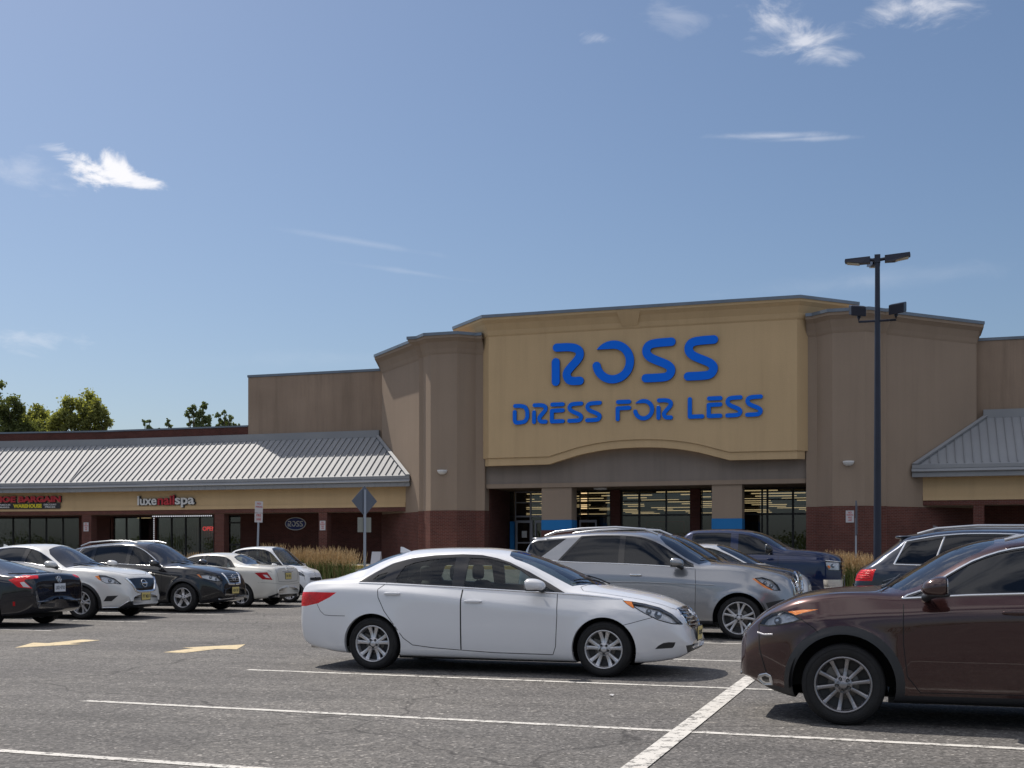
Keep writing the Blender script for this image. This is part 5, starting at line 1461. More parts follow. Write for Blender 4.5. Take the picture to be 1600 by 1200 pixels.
def seat(car, x, y, z, mat, sc=1.0, head=True, name='seat'):
    mb = MB()
    mb.blob((x+0.05, y, z+0.08), (0.27*sc, 0.25, 0.09), 4); mb.blob((x-0.22, y, z+0.38), (0.09, 0.24, 0.32*sc), 4, shear=(-0.09, 0))
    if head:
        mb.blob((x-0.36, y, z+0.80*sc), (0.055, 0.125, 0.095), 3.5); mb.tube([(x-0.34, y-0.05, z+0.6), (x-0.36, y-0.05, z+0.78)], 0.008, 6); mb.tube([(x-0.34, y+0.05, z+0.6), (x-0.36, y+0.05, z+0.78)], 0.008, 6)
    car.mesh(mb, name, mat)
def interior(car, xf, xr, w, zf, zb, mat, rows=2, xrow2=None, steer=True):
    """cabin floor, dashboard, seats, steering wheel; zb is the belt height"""
    mb = MB(); mb.box(xr, xf, -w+0.08, w-0.08, zf, zf+0.05); mb.box(xr-0.02, xr+0.25, -w+0.12, w-0.12, zf, zb-0.10)
    car.mesh(mb, 'cabin_floor', M_DASH)
    mb = MB(); mb.blob((xf-0.12, 0, zb-0.14), (0.30, w-0.14, 0.13), 5); mb.blob((xf-0.30, w*0.45, zb-0.06), (0.12, 0.17, 0.06), 4); car.mesh(mb, 'dashboard', M_DASH)
    sy = 0.37*w/0.72
    for y in (-sy, sy): seat(car, xf-0.98, y, zb-0.62, mat)
    x2 = xrow2 if xrow2 is not None else xf-1.78
    for y in (-sy, sy): seat(car, x2, y, zb-0.60, mat, 0.95, name='rear_seat')
    mb = MB(); mb.box(x2-0.1, x2+0.2, -sy, sy, zb-0.60, zb-0.46); car.mesh(mb, 'rear_bench', mat)
    mb = MB(); c0 = Vector((xf-0.50, sy, zb-0.07)); ax = Vector((0.35, 0, 0.94)).normalized(); a = Vector((0, 1, 0)); b = ax.cross(a)
    ring = [c0+0.185*(math.cos(t)*a+math.sin(t)*b) for t in np.linspace(0, 2*PI, 25)]; mb.tube(ring, 0.015, 8, cap=False); mb.tube([c0-a*0.18, c0+a*0.18], 0.018, 6); mb.blob(tuple(c0), (0.05, 0.06, 0.05), 3); car.mesh(mb, 'steering_wheel', M_DASH)

def build_car(name, label, loc, rz, sp, cat='car', group=None):
    c = Car(name, label, loc, rz, sp, cat, group); t = c.t
    R, hub, wb = sp['R'], sp['hub'], sp['wb']
    pm = sp['paint']
    regs = []
    for wx in (0.0, -wb):
        Rx = sp.get('Rx', R)
        poly = [(wx+R*1.0, -0.6)]+[(wx+R*math.cos(math.radians(a))*Rx/R, hub+R*math.sin(math.radians(a))) for a in np.linspace(-35, 215, 34)]+[(wx-R*1.0, -0.6)]
        regs.append(dict(name='arch', az=90, poly=poly, face=-0.2, ymin=sp.get('arch_ymin', 0.48), any=True))
    regs += sp['regions']
    c.cut(regs)
    void = {i+1 for i, r in enumerate(regs) if r.get('kind') in ('glass', 'lens') or r['name'] == 'arch'}
    out = {}
    lip = 0.022
    body = c.take(0, lip=lip, archlip=0.055, void=void)
    parts = [(*body, 0)]
    b_ = c.emit('body', parts, [pm], t); out['body'] = b_
    for i, r in enumerate(regs, 1):
        k = r.get('kind'); nm = r['name']
        if nm == 'arch': continue
        mt = r.get('mat', pm)
        if k == 'glass':
            p = c.take(i, offset=-0.006)
            if not p: continue
            if r.get('centre'): out.setdefault(nm, []).append(c.emit(nm, [(*p, 0)], [mt], t))
            else:
                for sd in (-1, 1): out.setdefault(nm, []).append(c.emit(nm, [(*p, 0)], [mt], t, sd))
        elif k == 'lens':
            p = c.take(i, offset=0.001)
            if not p: continue
            q = c.take(i, offset=-0.045, shrink=0.97)
            for sd in (-1, 1):
                o = c.emit(nm, [(*p, 0)], [mt], t, sd); out.setdefault(nm, []).append(o)
                c.emit('reflector', [(*q, 0)], [r.get('back', M_REFL)], o, sd)
                for (az, a, b, rad) in r.get('bulbs', ()):
                    co, n = c.hit(az, a, b)
                    if co is None: continue
                    mb = MB(); pc = co-n*0.038; mb.blob((pc.x, pc.y*sd, pc.z), (rad, rad, rad), 2, 16, 10); mb.build('projector', M_BULB, o)
        else:
            p = c.take(i, lip=lip, archlip=0.055, void=void)
            if not p: continue
            if r.get('centre'): out.setdefault(nm, []).append(c.emit(nm, [(*p, 0)], [mt], t))
            else:
                for sd in (-1, 1): out.setdefault(nm, []).append(c.emit(nm, [(*p, 0)], [mt], t, sd))
    # gaps
    if sp.get('seams'):
        L = []
        for sm in sp['seams']:
            st = c.strip(sm[0], sm[1], sm[2] if len(sm) > 2 else 0.007, 0, None, None, lift=0.0012)
            if st: L.append((*st, 0))
        for r in regs:
            if r.get('kind') == 'lens' and r['name'] == 'headlight':
                st = c.strip(r['az'], r['poly'], 0.010, 0, None, None, lift=0.0025, close=True)
                if st: L.append((*st, 0))
        if L: c.emit('panel_gap', L, [M_SEAM], out['body'])
    wells(c, hub, R, wb, sp['halfw'])
    wy = sp['halfw']-0.012-sp['tw']/2
    for wx, styl in ((0, sp['wheel']), (-wb, sp['wheel'])):
        for sd in (-1, 1):
            wheel(c, wx, sd, sp.get('hubw', sp['r']), sp['r'], sp['rr'], sp['tw'], styl, sp.get('rimmat'), wy, steer=0)
    return c, out

def handle(c, out, az, x, z, ln=0.19, mat=None, parent=None):
    co, n = c.hit(az, x, z)
    if co is None: return
    for sd in (-1, 1):
        mb = MB(); mb.blob((co.x, (co.y+0.022)*sd, co.z), (ln/2, 0.012, 0.016), 3.5, 20, 10)
        for s_ in (-1, 1): mb.blob((co.x+s_*ln*0.40, (co.y+0.008)*sd, co.z), (0.018, 0.016, 0.013), 3)
        p = None
        if parent:
            cand = [o for o in out.get(parent, []) if (sum(v.co.y for v in o.data.vertices) > 0) == (sd > 0)]; p = cand[0] if cand else None
        mb.build('door_handle', mat or c.sp['paint'], p or c.t)
        cup = MB(); cup.blob((co.x, (co.y+0.001)*sd, co.z-0.004), (ln*0.36, 0.004, 0.028), 2.4, 20, 8); cup.build('handle_recess', M_SEAM if False else c.sp['paint'], p or c.t)

def side_mirror(c, x, y, z, sx=0.10, sy=0.115, sz=0.075, mat=None, low=None, base=None, glassx=-1):
    """wing mirrors on both sides: painted shell, dark foot, mirror glass on the rear face"""
    for sd in (-1, 1):
        t = link('side_mirror', None, c.t, (x, sd*y, z))
        mb = MB(); mb.blob((0, 0, 0), (sx, sy, sz), 2.7, 24, 14, shear=(-0.02, 0))
        v = []
        for p in mb.v:
            q = Vector(p)
            if q.x < -sx*0.45: q.x = -sx*0.45-(abs(q.x)-sx*0.45)*0.15
            q.z *= 1.0-0.25*max(0, q.x/sx)
            v.append(tuple(q))
        mb.v = v; mb.build('shell', mat or c.sp['paint'], t)
        mb = MB(); mb.blob((-sx*0.56, 0, 0), (0.006, sy*0.84, sz*0.80), 3, 20, 8); mb.build('mirror_glass', M_CHROME, t)
        b = base or (0.05, -0.16, -0.09)
        mb = MB(); mb.tube([(0.0, -0.02*sd, -sz*0.55), (b[0]*0.6, sd*b[1]*0.6, b[2]*0.8), (b[0], sd*b[1], b[2])], [0.035, 0.028, 0.038], 10); mb.blob((0.0, 0, -sz*0.72), (sx*0.75, sy*0.8, sz*0.25), 3, 20, 8); mb.build('foot', low or M_BLACK, t)
        if c.sp.get('mirror_lamp'):
            mb = MB(); mb.blob((sx*0.55, sd*sy*0.55, -0.005), (sx*0.38, sy*0.42, 0.012), 2.5); mb.build('indicator', M_AMBER if c.sp['mirror_lamp'] == 'a' else M_WHITELENS, t)

def plate(c, front, z, x, mat, txt='', tilt=0.0, name='license_plate', small=None):
    sg = 1 if front else -1
    p = link(name, None, c.t, (x, 0, z), PI/2 if front else -PI/2)
    p.rotation_euler = (tilt*sg*0, 0, PI/2 if front else -PI/2)
    mb = MB(); mb.box(-0.155, 0.155, -0.008, 0.0, -0.078, 0.078); mb.build('plate', mat, p, bevel=0.004)
    mb = MB(); mb.box(-0.168, 0.168, -0.004, 0.006, -0.09, 0.09); mb.build('plate_holder', M_BLACK, p, bevel=0.004)
    if txt: fit_text(p, 'characters', txt, -0.125, 0.125, -0.035, 0.035, M_PLATETXT, 0.012, 0.002, -0.0095)
    return p

def ring_emblem(c, az, a, b, r, mat=M_CHROME, kind='ring'):
    co, n = c.hit(az, a, b)
    if co is None: return
    n = n if abs(co.y) > 0.02 else Vector((n.x, 0, n.z)).normalized()
    up = Vector((0, 0, 1)); sx = up.cross(n).normalized(); uy = n.cross(sx)
    mb = MB(); P = lambda u, v: co+n*0.012+sx*u+uy*v
    mb.tube([P(r*math.cos(t), r*math.sin(t)*(0.8 if kind == 'oval' else 1)) for t in np.linspace(0, 2*PI, 25)], r*0.12, 6, cap=False)
    if kind == 'star':
        for k in range(3):
            t = math.radians(90+120*k); mb.tube([P(0, 0), P(r*math.cos(t), r*math.sin(t))], [r*0.16, r*0.05], 6)
    if kind == 'oval':
        for s_ in (-1, 1): mb.tube([P(s_*r*0.45, r*0.5), P(s_*r*0.35, -r*0.5)], r*0.11, 6)
        mb.tube([P(-r*0.4, 0), P(r*0.4, 0.0)], r*0.11, 6)
    if kind == 'bar': mb.tube([P(-r*1.15, 0), P(r*1.15, 0)], r*0.28, 6)
    if kind == 'h':
        for s_ in (-1, 1): mb.tube([P(s_*r*0.42, r*0.6), P(s_*r*0.32, -r*0.6)], r*0.12, 6)
        mb.tube([P(-r*0.36, 0), P(r*0.36, 0.0)], r*0.11, 6)
    if kind == 'l':
        mb.tube([P(-r*0.2, r*0.6), P(-r*0.35, -r*0.45), P(r*0.6, -r*0.45)], r*0.11, 6)
    mb.build('emblem', mat, c.t)
def wipers(c, pts):
    """pts: list of ((x, y), (x, y)) on the windshield seen from above"""
    for a, b in pts:
        P = []
        for i in range(8):
            q = Vector(a).lerp(Vector(b), i/7); y = q.y; co, n = c.hit('top', q.x, abs(y))
            if co is None: continue
            P.append(Vector((co.x, math.copysign(co.y, y), co.z))+Vector((n.x, n.y*(1 if y > 0 else -1), n.z))*0.016)
        if len(P) > 1:
            mb = MB(); mb.tube(P, 0.009, 6); mb.build('wiper', M_BLACK, c.t)
def fin_antenna(c, x, mat=None):
    co, n = c.hit('top', x, 0.001)
    if co is None: return
    mb = MB(); mb.add([(x-0.08, -0.025, co.z-0.01), (x+0.09, -0.012, co.z-0.01), (x+0.09, 0.012, co.z-0.01), (x-0.08, 0.025, co.z-0.01), (x-0.085, -0.004, co.z+0.065), (x-0.085, 0.004, co.z+0.065), (x-0.05, 0.0, co.z+0.06)],
        [(0, 1, 6, 4), (1, 2, 6), (2, 3, 5, 6), (3, 0, 4, 5), (4, 6, 5)]); mb.build('antenna_fin', mat or c.sp['paint'], c.t)
# ---------------------------------------------------------------- white sedan in the centre
def white_sedan():
    W = paint('white car paint', (0.68, 0.69, 0.72), 0.0, 0.3)
    g_f = [(-1.70, 1.355), (-1.45, 1.345), (-1.25, 1.300), (-1.05, 1.215), (-0.87, 1.105), (-0.76, 1.030), (-0.70, 0.970), (-1.0, 0.985), (-1.72, 1.018)]
    g_f2 = [(-0.83, 1.075), (-0.68, 1.005), (-0.56, 0.945), (-0.70, 0.950)]
    g_r = [(-2.60, 1.105), (-2.52, 1.250), (-2.40, 1.295), (-2.20, 1.330), (-1.87, 1.358), (-1.87, 1.030), (-2.58, 1.055)]
    g_q = [(-2.91, 1.090), (-2.85, 1.145), (-2.73, 1.178), (-2.745, 1.12), (-2.78, 1.085)]
    dlo = [(-3.10, 1.058), (-2.90, 1.180), (-2.69, 1.285), (-2.45, 1.348), (-2.15, 1.385), (-1.80, 1.398), (-1.55, 1.388), (-1.36, 1.352), (-1.19, 1.302), (-0.94, 1.192), (-0.69, 1.066), (-0.46, 0.945), (-0.75, 0.955), (-1.36, 0.990), (-1.80, 1.012), (-2.40, 1.040), (-2.75, 1.055)]
    door_f = [(-1.73, 1.42), (-1.72, 0.98), (-1.722, 0.268), (-1.3, 0.248), (-0.60, 0.243), (-0.565, 0.34), (-0.545, 0.70), (-0.565, 0.95), (-0.9, 1.18), (-1.3, 1.38)]
    door_r = [(-1.736, 1.42), (-1.727, 0.98), (-1.73, 0.268), (-2.08, 0.288), (-2.34, 0.315), (-2.45, 0.392), (-2.57, 0.553), (-2.70, 0.715), (-2.785, 0.877), (-2.80, 0.975), (-2.71, 1.05), (-2.6, 1.30), (-2.2, 1.40)]
    hood = [(0.80, -0.1), (0.80, 0.30), (0.70, 0.46), (0.50, 0.60), (0.10, 0.69), (-0.28, 0.71), (-0.34, 0.60), (-0.25, 0.3), (-0.20, -0.1)]
    wsh = [(-0.17, -0.1), (-0.22, 0.25), (-0.33, 0.50), (-0.43, 0.635), (-0.75, 0.60), (-1.15, 0.565), (-1.24, 0.50), (-1.30, 0.25), (-1.32, -0.1)]
    rwin = [(-2.56, -0.1), (-2.58, 0.30), (-2.66, 0.46), (-3.10, 0.50), (-3.34, 0.48), (-3.42, 0.3), (-3.44, -0.1)]
    s79, c79 = math.sin(math.radians(79)), math.cos(math.radians(79))
    def side79(pts, y=0.75): return [(x*s79-y*c79, z) for x, z in pts]
    hl = side79([(0.30, 0.860), (0.45, 0.835), (0.62, 0.790), (0.76, 0.715), (0.86, 0.625), (0.885, 0.600), (0.76, 0.612), (0.60, 0.658), (0.44, 0.735), (0.33, 0.80)])
    amb = side79([(0.195, 0.873), (0.30, 0.862), (0.335, 0.80), (0.315, 0.787), (0.24, 0.835)])
    fog = side79([(0.565, 0.330), (0.60, 0.365), (0.66, 0.398), (0.72, 0.405), (0.80, 0.402), (0.785, 0.36), (0.765, 0.338)])
    gr = [(-0.42, 0.70), (-0.40, 0.60), (-0.30, 0.545), (0.1, 0.535), (0.1, 0.775), (-0.36, 0.765)]
    lg = [(-0.50, 0.275), (-0.56, 0.36), (-0.2, 0.385), (0.1, 0.385), (0.1, 0.27)]
    sp = dict(paint=W, R=0.372, hub=0.312, hubw=0.318, wb=2.86, r=0.318, rr=0.218, tw=0.21, halfw=0.905, wheel='pairs5', bulge=0.022, crown=0.86, flare=0.014,
        top=[(-4.03, 0.56), (-4.02, 0.70), (-4.00, 0.84), (-3.975, 0.97), (-3.955, 1.035), (-3.92, 1.066), (-3.80, 1.088), (-3.62, 1.105), (-3.42, 1.165), (-3.19, 1.285), (-2.944, 1.385), (-2.719, 1.438), (-2.44, 1.470), (-2.07, 1.482), (-1.71, 1.480), (-1.35, 1.450), (-1.08, 1.386), (-0.73, 1.259), (-0.39, 1.110), (-0.20, 1.032), (-0.05, 1.005), (0.12, 0.978), (0.45, 0.910), (0.69, 0.836), (0.84, 0.762), (0.93, 0.690), (0.975, 0.60), (1.0, 0.50), (1.02, 0.43), (1.03, 0.40)],
        rail=[(-4.03, 0.55), (-3.98, 0.95), (-3.95, 1.015), (-3.80, 1.06), (-3.40, 1.085), (-3.13, 1.115), (-2.892, 1.235), (-2.712, 1.315), (-2.53, 1.365), (-2.354, 1.392), (-2.1, 1.412), (-1.8, 1.420), (-1.5, 1.400), (-1.26, 1.355), (-1.0, 1.275), (-0.75, 1.155), (-0.55, 1.055), (-0.42, 0.998), (-0.25, 0.968), (0.0, 0.938), (0.2, 0.905), (0.45, 0.855), (0.7, 0.775), (0.88, 0.67), (1.03, 0.395)],
        railw=[(-4.03, 0.70), (-3.5, 0.70), (-3.1, 0.655), (-2.7, 0.615), (-2.0, 0.60), (-1.4, 0.605), (-0.9, 0.645), (-0.5, 0.70), (-0.2, 0.725), (0.3, 0.70), (0.8, 0.66), (1.03, 0.62)],
        belt=[(-4.03, 0.54), (-3.98, 0.93), (-3.90, 0.99), (-3.5, 1.035), (-3.08, 1.052), (-2.45, 1.030), (-1.75, 1.004), (-1.08, 0.970), (-0.5, 0.945), (-0.3, 0.935), (0.0, 0.905), (0.25, 0.868), (0.5, 0.80), (0.75, 0.70), (0.9, 0.60), (1.03, 0.38)],
        beltw=[(-4.03, 0.80), (-3.5, 0.79), (-3.0, 0.785), (-2.5, 0.79), (-1.5, 0.80), (-0.6, 0.80), (0, 0.80), (0.5, 0.80), (1.03, 0.74)],
        sh=[(-4.03, 0.53), (-3.98, 0.86), (-3.8, 0.93), (-3.3, 0.965), (-2.7, 0.945), (-2.2, 0.905), (-1.6, 0.84), (-0.9, 0.775), (-0.3, 0.73), (0.1, 0.76), (0.4, 0.72), (0.8, 0.60), (1.03, 0.37)],
        shw=[(-4.03, 0.84), (-3.4, 0.865), (-2.8, 0.878), (-2.0, 0.892), (-1.0, 0.900), (-0.3, 0.895), (0.2, 0.885), (0.6, 0.86), (1.03, 0.78)],
        mid=[(-4.03, 0.50), (-3.9, 0.55), (-3.4, 0.62), (-2.8, 0.62), (-1.5, 0.52), (-0.6, 0.48), (0, 0.56), (0.5, 0.52), (0.9, 0.44), (1.03, 0.36)],
        midw=[(-4.03, 0.85), (-3.4, 0.90), (-2.8, 0.905), (-2.2, 0.895), (-1.4, 0.888), (-0.7, 0.892), (0, 0.905), (0.5, 0.89), (1.03, 0.82)],
        sill=[(-4.03, 0.40), (-3.9, 0.32), (-3.5, 0.26), (-2.5, 0.235), (-0.5, 0.225), (0.4, 0.23), (0.8, 0.27), (1.03, 0.34)],
        sillw=[(-4.03, 0.78), (-3.4, 0.86), (-2.5, 0.872), (-1.5, 0.868), (-0.5, 0.870), (0.4, 0.86), (1.03, 0.76)],
        bot=[(-4.03, 0.36), (-3.9, 0.285), (-3.6, 0.23), (-3.25, 0.19), (-2.4, 0.17), (-0.4, 0.16), (0.4, 0.165), (0.75, 0.195), (0.95, 0.25), (1.03, 0.31)],
        planf=(0.15, 0.66, 2.4), planr=(-3.35, 0.84, 2.3), round=0.09,
        regions=[
            dict(name='window', kind='glass', az=90, poly=g_f, mat=M_GLASS_CLEAR), dict(name='quarter_window', kind='glass', az=90, poly=g_f2, mat=M_GLASS_CLEAR),
            dict(name='window', kind='glass', az=90, poly=g_r, mat=M_GLASS_CLEAR), dict(name='quarter_window', kind='glass', az=90, poly=g_q, mat=M_GLASS_CLEAR),
            dict(name='window_surround', az=90, poly=dlo, mat=M_GLOSSBLACK),
            dict(name='windshield', kind='glass', az='top', poly=wsh, mat=M_WSHIELD, centre=True, face=0.05), dict(name='rear_window', kind='glass', az='top', poly=rwin, mat=M_WSHIELD, centre=True),
            dict(name='headlight', kind='lens', az=79, poly=hl, mat=M_LENS, bulbs=((79, 0.46, 0.725, 0.045), (79, 0.35, 0.765, 0.035))),
            dict(name='indicator', az=79, poly=amb, mat=M_AMBER),
            dict(name='fog_recess', az=79, poly=fog, mat=M_BLACK),
            dict(name='taillight', az=90, poly=[(-3.985, 0.925), (-3.70, 0.932), (-3.345, 0.930), (-3.44, 0.868), (-3.60, 0.795), (-3.80, 0.755), (-4.1, 0.745), (-4.1, 0.925)], mat=M_REDLIT, face=0.02),
            dict(name='grille', az=0, poly=gr, mat=M_GLOSSBLACK, centre=True), dict(name='lower_grille', az=0, poly=lg, mat=M_BLACK, centre=True),
            dict(name='door', az=90, poly=door_f), dict(name='door', az=90, poly=door_r),
            dict(name='hood', az='top', poly=hood, centre=True, face=0.3)],
        seams=[(90, [p for p in door_f if p[1] < 1.0], 0.008), (90, [p for p in door_r if p[1] < 1.06], 0.008), ('top', hood, 0.007), (79, hl+[hl[0]], 0.006), (79, amb+[amb[0]], 0.005),
               (90, [(-3.62, 0.79), (-3.56, 0.70), (-3.50, 0.655), (-3.40, 0.648), (-3.22, 0.648)], 0.006),
               (90, [(0.235, 0.60), (0.33, 0.625), (0.45, 0.66), (0.56, 0.69)], 0.006),
               (180, [(-0.74, 0.62), (-0.5, 0.60), (0.0, 0.60)], 0.006)])
    warp = lambda x: 0.5+(x-0.5)*0.82 if x > 0.5 else (-3.4+(x+3.4)*0.86 if x < -3.4 else x)
    for k_ in ('top', 'rail', 'railw', 'belt', 'beltw', 'sh', 'shw', 'mid', 'midw', 'sill', 'sillw', 'bot'): sp[k_] = [(warp(x), z) for x, z in sp[k_]]
    c, out = build_car('white_sedan', 'white four door sedan in the centre of the lot, nose to the right', (-3.25, 14.32, 0), 0, sp)
    # chrome beltline sweeping into the lamp
    belt = [(-3.08, 1.048), (-2.45, 1.030), (-1.75, 1.003), (-1.08, 0.969), (-0.5, 0.945), (-0.3, 0.935), (0.0, 0.910), (0.20, 0.885)]
    c.strip(90, belt, 0.020, 0.006, M_CHROME, 'belt_trim')
    handle(c, out, 90, -2.60, 0.925, 0.21, W, 'door'); handle(c, out, 90, -1.565, 0.845, 0.22, W, 'door')
    side_mirror(c, -0.80, 0.985, 1.045, 0.135, 0.125, 0.075, W, M_BLACK, (0.06, -0.17, -0.06))
    # grille bars
    for k, z in enumerate((0.585, 0.628, 0.671, 0.714, 0.752)):
        c.strip(0, [(-0.37+0.01*k, z), (-0.2, z-0.004), (0, z-0.006)], 0.020, 0.014, M_CHROME, 'grille_bar', out['grille'][0])
    c.strip(0, gr[:3]+[(0, 0.538)], 0.022, 0.010, M_CHROME, 'grille_rim', out['grille'][0]); c.strip(0, [gr[0], gr[5], (0.0, 0.776)], 0.03, 0.012, M_CHROME, 'grille_rim', out['grille'][0])
    ring_emblem(c, 0, 0.0, 0.70, 0.062, kind='oval'); ring_emblem(c, 180, 0.0, 0.90, 0.055, kind='oval')
    plate(c, True, 0.475, 0.950, M_PLATE_Y, 'C48 JRK')
    plate(c, False, 0.76, -3.955, M_PLATE_Y, 'C48 JRK')
    wipers(c, [((-0.27, 0.55), (-0.42, 0.02)), ((-0.27, -0.02), (-0.45, -0.50))])
    fin_antenna(c, -2.78)
    interior(c, -0.62, -2.95, 0.78, 0.28, 0.99, M_SEAT, xrow2=-2.32)
    mb = MB(); mb.tube([(-3.86, -0.50, 0.255), (-3.70, -0.50, 0.255)], 0.035, 14); c.mesh(mb, 'exhaust_pipe', M_SATIN)
    mb = MB(); mb.box(-2.55, -0.35, -0.78, 0.78, 0.15, 0.19); c.mesh(mb, 'underbody', M_DARK)
    return c
white_sedan()
# ---------------------------------------------------------------- the other vehicles
def mk(top, bot, W, wb, beltl, hdr, cowl, xrr, rg, roofw=0.62, sf=0.18, sr=0.14, drop=0.05, beltin=0.10, shd=0.11, midz=0.58, hoodw=0.70, sillz=0.26, **k):
    """fills the section curves of a body from its centre line, belt line and half width"""
    x0, x1 = top[0][0], top[-1][0]; xs = np.linspace(x0, x1, 150)
    T = lambda x: pchip(top, x)
    mid_ = 0.5*(hdr+xrr)
    rail = []
    for x in xs:
        if x > mid_: f = sf*np.clip(1-(x-cowl+0.1)/0.35, 0, 1); z = min(float(T([x])[0]), float(T([x+f])[0]))
        else: f = sr*np.clip(1-(rg-0.05-x)/0.35, 0, 1); z = min(float(T([x])[0]), float(T([x-f])[0]))
        cab = np.clip(min((x-rg)/0.4, (cowl-x)/0.4), 0, 1); rail.append((x, z-drop*0.55-drop*0.45*cab))
    rl = lambda x: float(pchip(rail, [x])[0])
    bl = lambda x: float(pchip(beltl, [x])[0])
    belt = [(x, min(bl(x), r-0.035)) for x, r in rail]
    sh = [(x, b-shd) for x, b in belt]
    mz = k.pop('mid', None) or [(x0, 0.52), (x0+0.4, midz), (-wb*0.5, midz-0.06), (0, midz), (x1, 0.48)]
    sp = dict(top=top, bot=bot, rail=rail, belt=belt, sh=sh, mid=mz, wb=wb, halfw=W,
        railw=[(x0, 0.62*W/0.9), (rg, 0.72*W/0.9), (xrr, roofw), (hdr, roofw), (cowl, hoodw+0.03), (x1-0.4, hoodw), (x1, hoodw*0.9)],
        beltw=[(x0, W-0.12), (rg, W-beltin), (hdr, W-beltin), (cowl+0.1, W-beltin), (x1, W-0.13)],
        shw=[(x0, W-0.05), (-wb*0.9, W-0.02), (-wb*0.5, W-0.012), (0, W-0.02), (x1, W-0.07)],
        midw=[(x0, W-0.04), (-wb, W), (-wb*0.5, W-0.01), (0, W), (x1, W-0.05)],
        sill=[(x0, 0.38), (x0+0.35, sillz), (-wb*0.5, sillz-0.02), (0.3, sillz), (x1, 0.36)],
        sillw=[(x0, W-0.12), (-wb, W-0.03), (-wb*0.5, W-0.035), (0, W-0.03), (x1, W-0.13)],
        planf=(x1-0.85, 0.66, 2.3), planr=(x0+0.7, 0.82, 2.3), n=100)
    sp.update(k); sp['rl'] = rl; sp['bl'] = lambda x: min(bl(x), rl(x)-0.035)
    return sp
def win_poly(sp, xb0, xt0, xt1, xb1, lo=0.014, hi=0.045, n=14):
    bt = [(x, sp['bl'](x)+lo) for x in np.linspace(xb0, xb1, 6)]
    tp = []
    for x in np.linspace(xt1, xt0, n):
        z = sp['rl'](x)-hi
        tp.append((x, max(z, sp['bl'](x)+lo+0.004)))
    return bt+tp
def std_regions(sp, wins, dlo, glass_f, glass_r, ws, rw, hood, doors, clad=None, sillclad=None, dlomat=None):
    R = []
    for i, w in enumerate(wins):
        R.append(dict(name='window', kind='glass', az=90, poly=win_poly(sp, *w), mat=glass_f if i == 0 else glass_r))
    R.append(dict(name='window_surround', az=90, poly=win_poly(sp, *dlo, lo=0.002, hi=0.028, n=24), mat=dlomat or M_GLOSSBLACK))
    if ws: R.append(dict(name='windshield', kind='glass', az='top', poly=ws, mat=M_WSHIELD, centre=True, face=0.05))
    if rw: R.append(dict(name='rear_window', kind='glass', az=rw[0], poly=rw[1], mat=rw[2], centre=True, face=0.05))
    if clad:
        for wx in (0.0, -sp['wb']):
            R.append(dict(name='arch_cladding', az=90, ymin=0.5, face=0.03, mat=M_BLACK, poly=[(wx+clad*math.cos(math.radians(a)), sp['hub']+clad*math.sin(math.radians(a))) for a in np.linspace(-30, 210, 30)]))
    if sillclad: R.append(dict(name='sill_cladding', az=90, ymin=0.5, face=0.03, mat=M_BLACK, poly=sillclad))
    for d in doors: R.append(dict(name='door', az=90, poly=d))
    if hood: R.append(dict(name='hood', az='top', poly=hood, centre=True, face=0.3))
    return R
def door_seams(doors, sp):
    """only the part of each door outline below the glass"""
    out = []
    for d in doors:
        n = len(d)
        run = [p for p in d+[d[0]] if p[1] < sp['bl'](p[0])+0.01]
        # keep the order as one open path starting after the gap
        idx = [i for i in range(n) if d[i][1] >= sp['bl'](d[i][0])+0.01]
        if idx:
            s_ = (idx[-1]+1) % n if idx == list(range(idx[0], idx[-1]+1)) else idx[0]+1
            run = []
            for j in range(n):
                p = d[(s_+j) % n]
                if p[1] < sp['bl'](p[0])+0.01: run.append(p)
        out.append((90, run, 0.007))
    return out
def hood_poly(xn, xc, w): return [(xn, -0.1), (xn, w*0.35), (xn-0.12, w*0.62), (xn-0.35, w*0.86), (xc+0.35, w), (xc-0.02, w*0.98), (xc+0.02, w*0.6), (xc+0.07, -0.1)]
def ws_poly(xc, xh, w0, w1): return [(xc, -0.1), (xc-0.05, w0*0.45), (xc-0.17, w0*0.85), (xc-0.25, w0), (xh+0.12, w1), (xh, w1*0.8), (xh-0.04, -0.1)]

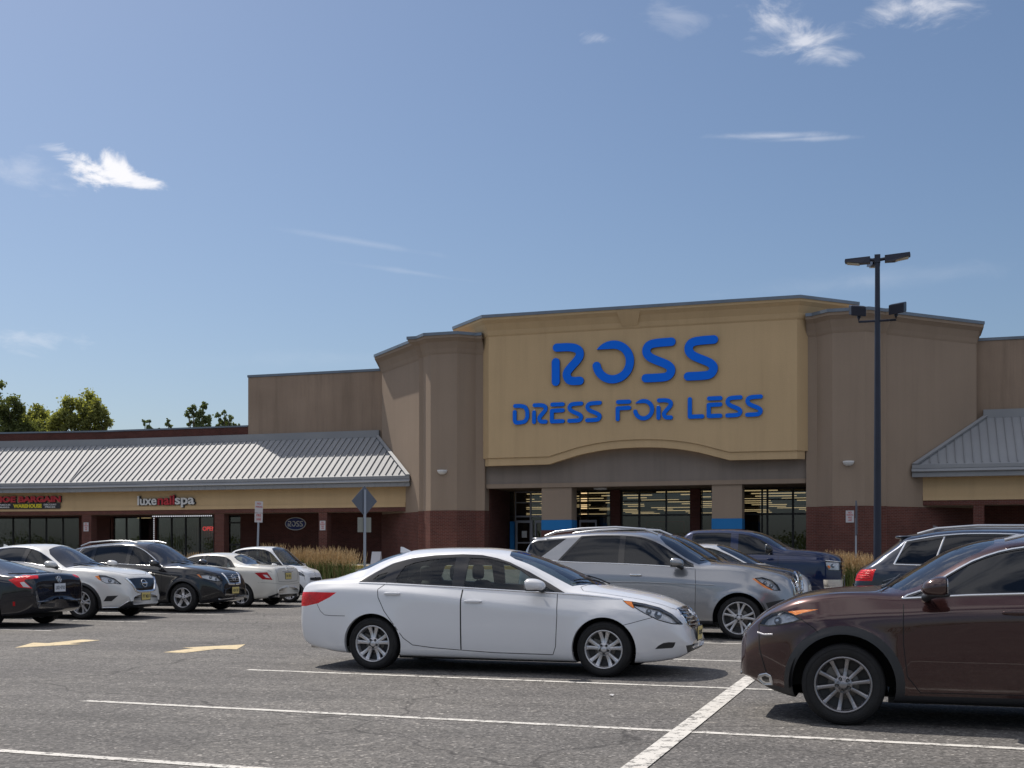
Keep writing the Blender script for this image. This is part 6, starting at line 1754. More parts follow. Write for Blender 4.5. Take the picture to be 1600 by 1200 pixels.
# ---- brown crossover at the right edge, nose to the left
def brown_suv():
    P = paint('brown metallic paint', (0.046, 0.018, 0.017), 0.45, 0.25)
    top = [(-3.44, 0.60), (-3.43, 0.80), (-3.40, 0.98), (-3.33, 1.12), (-3.10, 1.36), (-3.02, 1.41), (-2.7, 1.475), (-2.2, 1.54), (-1.75, 1.565), (-1.40, 1.560), (-1.12, 1.530), (-0.85, 1.450), (-0.56, 1.285), (-0.36, 1.165), (-0.22, 1.125), (0.05, 1.112), (0.356, 1.066), (0.55, 0.990), (0.70, 0.905), (0.80, 0.820), (0.855, 0.755), (0.885, 0.690)]
    bot = [(-3.44, 0.48), (-3.3, 0.34), (-3.0, 0.25), (-2.4, 0.21), (0.35, 0.20), (0.58, 0.24), (0.68, 0.28), (0.79, 0.335), (0.84, 0.40), (0.87, 0.47), (0.885, 0.60)]
    sp = mk(top, bot, 0.93, 2.52, [(-3.44, 1.02), (-2.6, 1.135), (-1.38, 1.092), (-0.85, 1.070), (-0.48, 1.045), (-0.2, 1.03), (0.26, 0.985), (0.5, 0.93), (0.72, 0.84), (0.885, 0.66)],
        -1.15, -0.24, -2.75, -3.25, roofw=0.62, sf=0.20, shd=0.13, midz=0.60, hoodw=0.72, R=0.415, hub=0.335, r=0.335, rr=0.228, tw=0.225, wheel='ten', rimmat=M_ALLOYGREY, paint=P, flare=0.022, flare_top=0.9,
        planf=(0.1, 0.60, 2.2), arch_ymin=0.45)
    dlo = (-2.95, -2.8, -0.50, -0.46); wins = [(-1.50, -1.47, -0.55, -0.52), (-2.35, -2.32, -1.60, -1.57), (-2.85, -2.7, -2.45, -2.42)]
    df = [(-1.54, 1.5), (-1.53, 0.30), (-0.60, 0.29), (-0.50, 0.42), (-0.47, 0.68), (-0.47, 1.0), (-0.75, 1.30), (-1.2, 1.48)]
    dr = [(-1.55, 1.5), (-1.54, 0.30), (-2.05, 0.30), (-2.18, 0.52), (-2.38, 0.80), (-2.42, 1.05), (-2.4, 1.45)]
    R = [dict(name='headlight', kind='lens', az=90, poly=[(0.335, 0.865), (0.42, 0.905), (0.50, 0.925), (0.60, 0.900), (0.67, 0.855), (0.71, 0.80), (0.62, 0.795), (0.50, 0.815), (0.40, 0.84)], mat=M_LENS, bulbs=((90, 0.56, 0.85, 0.035),)),
         dict(name='indicator', az=90, poly=[(0.20, 0.948), (0.33, 0.942), (0.45, 0.922), (0.50, 0.895), (0.43, 0.882), (0.33, 0.915)], mat=M_AMBER),
         dict(name='fog_lamp', az=90, poly=[(0.612, 0.315), (0.618, 0.358), (0.655, 0.368), (0.685, 0.355), (0.68, 0.325), (0.65, 0.312)], mat=M_GLOSSBLACK), dict(name='fog_surround', az=90, poly=[(0.585, 0.295), (0.60, 0.37), (0.66, 0.385), (0.72, 0.365), (0.705, 0.32), (0.66, 0.29)], mat=M_SATIN),
         dict(name='grille', az=0, poly=[(-0.42, 0.80), (-0.22, 0.64), (-0.22, 0.58), (-0.42, 0.36), (0.1, 0.36), (0.1, 0.80)], mat=M_GLOSSBLACK, centre=True)]
    R += std_regions(sp, wins, dlo, M_GLASS_DARK, M_GLASS_DARK, ws_poly(-0.22, -1.18, 0.70, 0.57), (180, [(0.1-0.2, 1.05), (0.50, 1.08), (0.46, 1.36), (-0.1, 1.38)], M_GLASS_DARK), hood_poly(0.72, -0.28, 0.76), [df, dr], 0.485,
        [(-2.2, 0.1), (-2.2, 0.275), (-0.40, 0.262), (-0.40, 0.1)])
    R.append(dict(name='front_lower_trim', az=90, poly=[(0.36, 0.1), (0.36, 0.26), (0.60, 0.30), (0.9, 0.30), (0.9, 0.1)], mat=M_BLACK, face=0.02))
    sp['regions'] = R
    sp['seams'] = door_seams([df, dr], sp)+[('top', hood_poly(0.72, -0.28, 0.76), 0.006), (90, [(0.335, 0.86), (0.24, 0.80), (0.20, 0.76)], 0.006), (90, [(0.71, 0.80), (0.70, 0.60), (0.64, 0.40)], 0.012)]
    c, out = build_car('brown_crossover', 'dark brown crossover cut by the right edge, nose to the left, ten spoke grey wheels', (-0.48, 10.28+0.93, 0), PI, sp)
    d = win_poly(sp, *dlo, lo=0.002, hi=0.028, n=24)
    c.strip(90, d, 0.018, 0.005, M_CHROME, 'window_chrome', close=True)
    c.strip(90, [(0.72, 0.735), (0.66, 0.722), (0.58, 0.728)], 0.014, 0.004, M_WHITELENS, 'light_blade')
    c.strip(90, [(0.60, 0.37), (0.585, 0.30), (0.66, 0.29), (0.72, 0.335), (0.70, 0.37), (0.64, 0.388)], 0.016, 0.006, M_SATIN, 'fog_rim', close=True)
    mb = MB()
    for k in range(7):
        st = c.strip(0, [(-0.30, 0.40+k*0.055), (0, 0.395+k*0.055)], 0.016, 0.012, None, None)
        if st: mb_ = st; c.emit('grille_bar', [(*st, 0)], [M_SATIN], out['grille'][0])
    c.strip(0, [(-0.42, 0.80), (-0.22, 0.64), (-0.22, 0.58), (-0.42, 0.36)], 0.03, 0.012, M_CHROME, 'grille_rim')
    ring_emblem(c, 0, 0.0, 0.66, 0.065, kind='l')
    handle(c, out, 90, -1.32, 0.945, 0.22, P, 'door'); handle(c, out, 90, -2.22, 0.965, 0.20, P, 'door')
    side_mirror(c, -0.73, 1.015, 1.145, 0.125, 0.125, 0.085, P, M_BLACK, (0.09, -0.17, -0.09))
    plate(c, True, 0.48, 0.905, M_PLATE_Y, 'T62 NKA')
    wipers(c, [((-0.30, 0.60), (-0.45, 0.05)), ((-0.30, 0.02), (-0.50, -0.5))])
    for s_ in (-1, 1):
        mb = MB(); mb.tube([(-2.7, s_*0.60, 1.46), (-2.5, s_*0.60, 1.535), (-1.9, s_*0.60, 1.575), (-1.45, s_*0.60, 1.57), (-1.25, s_*0.60, 1.52)], 0.014, 8); mb.build('roof_rail', M_SATIN, c.t)
    interior(c, -0.66, -2.9, 0.80, 0.34, 1.06, M_SEATBEIGE, xrow2=-2.2)
    mb = MB(); mb.box(-2.2, -0.35, -0.80, 0.80, 0.19, 0.24); c.mesh(mb, 'underbody', M_DARK)
brown_suv()

# ---- silver SUV behind the white sedan
def silver_suv():
    P = paint('silver metallic paint', (0.30, 0.31, 0.33), 0.75, 0.30)
    top = [(-3.86, 0.60), (-3.85, 0.90), (-3.82, 1.10), (-3.78, 1.28), (-3.74, 1.44), (-3.66, 1.60), (-3.60, 1.665), (-3.41, 1.715), (-2.98, 1.762), (-2.35, 1.790), (-1.9, 1.788), (-1.50, 1.760), (-1.20, 1.665), (-0.87, 1.475), (-0.60, 1.325), (-0.44, 1.258), (-0.2, 1.240), (0.1, 1.205), (0.394, 1.140), (0.60, 1.085), (0.72, 1.03), (0.79, 0.95), (0.83, 0.86), (0.85, 0.74), (0.86, 0.66)]
    bot = [(-3.86, 0.46), (-3.7, 0.34), (-3.4, 0.26), (-2.9, 0.23), (0.4, 0.23), (0.6, 0.26), (0.75, 0.32), (0.83, 0.42), (0.86, 0.56)]
    sp = mk(top, bot, 0.96, 2.95, [(-3.86, 1.10), (-3.4, 1.30), (-3.0, 1.262), (-1.9, 1.225), (-0.8, 1.165), (-0.5, 1.14), (0.0, 1.115), (0.3, 1.05), (0.6, 0.94), (0.86, 0.70)],
        -1.35, -0.42, -3.3, -3.72, roofw=0.66, sf=0.20, sr=0.05, shd=0.22, midz=0.62, hoodw=0.74, R=0.425, hub=0.345, r=0.352, rr=0.262, tw=0.25, wheel='five_double', paint=P, flare=0.02, flare_top=0.95, planf=(0.0, 0.66, 2.2), planr=(-3.4, 0.9, 2.3))
    wins = [(-1.92, -1.92, -0.80, -0.78), (-3.03, -2.66, -2.02, -2.02)]
    tri = [(-3.62, 1.42), (-3.60, 1.57), (-3.45, 1.62), (-2.96, 1.655), (-3.36, 1.345)]
    dlo = (-3.08, -2.70, -0.76, -0.74)
    df = [(-1.97, 1.7), (-1.95, 0.37), (-0.80, 0.365), (-0.71, 0.42), (-0.70, 0.90), (-0.72, 1.14), (-1.1, 1.5)]
    dr = [(-1.98, 1.7), (-1.96, 0.37), (-2.35, 0.37), (-2.50, 0.60), (-2.72, 0.80), (-2.85, 1.02), (-3.05, 1.25), (-2.7, 1.68)]
    s80 = lambda x, y: x*math.sin(math.radians(80))-y*math.cos(math.radians(80))
    R = [dict(name='rear_side_window', kind='glass', az=90, poly=tri, mat=M_GLASS_DARK),
         dict(name='headlight', kind='lens', az=80, poly=[(0.10, 1.000), (0.214, 1.012), (0.366, 0.966), (0.461, 0.889), (0.508, 0.802), (0.40, 0.806), (0.30, 0.862), (0.20, 0.925)], mat=M_LENS, bulbs=((80, 0.37, 0.885, 0.04), (80, 0.27, 0.93, 0.035))),
         dict(name='indicator', az=80, poly=[(0.05, 0.995), (0.10, 0.998), (0.20, 0.923), (0.30, 0.860), (0.395, 0.806), (0.36, 0.805), (0.25, 0.845), (0.13, 0.93)], mat=M_AMBER),
         dict(name='grille', az=0, poly=[(-0.42, 0.92), (-0.40, 0.72), (0.1, 0.70), (0.1, 0.98), (-0.36, 0.975)], mat=M_GLOSSBLACK, centre=True),
         dict(name='bumper_intake', az=70, poly=[(0.10, 0.60), (0.42, 0.66), (0.44, 0.56), (0.15, 0.50)], mat=M_BLACK),
         dict(name='taillight', az=110, poly=[(-3.80, 1.02), (-3.42, 1.05), (-3.42, 1.22), (-3.80, 1.24)], mat=M_RED, face=0.02)]
    R += std_regions(sp, wins, dlo, M_GLASS_DARK, M_GLASS_DARK, ws_poly(-0.42, -1.38, 0.76, 0.62), (180, [(-0.1, 1.26), (0.60, 1.28), (0.52, 1.60), (-0.1, 1.62)], M_GLASS_DARK), hood_poly(0.70, -0.46, 0.78), [df, dr], None, [(-2.6, 0.1), (-2.6, 0.30), (-0.4, 0.30), (-0.4, 0.1)])
    sp['regions'] = R
    sp['seams'] = door_seams([df, dr], sp)+[('top', hood_poly(0.70, -0.46, 0.78), 0.006)]
    c, out = build_car('silver_suv', 'silver grey SUV with roof rails and dark glass, parked just behind the white sedan', (-2.56, 19.86+0.96, 0), 0, sp)
    d = [(x, sp['bl'](x)+0.0) for x in np.linspace(-3.35, -0.74, 20)]
    c.strip(90, d, 0.020, 0.006, M_CHROME, 'belt_trim')
    c.strip(90, [(-2.7, 0.93), (-1.66, 0.925), (-0.70, 0.895), (-0.4, 0.885)], 0.016, 0.008, P, 'body_crease')
    for k in range(3): c.strip(0, [(-0.40, 0.76+k*0.07), (0, 0.755+k*0.07)], 0.028, 0.02, M_SATIN, 'grille_bar', out['grille'][0])
    c.strip(0, [(-0.36, 0.975), (-0.42, 0.92), (-0.40, 0.72), (0, 0.70)], 0.025, 0.012, M_CHROME, 'grille_rim', out['grille'][0])
    c.strip(0, [(-0.36, 0.975), (0, 0.98)], 0.025, 0.012, M_CHROME, 'grille_rim', out['grille'][0])
    ring_emblem(c, 0, 0.0, 0.84, 0.09, kind='star')
    handle(c, out, 90, -1.70, 1.045, 0.21, M_CHROME, 'door'); handle(c, out, 90, -2.75, 1.075, 0.21, M_CHROME, 'door')
    side_mirror(c, -1.0, 1.075, 1.255, 0.13, 0.12, 0.075, P, M_BLACK, (0.07, -0.16, -0.09))
    plate(c, True, 0.52, 0.875, M_PLATE_Y, 'M15 WDB')
    wipers(c, [((-0.50, 0.62), (-0.62, 0.05)), ((-0.50, 0.02), (-0.68, -0.5))])
    for s_ in (-1, 1):
        mb = MB(); mb.tube([(-3.35, s_*0.66, 1.70), (-3.15, s_*0.66, 1.775), (-2.7, s_*0.665, 1.825), (-2.1, s_*0.665, 1.845), (-1.6, s_*0.66, 1.81), (-1.38, s_*0.65, 1.72)], 0.020, 8); mb.build('roof_rail', M_SATIN, c.t)
    mb = MB(); mb.blob((-3.53, 0, 1.66), (0.13, 0.56, 0.022), 4); c.mesh(mb, 'rear_spoiler', P)
    interior(c, -0.85, -3.6, 0.84, 0.40, 1.20, M_SEAT, xrow2=-2.5)
    mb = MB(); mb.box(-2.6, -0.35, -0.84, 0.84, 0.22, 0.28); c.mesh(mb, 'underbody', M_DARK)
silver_suv()

# ---- dark luxury SUV behind the silver one
def dark_suv():
    P = paint('blue black paint', (0.014, 0.018, 0.030), 0.2, 0.28)
    top = [(-3.65, 0.60), (-3.64, 0.95), (-3.60, 1.25), (-3.50, 1.50), (-3.35, 1.66), (-2.9, 1.72), (-2.2, 1.765), (-1.64, 1.765), (-1.31, 1.735), (-1.08, 1.655), (-0.66, 1.42), (-0.355, 1.245), (-0.2, 1.215), (0.04, 1.190), (0.40, 1.150), (0.60, 1.120), (0.85, 1.075), (0.96, 1.03), (1.02, 0.94), (1.04, 0.80), (1.05, 0.68)]
    bot = [(-3.65, 0.46), (-3.4, 0.32), (-2.9, 0.25), (0.5, 0.24), (0.8, 0.28), (0.98, 0.38), (1.05, 0.56)]
    sp = mk(top, bot, 0.95, 2.86, [(-3.65, 1.10), (-3.1, 1.24), (-1.9, 1.20), (-0.7, 1.15), (0, 1.10), (0.5, 1.03), (0.9, 0.90), (1.05, 0.72)], -1.25, -0.33, -3.2, -3.58, roofw=0.65, sf=0.2, sr=0.08, shd=0.14, midz=0.62, hoodw=0.74,
        R=0.42, hub=0.355, r=0.36, rr=0.25, tw=0.245, wheel='five', paint=P, flare=0.02, flare_top=0.95)
    wins = [(-1.80, -1.80, -0.68, -0.65), (-2.75, -2.7, -1.90, -1.90), (-3.25, -3.15, -2.85, -2.85)]; dlo = (-3.32, -3.2, -0.63, -0.60)
    df = [(-1.85, 1.6), (-1.84, 0.36), (-0.65, 0.36), (-0.58, 0.6), (-0.58, 1.13), (-1.0, 1.5)]
    R = [dict(name='headlight', kind='lens', az=75, poly=[(0.50, 0.945), (0.72, 0.965), (0.86, 0.95), (0.90, 0.86), (0.86, 0.80), (0.62, 0.80), (0.53, 0.87)], mat=M_LENS, bulbs=((75, 0.64, 0.88, 0.04), (75, 0.78, 0.88, 0.04))),
         dict(name='grille', az=0, poly=[(-0.38, 0.98), (-0.44, 0.86), (-0.40, 0.66), (0.1, 0.62), (0.1, 1.02), (-0.3, 1.02)], mat=M_GLOSSBLACK, centre=True)]
    R += std_regions(sp, wins, dlo, M_GLASS_MID, M_GLASS_DARK, ws_poly(-0.34, -1.28, 0.74, 0.60), None, hood_poly(0.90, -0.36, 0.78), [df], None, None)
    sp['regions'] = R; sp['seams'] = door_seams([df], sp)+[('top', hood_poly(0.90, -0.36, 0.78), 0.006)]
    c, out = build_car('dark_suv', 'blue black SUV with a chrome ringed grille, mostly hidden behind the silver SUV', (-2.95, 22.95+0.95, 0.02), 0, sp)
    c.strip(90, win_poly(sp, *dlo, lo=0.002, hi=0.028, n=24), 0.022, 0.006, M_CHROME, 'window_chrome', close=True)
    for sg in (-1,):
        c.strip(0, [(0, 1.02), (-0.3, 1.02), (-0.38, 0.98), (-0.44, 0.86), (-0.40, 0.66), (0, 0.62)], 0.045, 0.025, M_CHROME, 'grille_rim', out['grille'][0])
    for k in range(5): c.strip(0, [(-0.36, 0.70+k*0.06), (0, 0.70+k*0.06)], 0.014, 0.012, M_SATIN, 'grille_bar', out['grille'][0])
    for k in range(2): c.strip(75, [(0.60, 0.72-k*0.08), (0.85, 0.72-k*0.08)], 0.02, 0.008, M_CHROME, 'bumper_trim')
    wipers(c, [((-0.42, 0.62), (-0.56, 0.05))])
    side_mirror(c, -0.92, 1.07, 1.24, 0.12, 0.12, 0.075, P, M_BLACK, (0.07, -0.16, -0.09))
    plate(c, True, 0.55, 1.06, M_PLATE_Y, 'V90 LDH')
    interior(c, -0.75, -3.4, 0.84, 0.40, 1.18, M_SEAT, xrow2=-2.4)
dark_suv()

# ---- pale sedan glimpsed between the dark SUV and the pickup
def pale_sedan():
    P = paint('pale silver paint', (0.55, 0.56, 0.58), 0.3, 0.3)
    top = [(-3.80, 0.56), (-3.78, 0.85), (-3.72, 1.04), (-3.4, 1.12), (-3.0, 1.26), (-2.5, 1.46), (-2.0, 1.56), (-1.3, 1.585), (-0.95, 1.565), (-0.6, 1.45), (-0.1, 1.20), (0.05, 1.13), (0.35, 1.06), (0.7, 0.95), (0.9, 0.82), (0.97, 0.65), (0.98, 0.58)]
    bot = [(-3.80, 0.42), (-3.5, 0.26), (0.5, 0.20), (0.85, 0.26), (0.98, 0.45)]
    sp = mk(top, bot, 0.91, 2.8, [(-3.80, 0.98), (-3, 1.06), (-1.5, 1.03), (-0.3, 1.0), (0.4, 0.95), (0.98, 0.62)], -0.95, 0.03, -2.5, -3.45, roofw=0.6, shd=0.1, midz=0.56, R=0.375, hub=0.32, r=0.325, rr=0.22, tw=0.21, wheel='five', paint=P)
    wins = [(-1.55, -1.55, -0.35, -0.30), (-2.55, -2.5, -1.65, -1.65)]; dlo = (-2.7, -2.6, -0.30, -0.25)
    sp['regions'] = [dict(name='headlight', kind='lens', az=70, poly=[(0.35, 0.82), (0.6, 0.80), (0.62, 0.68), (0.45, 0.70)], mat=M_LENS)]+std_regions(sp, wins, dlo, M_GLASS_CLEAR, M_GLASS_MID, ws_poly(0.02, -0.98, 0.70, 0.56), None, hood_poly(0.80, 0.0, 0.72), [], None, None)
    sp['seams'] = []
    c, out = build_car('pale_sedan', 'pale silver sedan glimpsed between the blue black SUV and the blue pickup', (-2.9, 26.0+0.91, 0.03), 0, sp)
    interior(c, -0.45, -3.0, 0.78, 0.3, 1.0, M_SEAT)
pale_sedan()

# ---- dark blue pickup
def pickup():
    P = paint('deep blue metallic paint', (0.004, 0.013, 0.055), 0.35, 0.3)
    top = [(-4.75, 0.70), (-4.74, 1.15), (-4.70, 1.35), (-4.66, 1.40), (-4.0, 1.41), (-2.72, 1.42), (-2.60, 1.44), (-2.54, 1.60), (-2.46, 1.82), (-2.36, 1.90), (-2.24, 1.940), (-1.9, 1.955), (-1.508, 1.958), (-1.0, 1.935), (-0.74, 1.90), (-0.48, 1.815), (-0.2, 1.66), (0.05, 1.520), (0.15, 1.478), (0.35, 1.460), (0.848, 1.405), (1.10, 1.340), (1.22, 1.28), (1.28, 1.20), (1.30, 1.00), (1.31, 0.86)]
    bot = [(-4.75, 0.58), (-4.6, 0.46), (-3.5, 0.42), (0.5, 0.40), (1.0, 0.42), (1.2, 0.48), (1.31, 0.62)]
    sp = mk(top, bot, 1.03, 3.67, [(-4.75, 1.28), (-2.7, 1.33), (-2.0, 1.34), (-0.6, 1.32), (-0.1, 1.31), (0.3, 1.30), (0.9, 1.27), (1.2, 1.18), (1.31, 1.0)], -0.75, 0.10, -2.36, -2.56, roofw=0.70, sf=0.16, sr=0.05, shd=0.10, midz=0.80, hoodw=0.82, sillz=0.5,
        R=0.50, hub=0.40, r=0.405, rr=0.26, tw=0.27, wheel='six', paint=P, flare=0.03, flare_top=1.1, planf=(0.6, 0.80, 2.4), planr=(-4.4, 0.95, 2), beltin=0.11)
    wins = [(-1.10, -1.10, -0.32, -0.28), (-2.25, -2.2, -1.28, -1.28)]; dlo = (-2.32, -2.26, -0.26, -0.22)
    df = [(-1.20, 1.8), (-1.19, 0.52), (-0.25, 0.52), (-0.16, 0.7), (-0.14, 1.3), (-0.5, 1.7)]
    dr = [(-1.21, 1.8), (-1.20, 0.52), (-2.3, 0.52), (-2.38, 0.7), (-2.38, 1.3), (-2.3, 1.75)]
    R = [dict(name='headlight', kind='lens', az=80, poly=[(0.76, 1.19), (1.10, 1.185), (1.155, 1.16), (1.14, 0.965), (0.82, 0.975), (0.77, 1.08)], mat=M_LENS, bulbs=((80, 0.95, 1.08, 0.05),)),
         dict(name='chrome_bumper', az=80, poly=[(0.70, 0.75), (1.25, 0.75), (1.25, 0.45), (0.74, 0.45)], mat=M_CHROME, face=0.02),
         dict(name='grille', az=0, poly=[(-0.62, 1.20), (-0.62, 0.80), (0.1, 0.80), (0.1, 1.25), (-0.55, 1.25)], mat=M_GLOSSBLACK, centre=True)]
    R += std_regions(sp, wins, dlo, M_GLASS_DARK, M_GLASS_DARK, ws_poly(0.10, -0.78, 0.80, 0.66), None, hood_poly(1.12, 0.05, 0.84), [df, dr], None, None, dlomat=P)
    sp['regions'] = R; sp['seams'] = door_seams([df, dr], sp)+[('top', hood_poly(1.12, 0.05, 0.84), 0.008), (90, [(-2.50, 1.40), (-2.50, 0.55)], 0.02)]
    c, out = build_car('blue_pickup', 'dark blue crew cab pickup beyond the silver SUV, nose to the right, chrome bumper', (-2.70, 29.2+1.03, 0.03), 0, sp, cat='pickup truck')
    c.strip(80, [(0.82, 1.08), (0.86, 1.02)], 0.05, 0.004, M_AMBER, 'side_marker')
    c.strip(80, [(0.76, 1.20), (1.16, 1.165)], 0.02, 0.008, M_CHROME, 'lamp_brow')
    mb = MB(); mb.box(0.27, 0.52, 0.80, 0.845, 1.36, 1.40); mb2 = mb; o = c.mesh(mb, 'hood_badge', M_CHROME, None, 2); o.rotation_euler = (0, 0.0, 0)
    side_mirror(c, -0.35, 1.20, 1.475, 0.10, 0.13, 0.115, M_GLOSSBLACK, M_BLACK, (0.05, -0.18, -0.08))
    for k in range(4): c.strip(0, [(-0.60, 0.86+k*0.1), (0, 0.86+k*0.1)], 0.03, 0.015, M_CHROME, 'grille_bar', out['grille'][0])
    wipers(c, [((0.0, 0.65), (-0.12, 0.05))])
    handle(c, out, 90, -1.02, 1.19, 0.22, P, 'door'); handle(c, out, 90, -2.15, 1.19, 0.22, P, 'door')
    interior(c, -0.35, -2.4, 0.92, 0.55, 1.36, M_SEAT, xrow2=-1.95)
    mb = MB(); mb.box(-4.4, 0.5, -0.6, 0.6, 0.38, 0.5); c.mesh(mb, 'chassis', M_DARK)
pickup()

# ---- dark wagon like SUV seen from behind at the right
def dark_wagon():
    P = paint('dark slate blue paint', (0.018, 0.024, 0.042), 0.4, 0.28)
    # front axle 3.95 m ahead of the tail
    o = 4.02
    T_ = [(0.03, 0.62), (0.035, 0.90), (0.05, 1.05), (0.09, 1.17), (0.20, 1.25), (0.42, 1.42), (0.60, 1.56), (0.70, 1.645), (0.86, 1.675), (1.1, 1.715), (1.5, 1.742), (2.1, 1.738), (2.7, 1.68), (3.1, 1.55), (3.5, 1.32), (3.75, 1.18), (4.0, 1.13), (4.4, 1.08), (4.7, 0.98), (4.85, 0.85), (4.90, 0.66)]
    top = [(x-o, z) for x, z in T_]
    bot = [(0.03-o, 0.44), (0.2-o, 0.32), (0.6-o, 0.24), (4.3-o, 0.22), (4.7-o, 0.28), (4.9-o, 0.5)]
    sp = mk(top, bot, 0.96, 2.98, [(0.03-o, 1.06), (0.12-o, 1.17), (0.35-o, 1.24), (0.6-o, 1.262), (1.1-o, 1.245), (2.1-o, 1.22), (3.3-o, 1.15), (4-o, 1.08), (4.9-o, 0.70)], 2.75-o, 3.72-o, 1.0-o, 0.22-o, roofw=0.66, sf=0.2, sr=0.02, drop=0.05, shd=0.08, midz=0.62,
        R=0.41, hub=0.36, r=0.365, rr=0.26, tw=0.25, wheel='five_double', paint=P, planr=(0.65-o, 0.84, 2.2), flare=0.02)
    rq = [(0.585-o, 1.285), (0.60-o, 1.33), (0.66-o, 1.42), (0.80-o, 1.545), (1.17-o, 1.60), (1.055-o, 1.280)]
    wins = [(2.15-o, 2.15-o, 3.38-o, 3.42-o), (1.10-o, 1.21-o, 2.05-o, 2.05-o)]; dlo = (0.565-o, 0.72-o, 3.44-o, 3.48-o)
    df = [(2.1-o, 1.6), (2.1-o, 0.36), (3.4-o, 0.36), (3.48-o, 0.6), (3.48-o, 1.14), (3.0-o, 1.5)]; dr = [(2.09-o, 1.6), (2.09-o, 0.36), (1.55-o, 0.36), (1.45-o, 0.6), (1.2-o, 0.9), (1.07-o, 1.26), (1.3-o, 1.6)]
    R = [dict(name='taillight', az=115, poly=[((0.02-o)*math.sin(math.radians(115))+0.36, 1.19), ((0.30-o)*math.sin(math.radians(115))+0.40, 1.20), ((0.26-o)*math.sin(math.radians(115))+0.40, 1.045), ((0.02-o)*math.sin(math.radians(115))+0.30, 1.045)], mat=M_REDLIT, face=0.02),
         dict(name='window', kind='glass', az=90, poly=rq, mat=M_GLASS_DARK)]
    R += std_regions(sp, wins, dlo, M_GLASS_MID, M_GLASS_DARK, ws_poly(3.72-o, 2.72-o, 0.74, 0.60), ('top', [(0.62-o, -0.1), (0.64-o, 0.52), (0.24-o, 0.62), (0.20-o, -0.1)], M_GLASS_MID), hood_poly(4.7-o, 3.7-o, 0.78), [df, dr], None, None)
    sp['regions'] = R; sp['seams'] = door_seams([df, dr], sp)
    c, out = build_car('slate_suv', 'dark slate SUV seen from behind with wide red tail lamp, right of the lamp pole', (-0.70+o, 16.5+0.96, 0), 0, sp)
    c.strip(90, win_poly(sp, *dlo, lo=0.002, hi=0.028, n=24), 0.020, 0.006, M_CHROME, 'window_chrome', close=True)
    c.strip(90, [(1.19-o, 1.62), (1.06-o, 1.27)], 0.02, 0.006, M_SATIN, 'window_divider')
    for z in (1.08, 1.11, 1.14, 1.165): c.strip(115, [((0.05-o)*0.906+0.36, z), ((0.24-o)*0.906+0.39, z)], 0.010, 0.004, M_RED, 'lamp_rib', out['taillight'][0] if out.get('taillight') else None)
    for s_ in (-1, 1):
        mb = MB(); mb.tube([(0.86-o, s_*0.64, 1.66), (1.1-o, s_*0.65, 1.73), (1.6-o, s_*0.655, 1.765), (2.3-o, s_*0.655, 1.76), (2.8-o, s_*0.64, 1.69)], 0.018, 8); mb.build('roof_rail', M_SATIN, c.t)
    mb = MB(); mb.blob((0.70-o, 0, 1.625), (0.13, 0.58, 0.02), 4); c.mesh(mb, 'rear_spoiler', P)
    mb = MB(); mb.tube([(0.44-o, 0, 1.39), (0.46-o, 0.35, 1.40)], 0.009, 6); c.mesh(mb, 'rear_wiper', M_BLACK)
    fin_antenna(c, 1.15-o, P)
    plate(c, False, 0.90, 0.02-o, M_PLATE_Y, 'K31 QVE')
    side_mirror(c, 3.15-o, 1.08, 1.20, 0.12, 0.12, 0.075, P, M_BLACK, (0.07, -0.16, -0.09))
    handle(c, out, 90, 2.35-o, 1.06, 0.21, P, 'door'); handle(c, out, 90, 1.4-o, 1.10, 0.21, P, 'door')
    interior(c, 3.35-o, 0.7-o, 0.84, 0.4, 1.2, M_SEAT, xrow2=1.6-o)
dark_wagon()

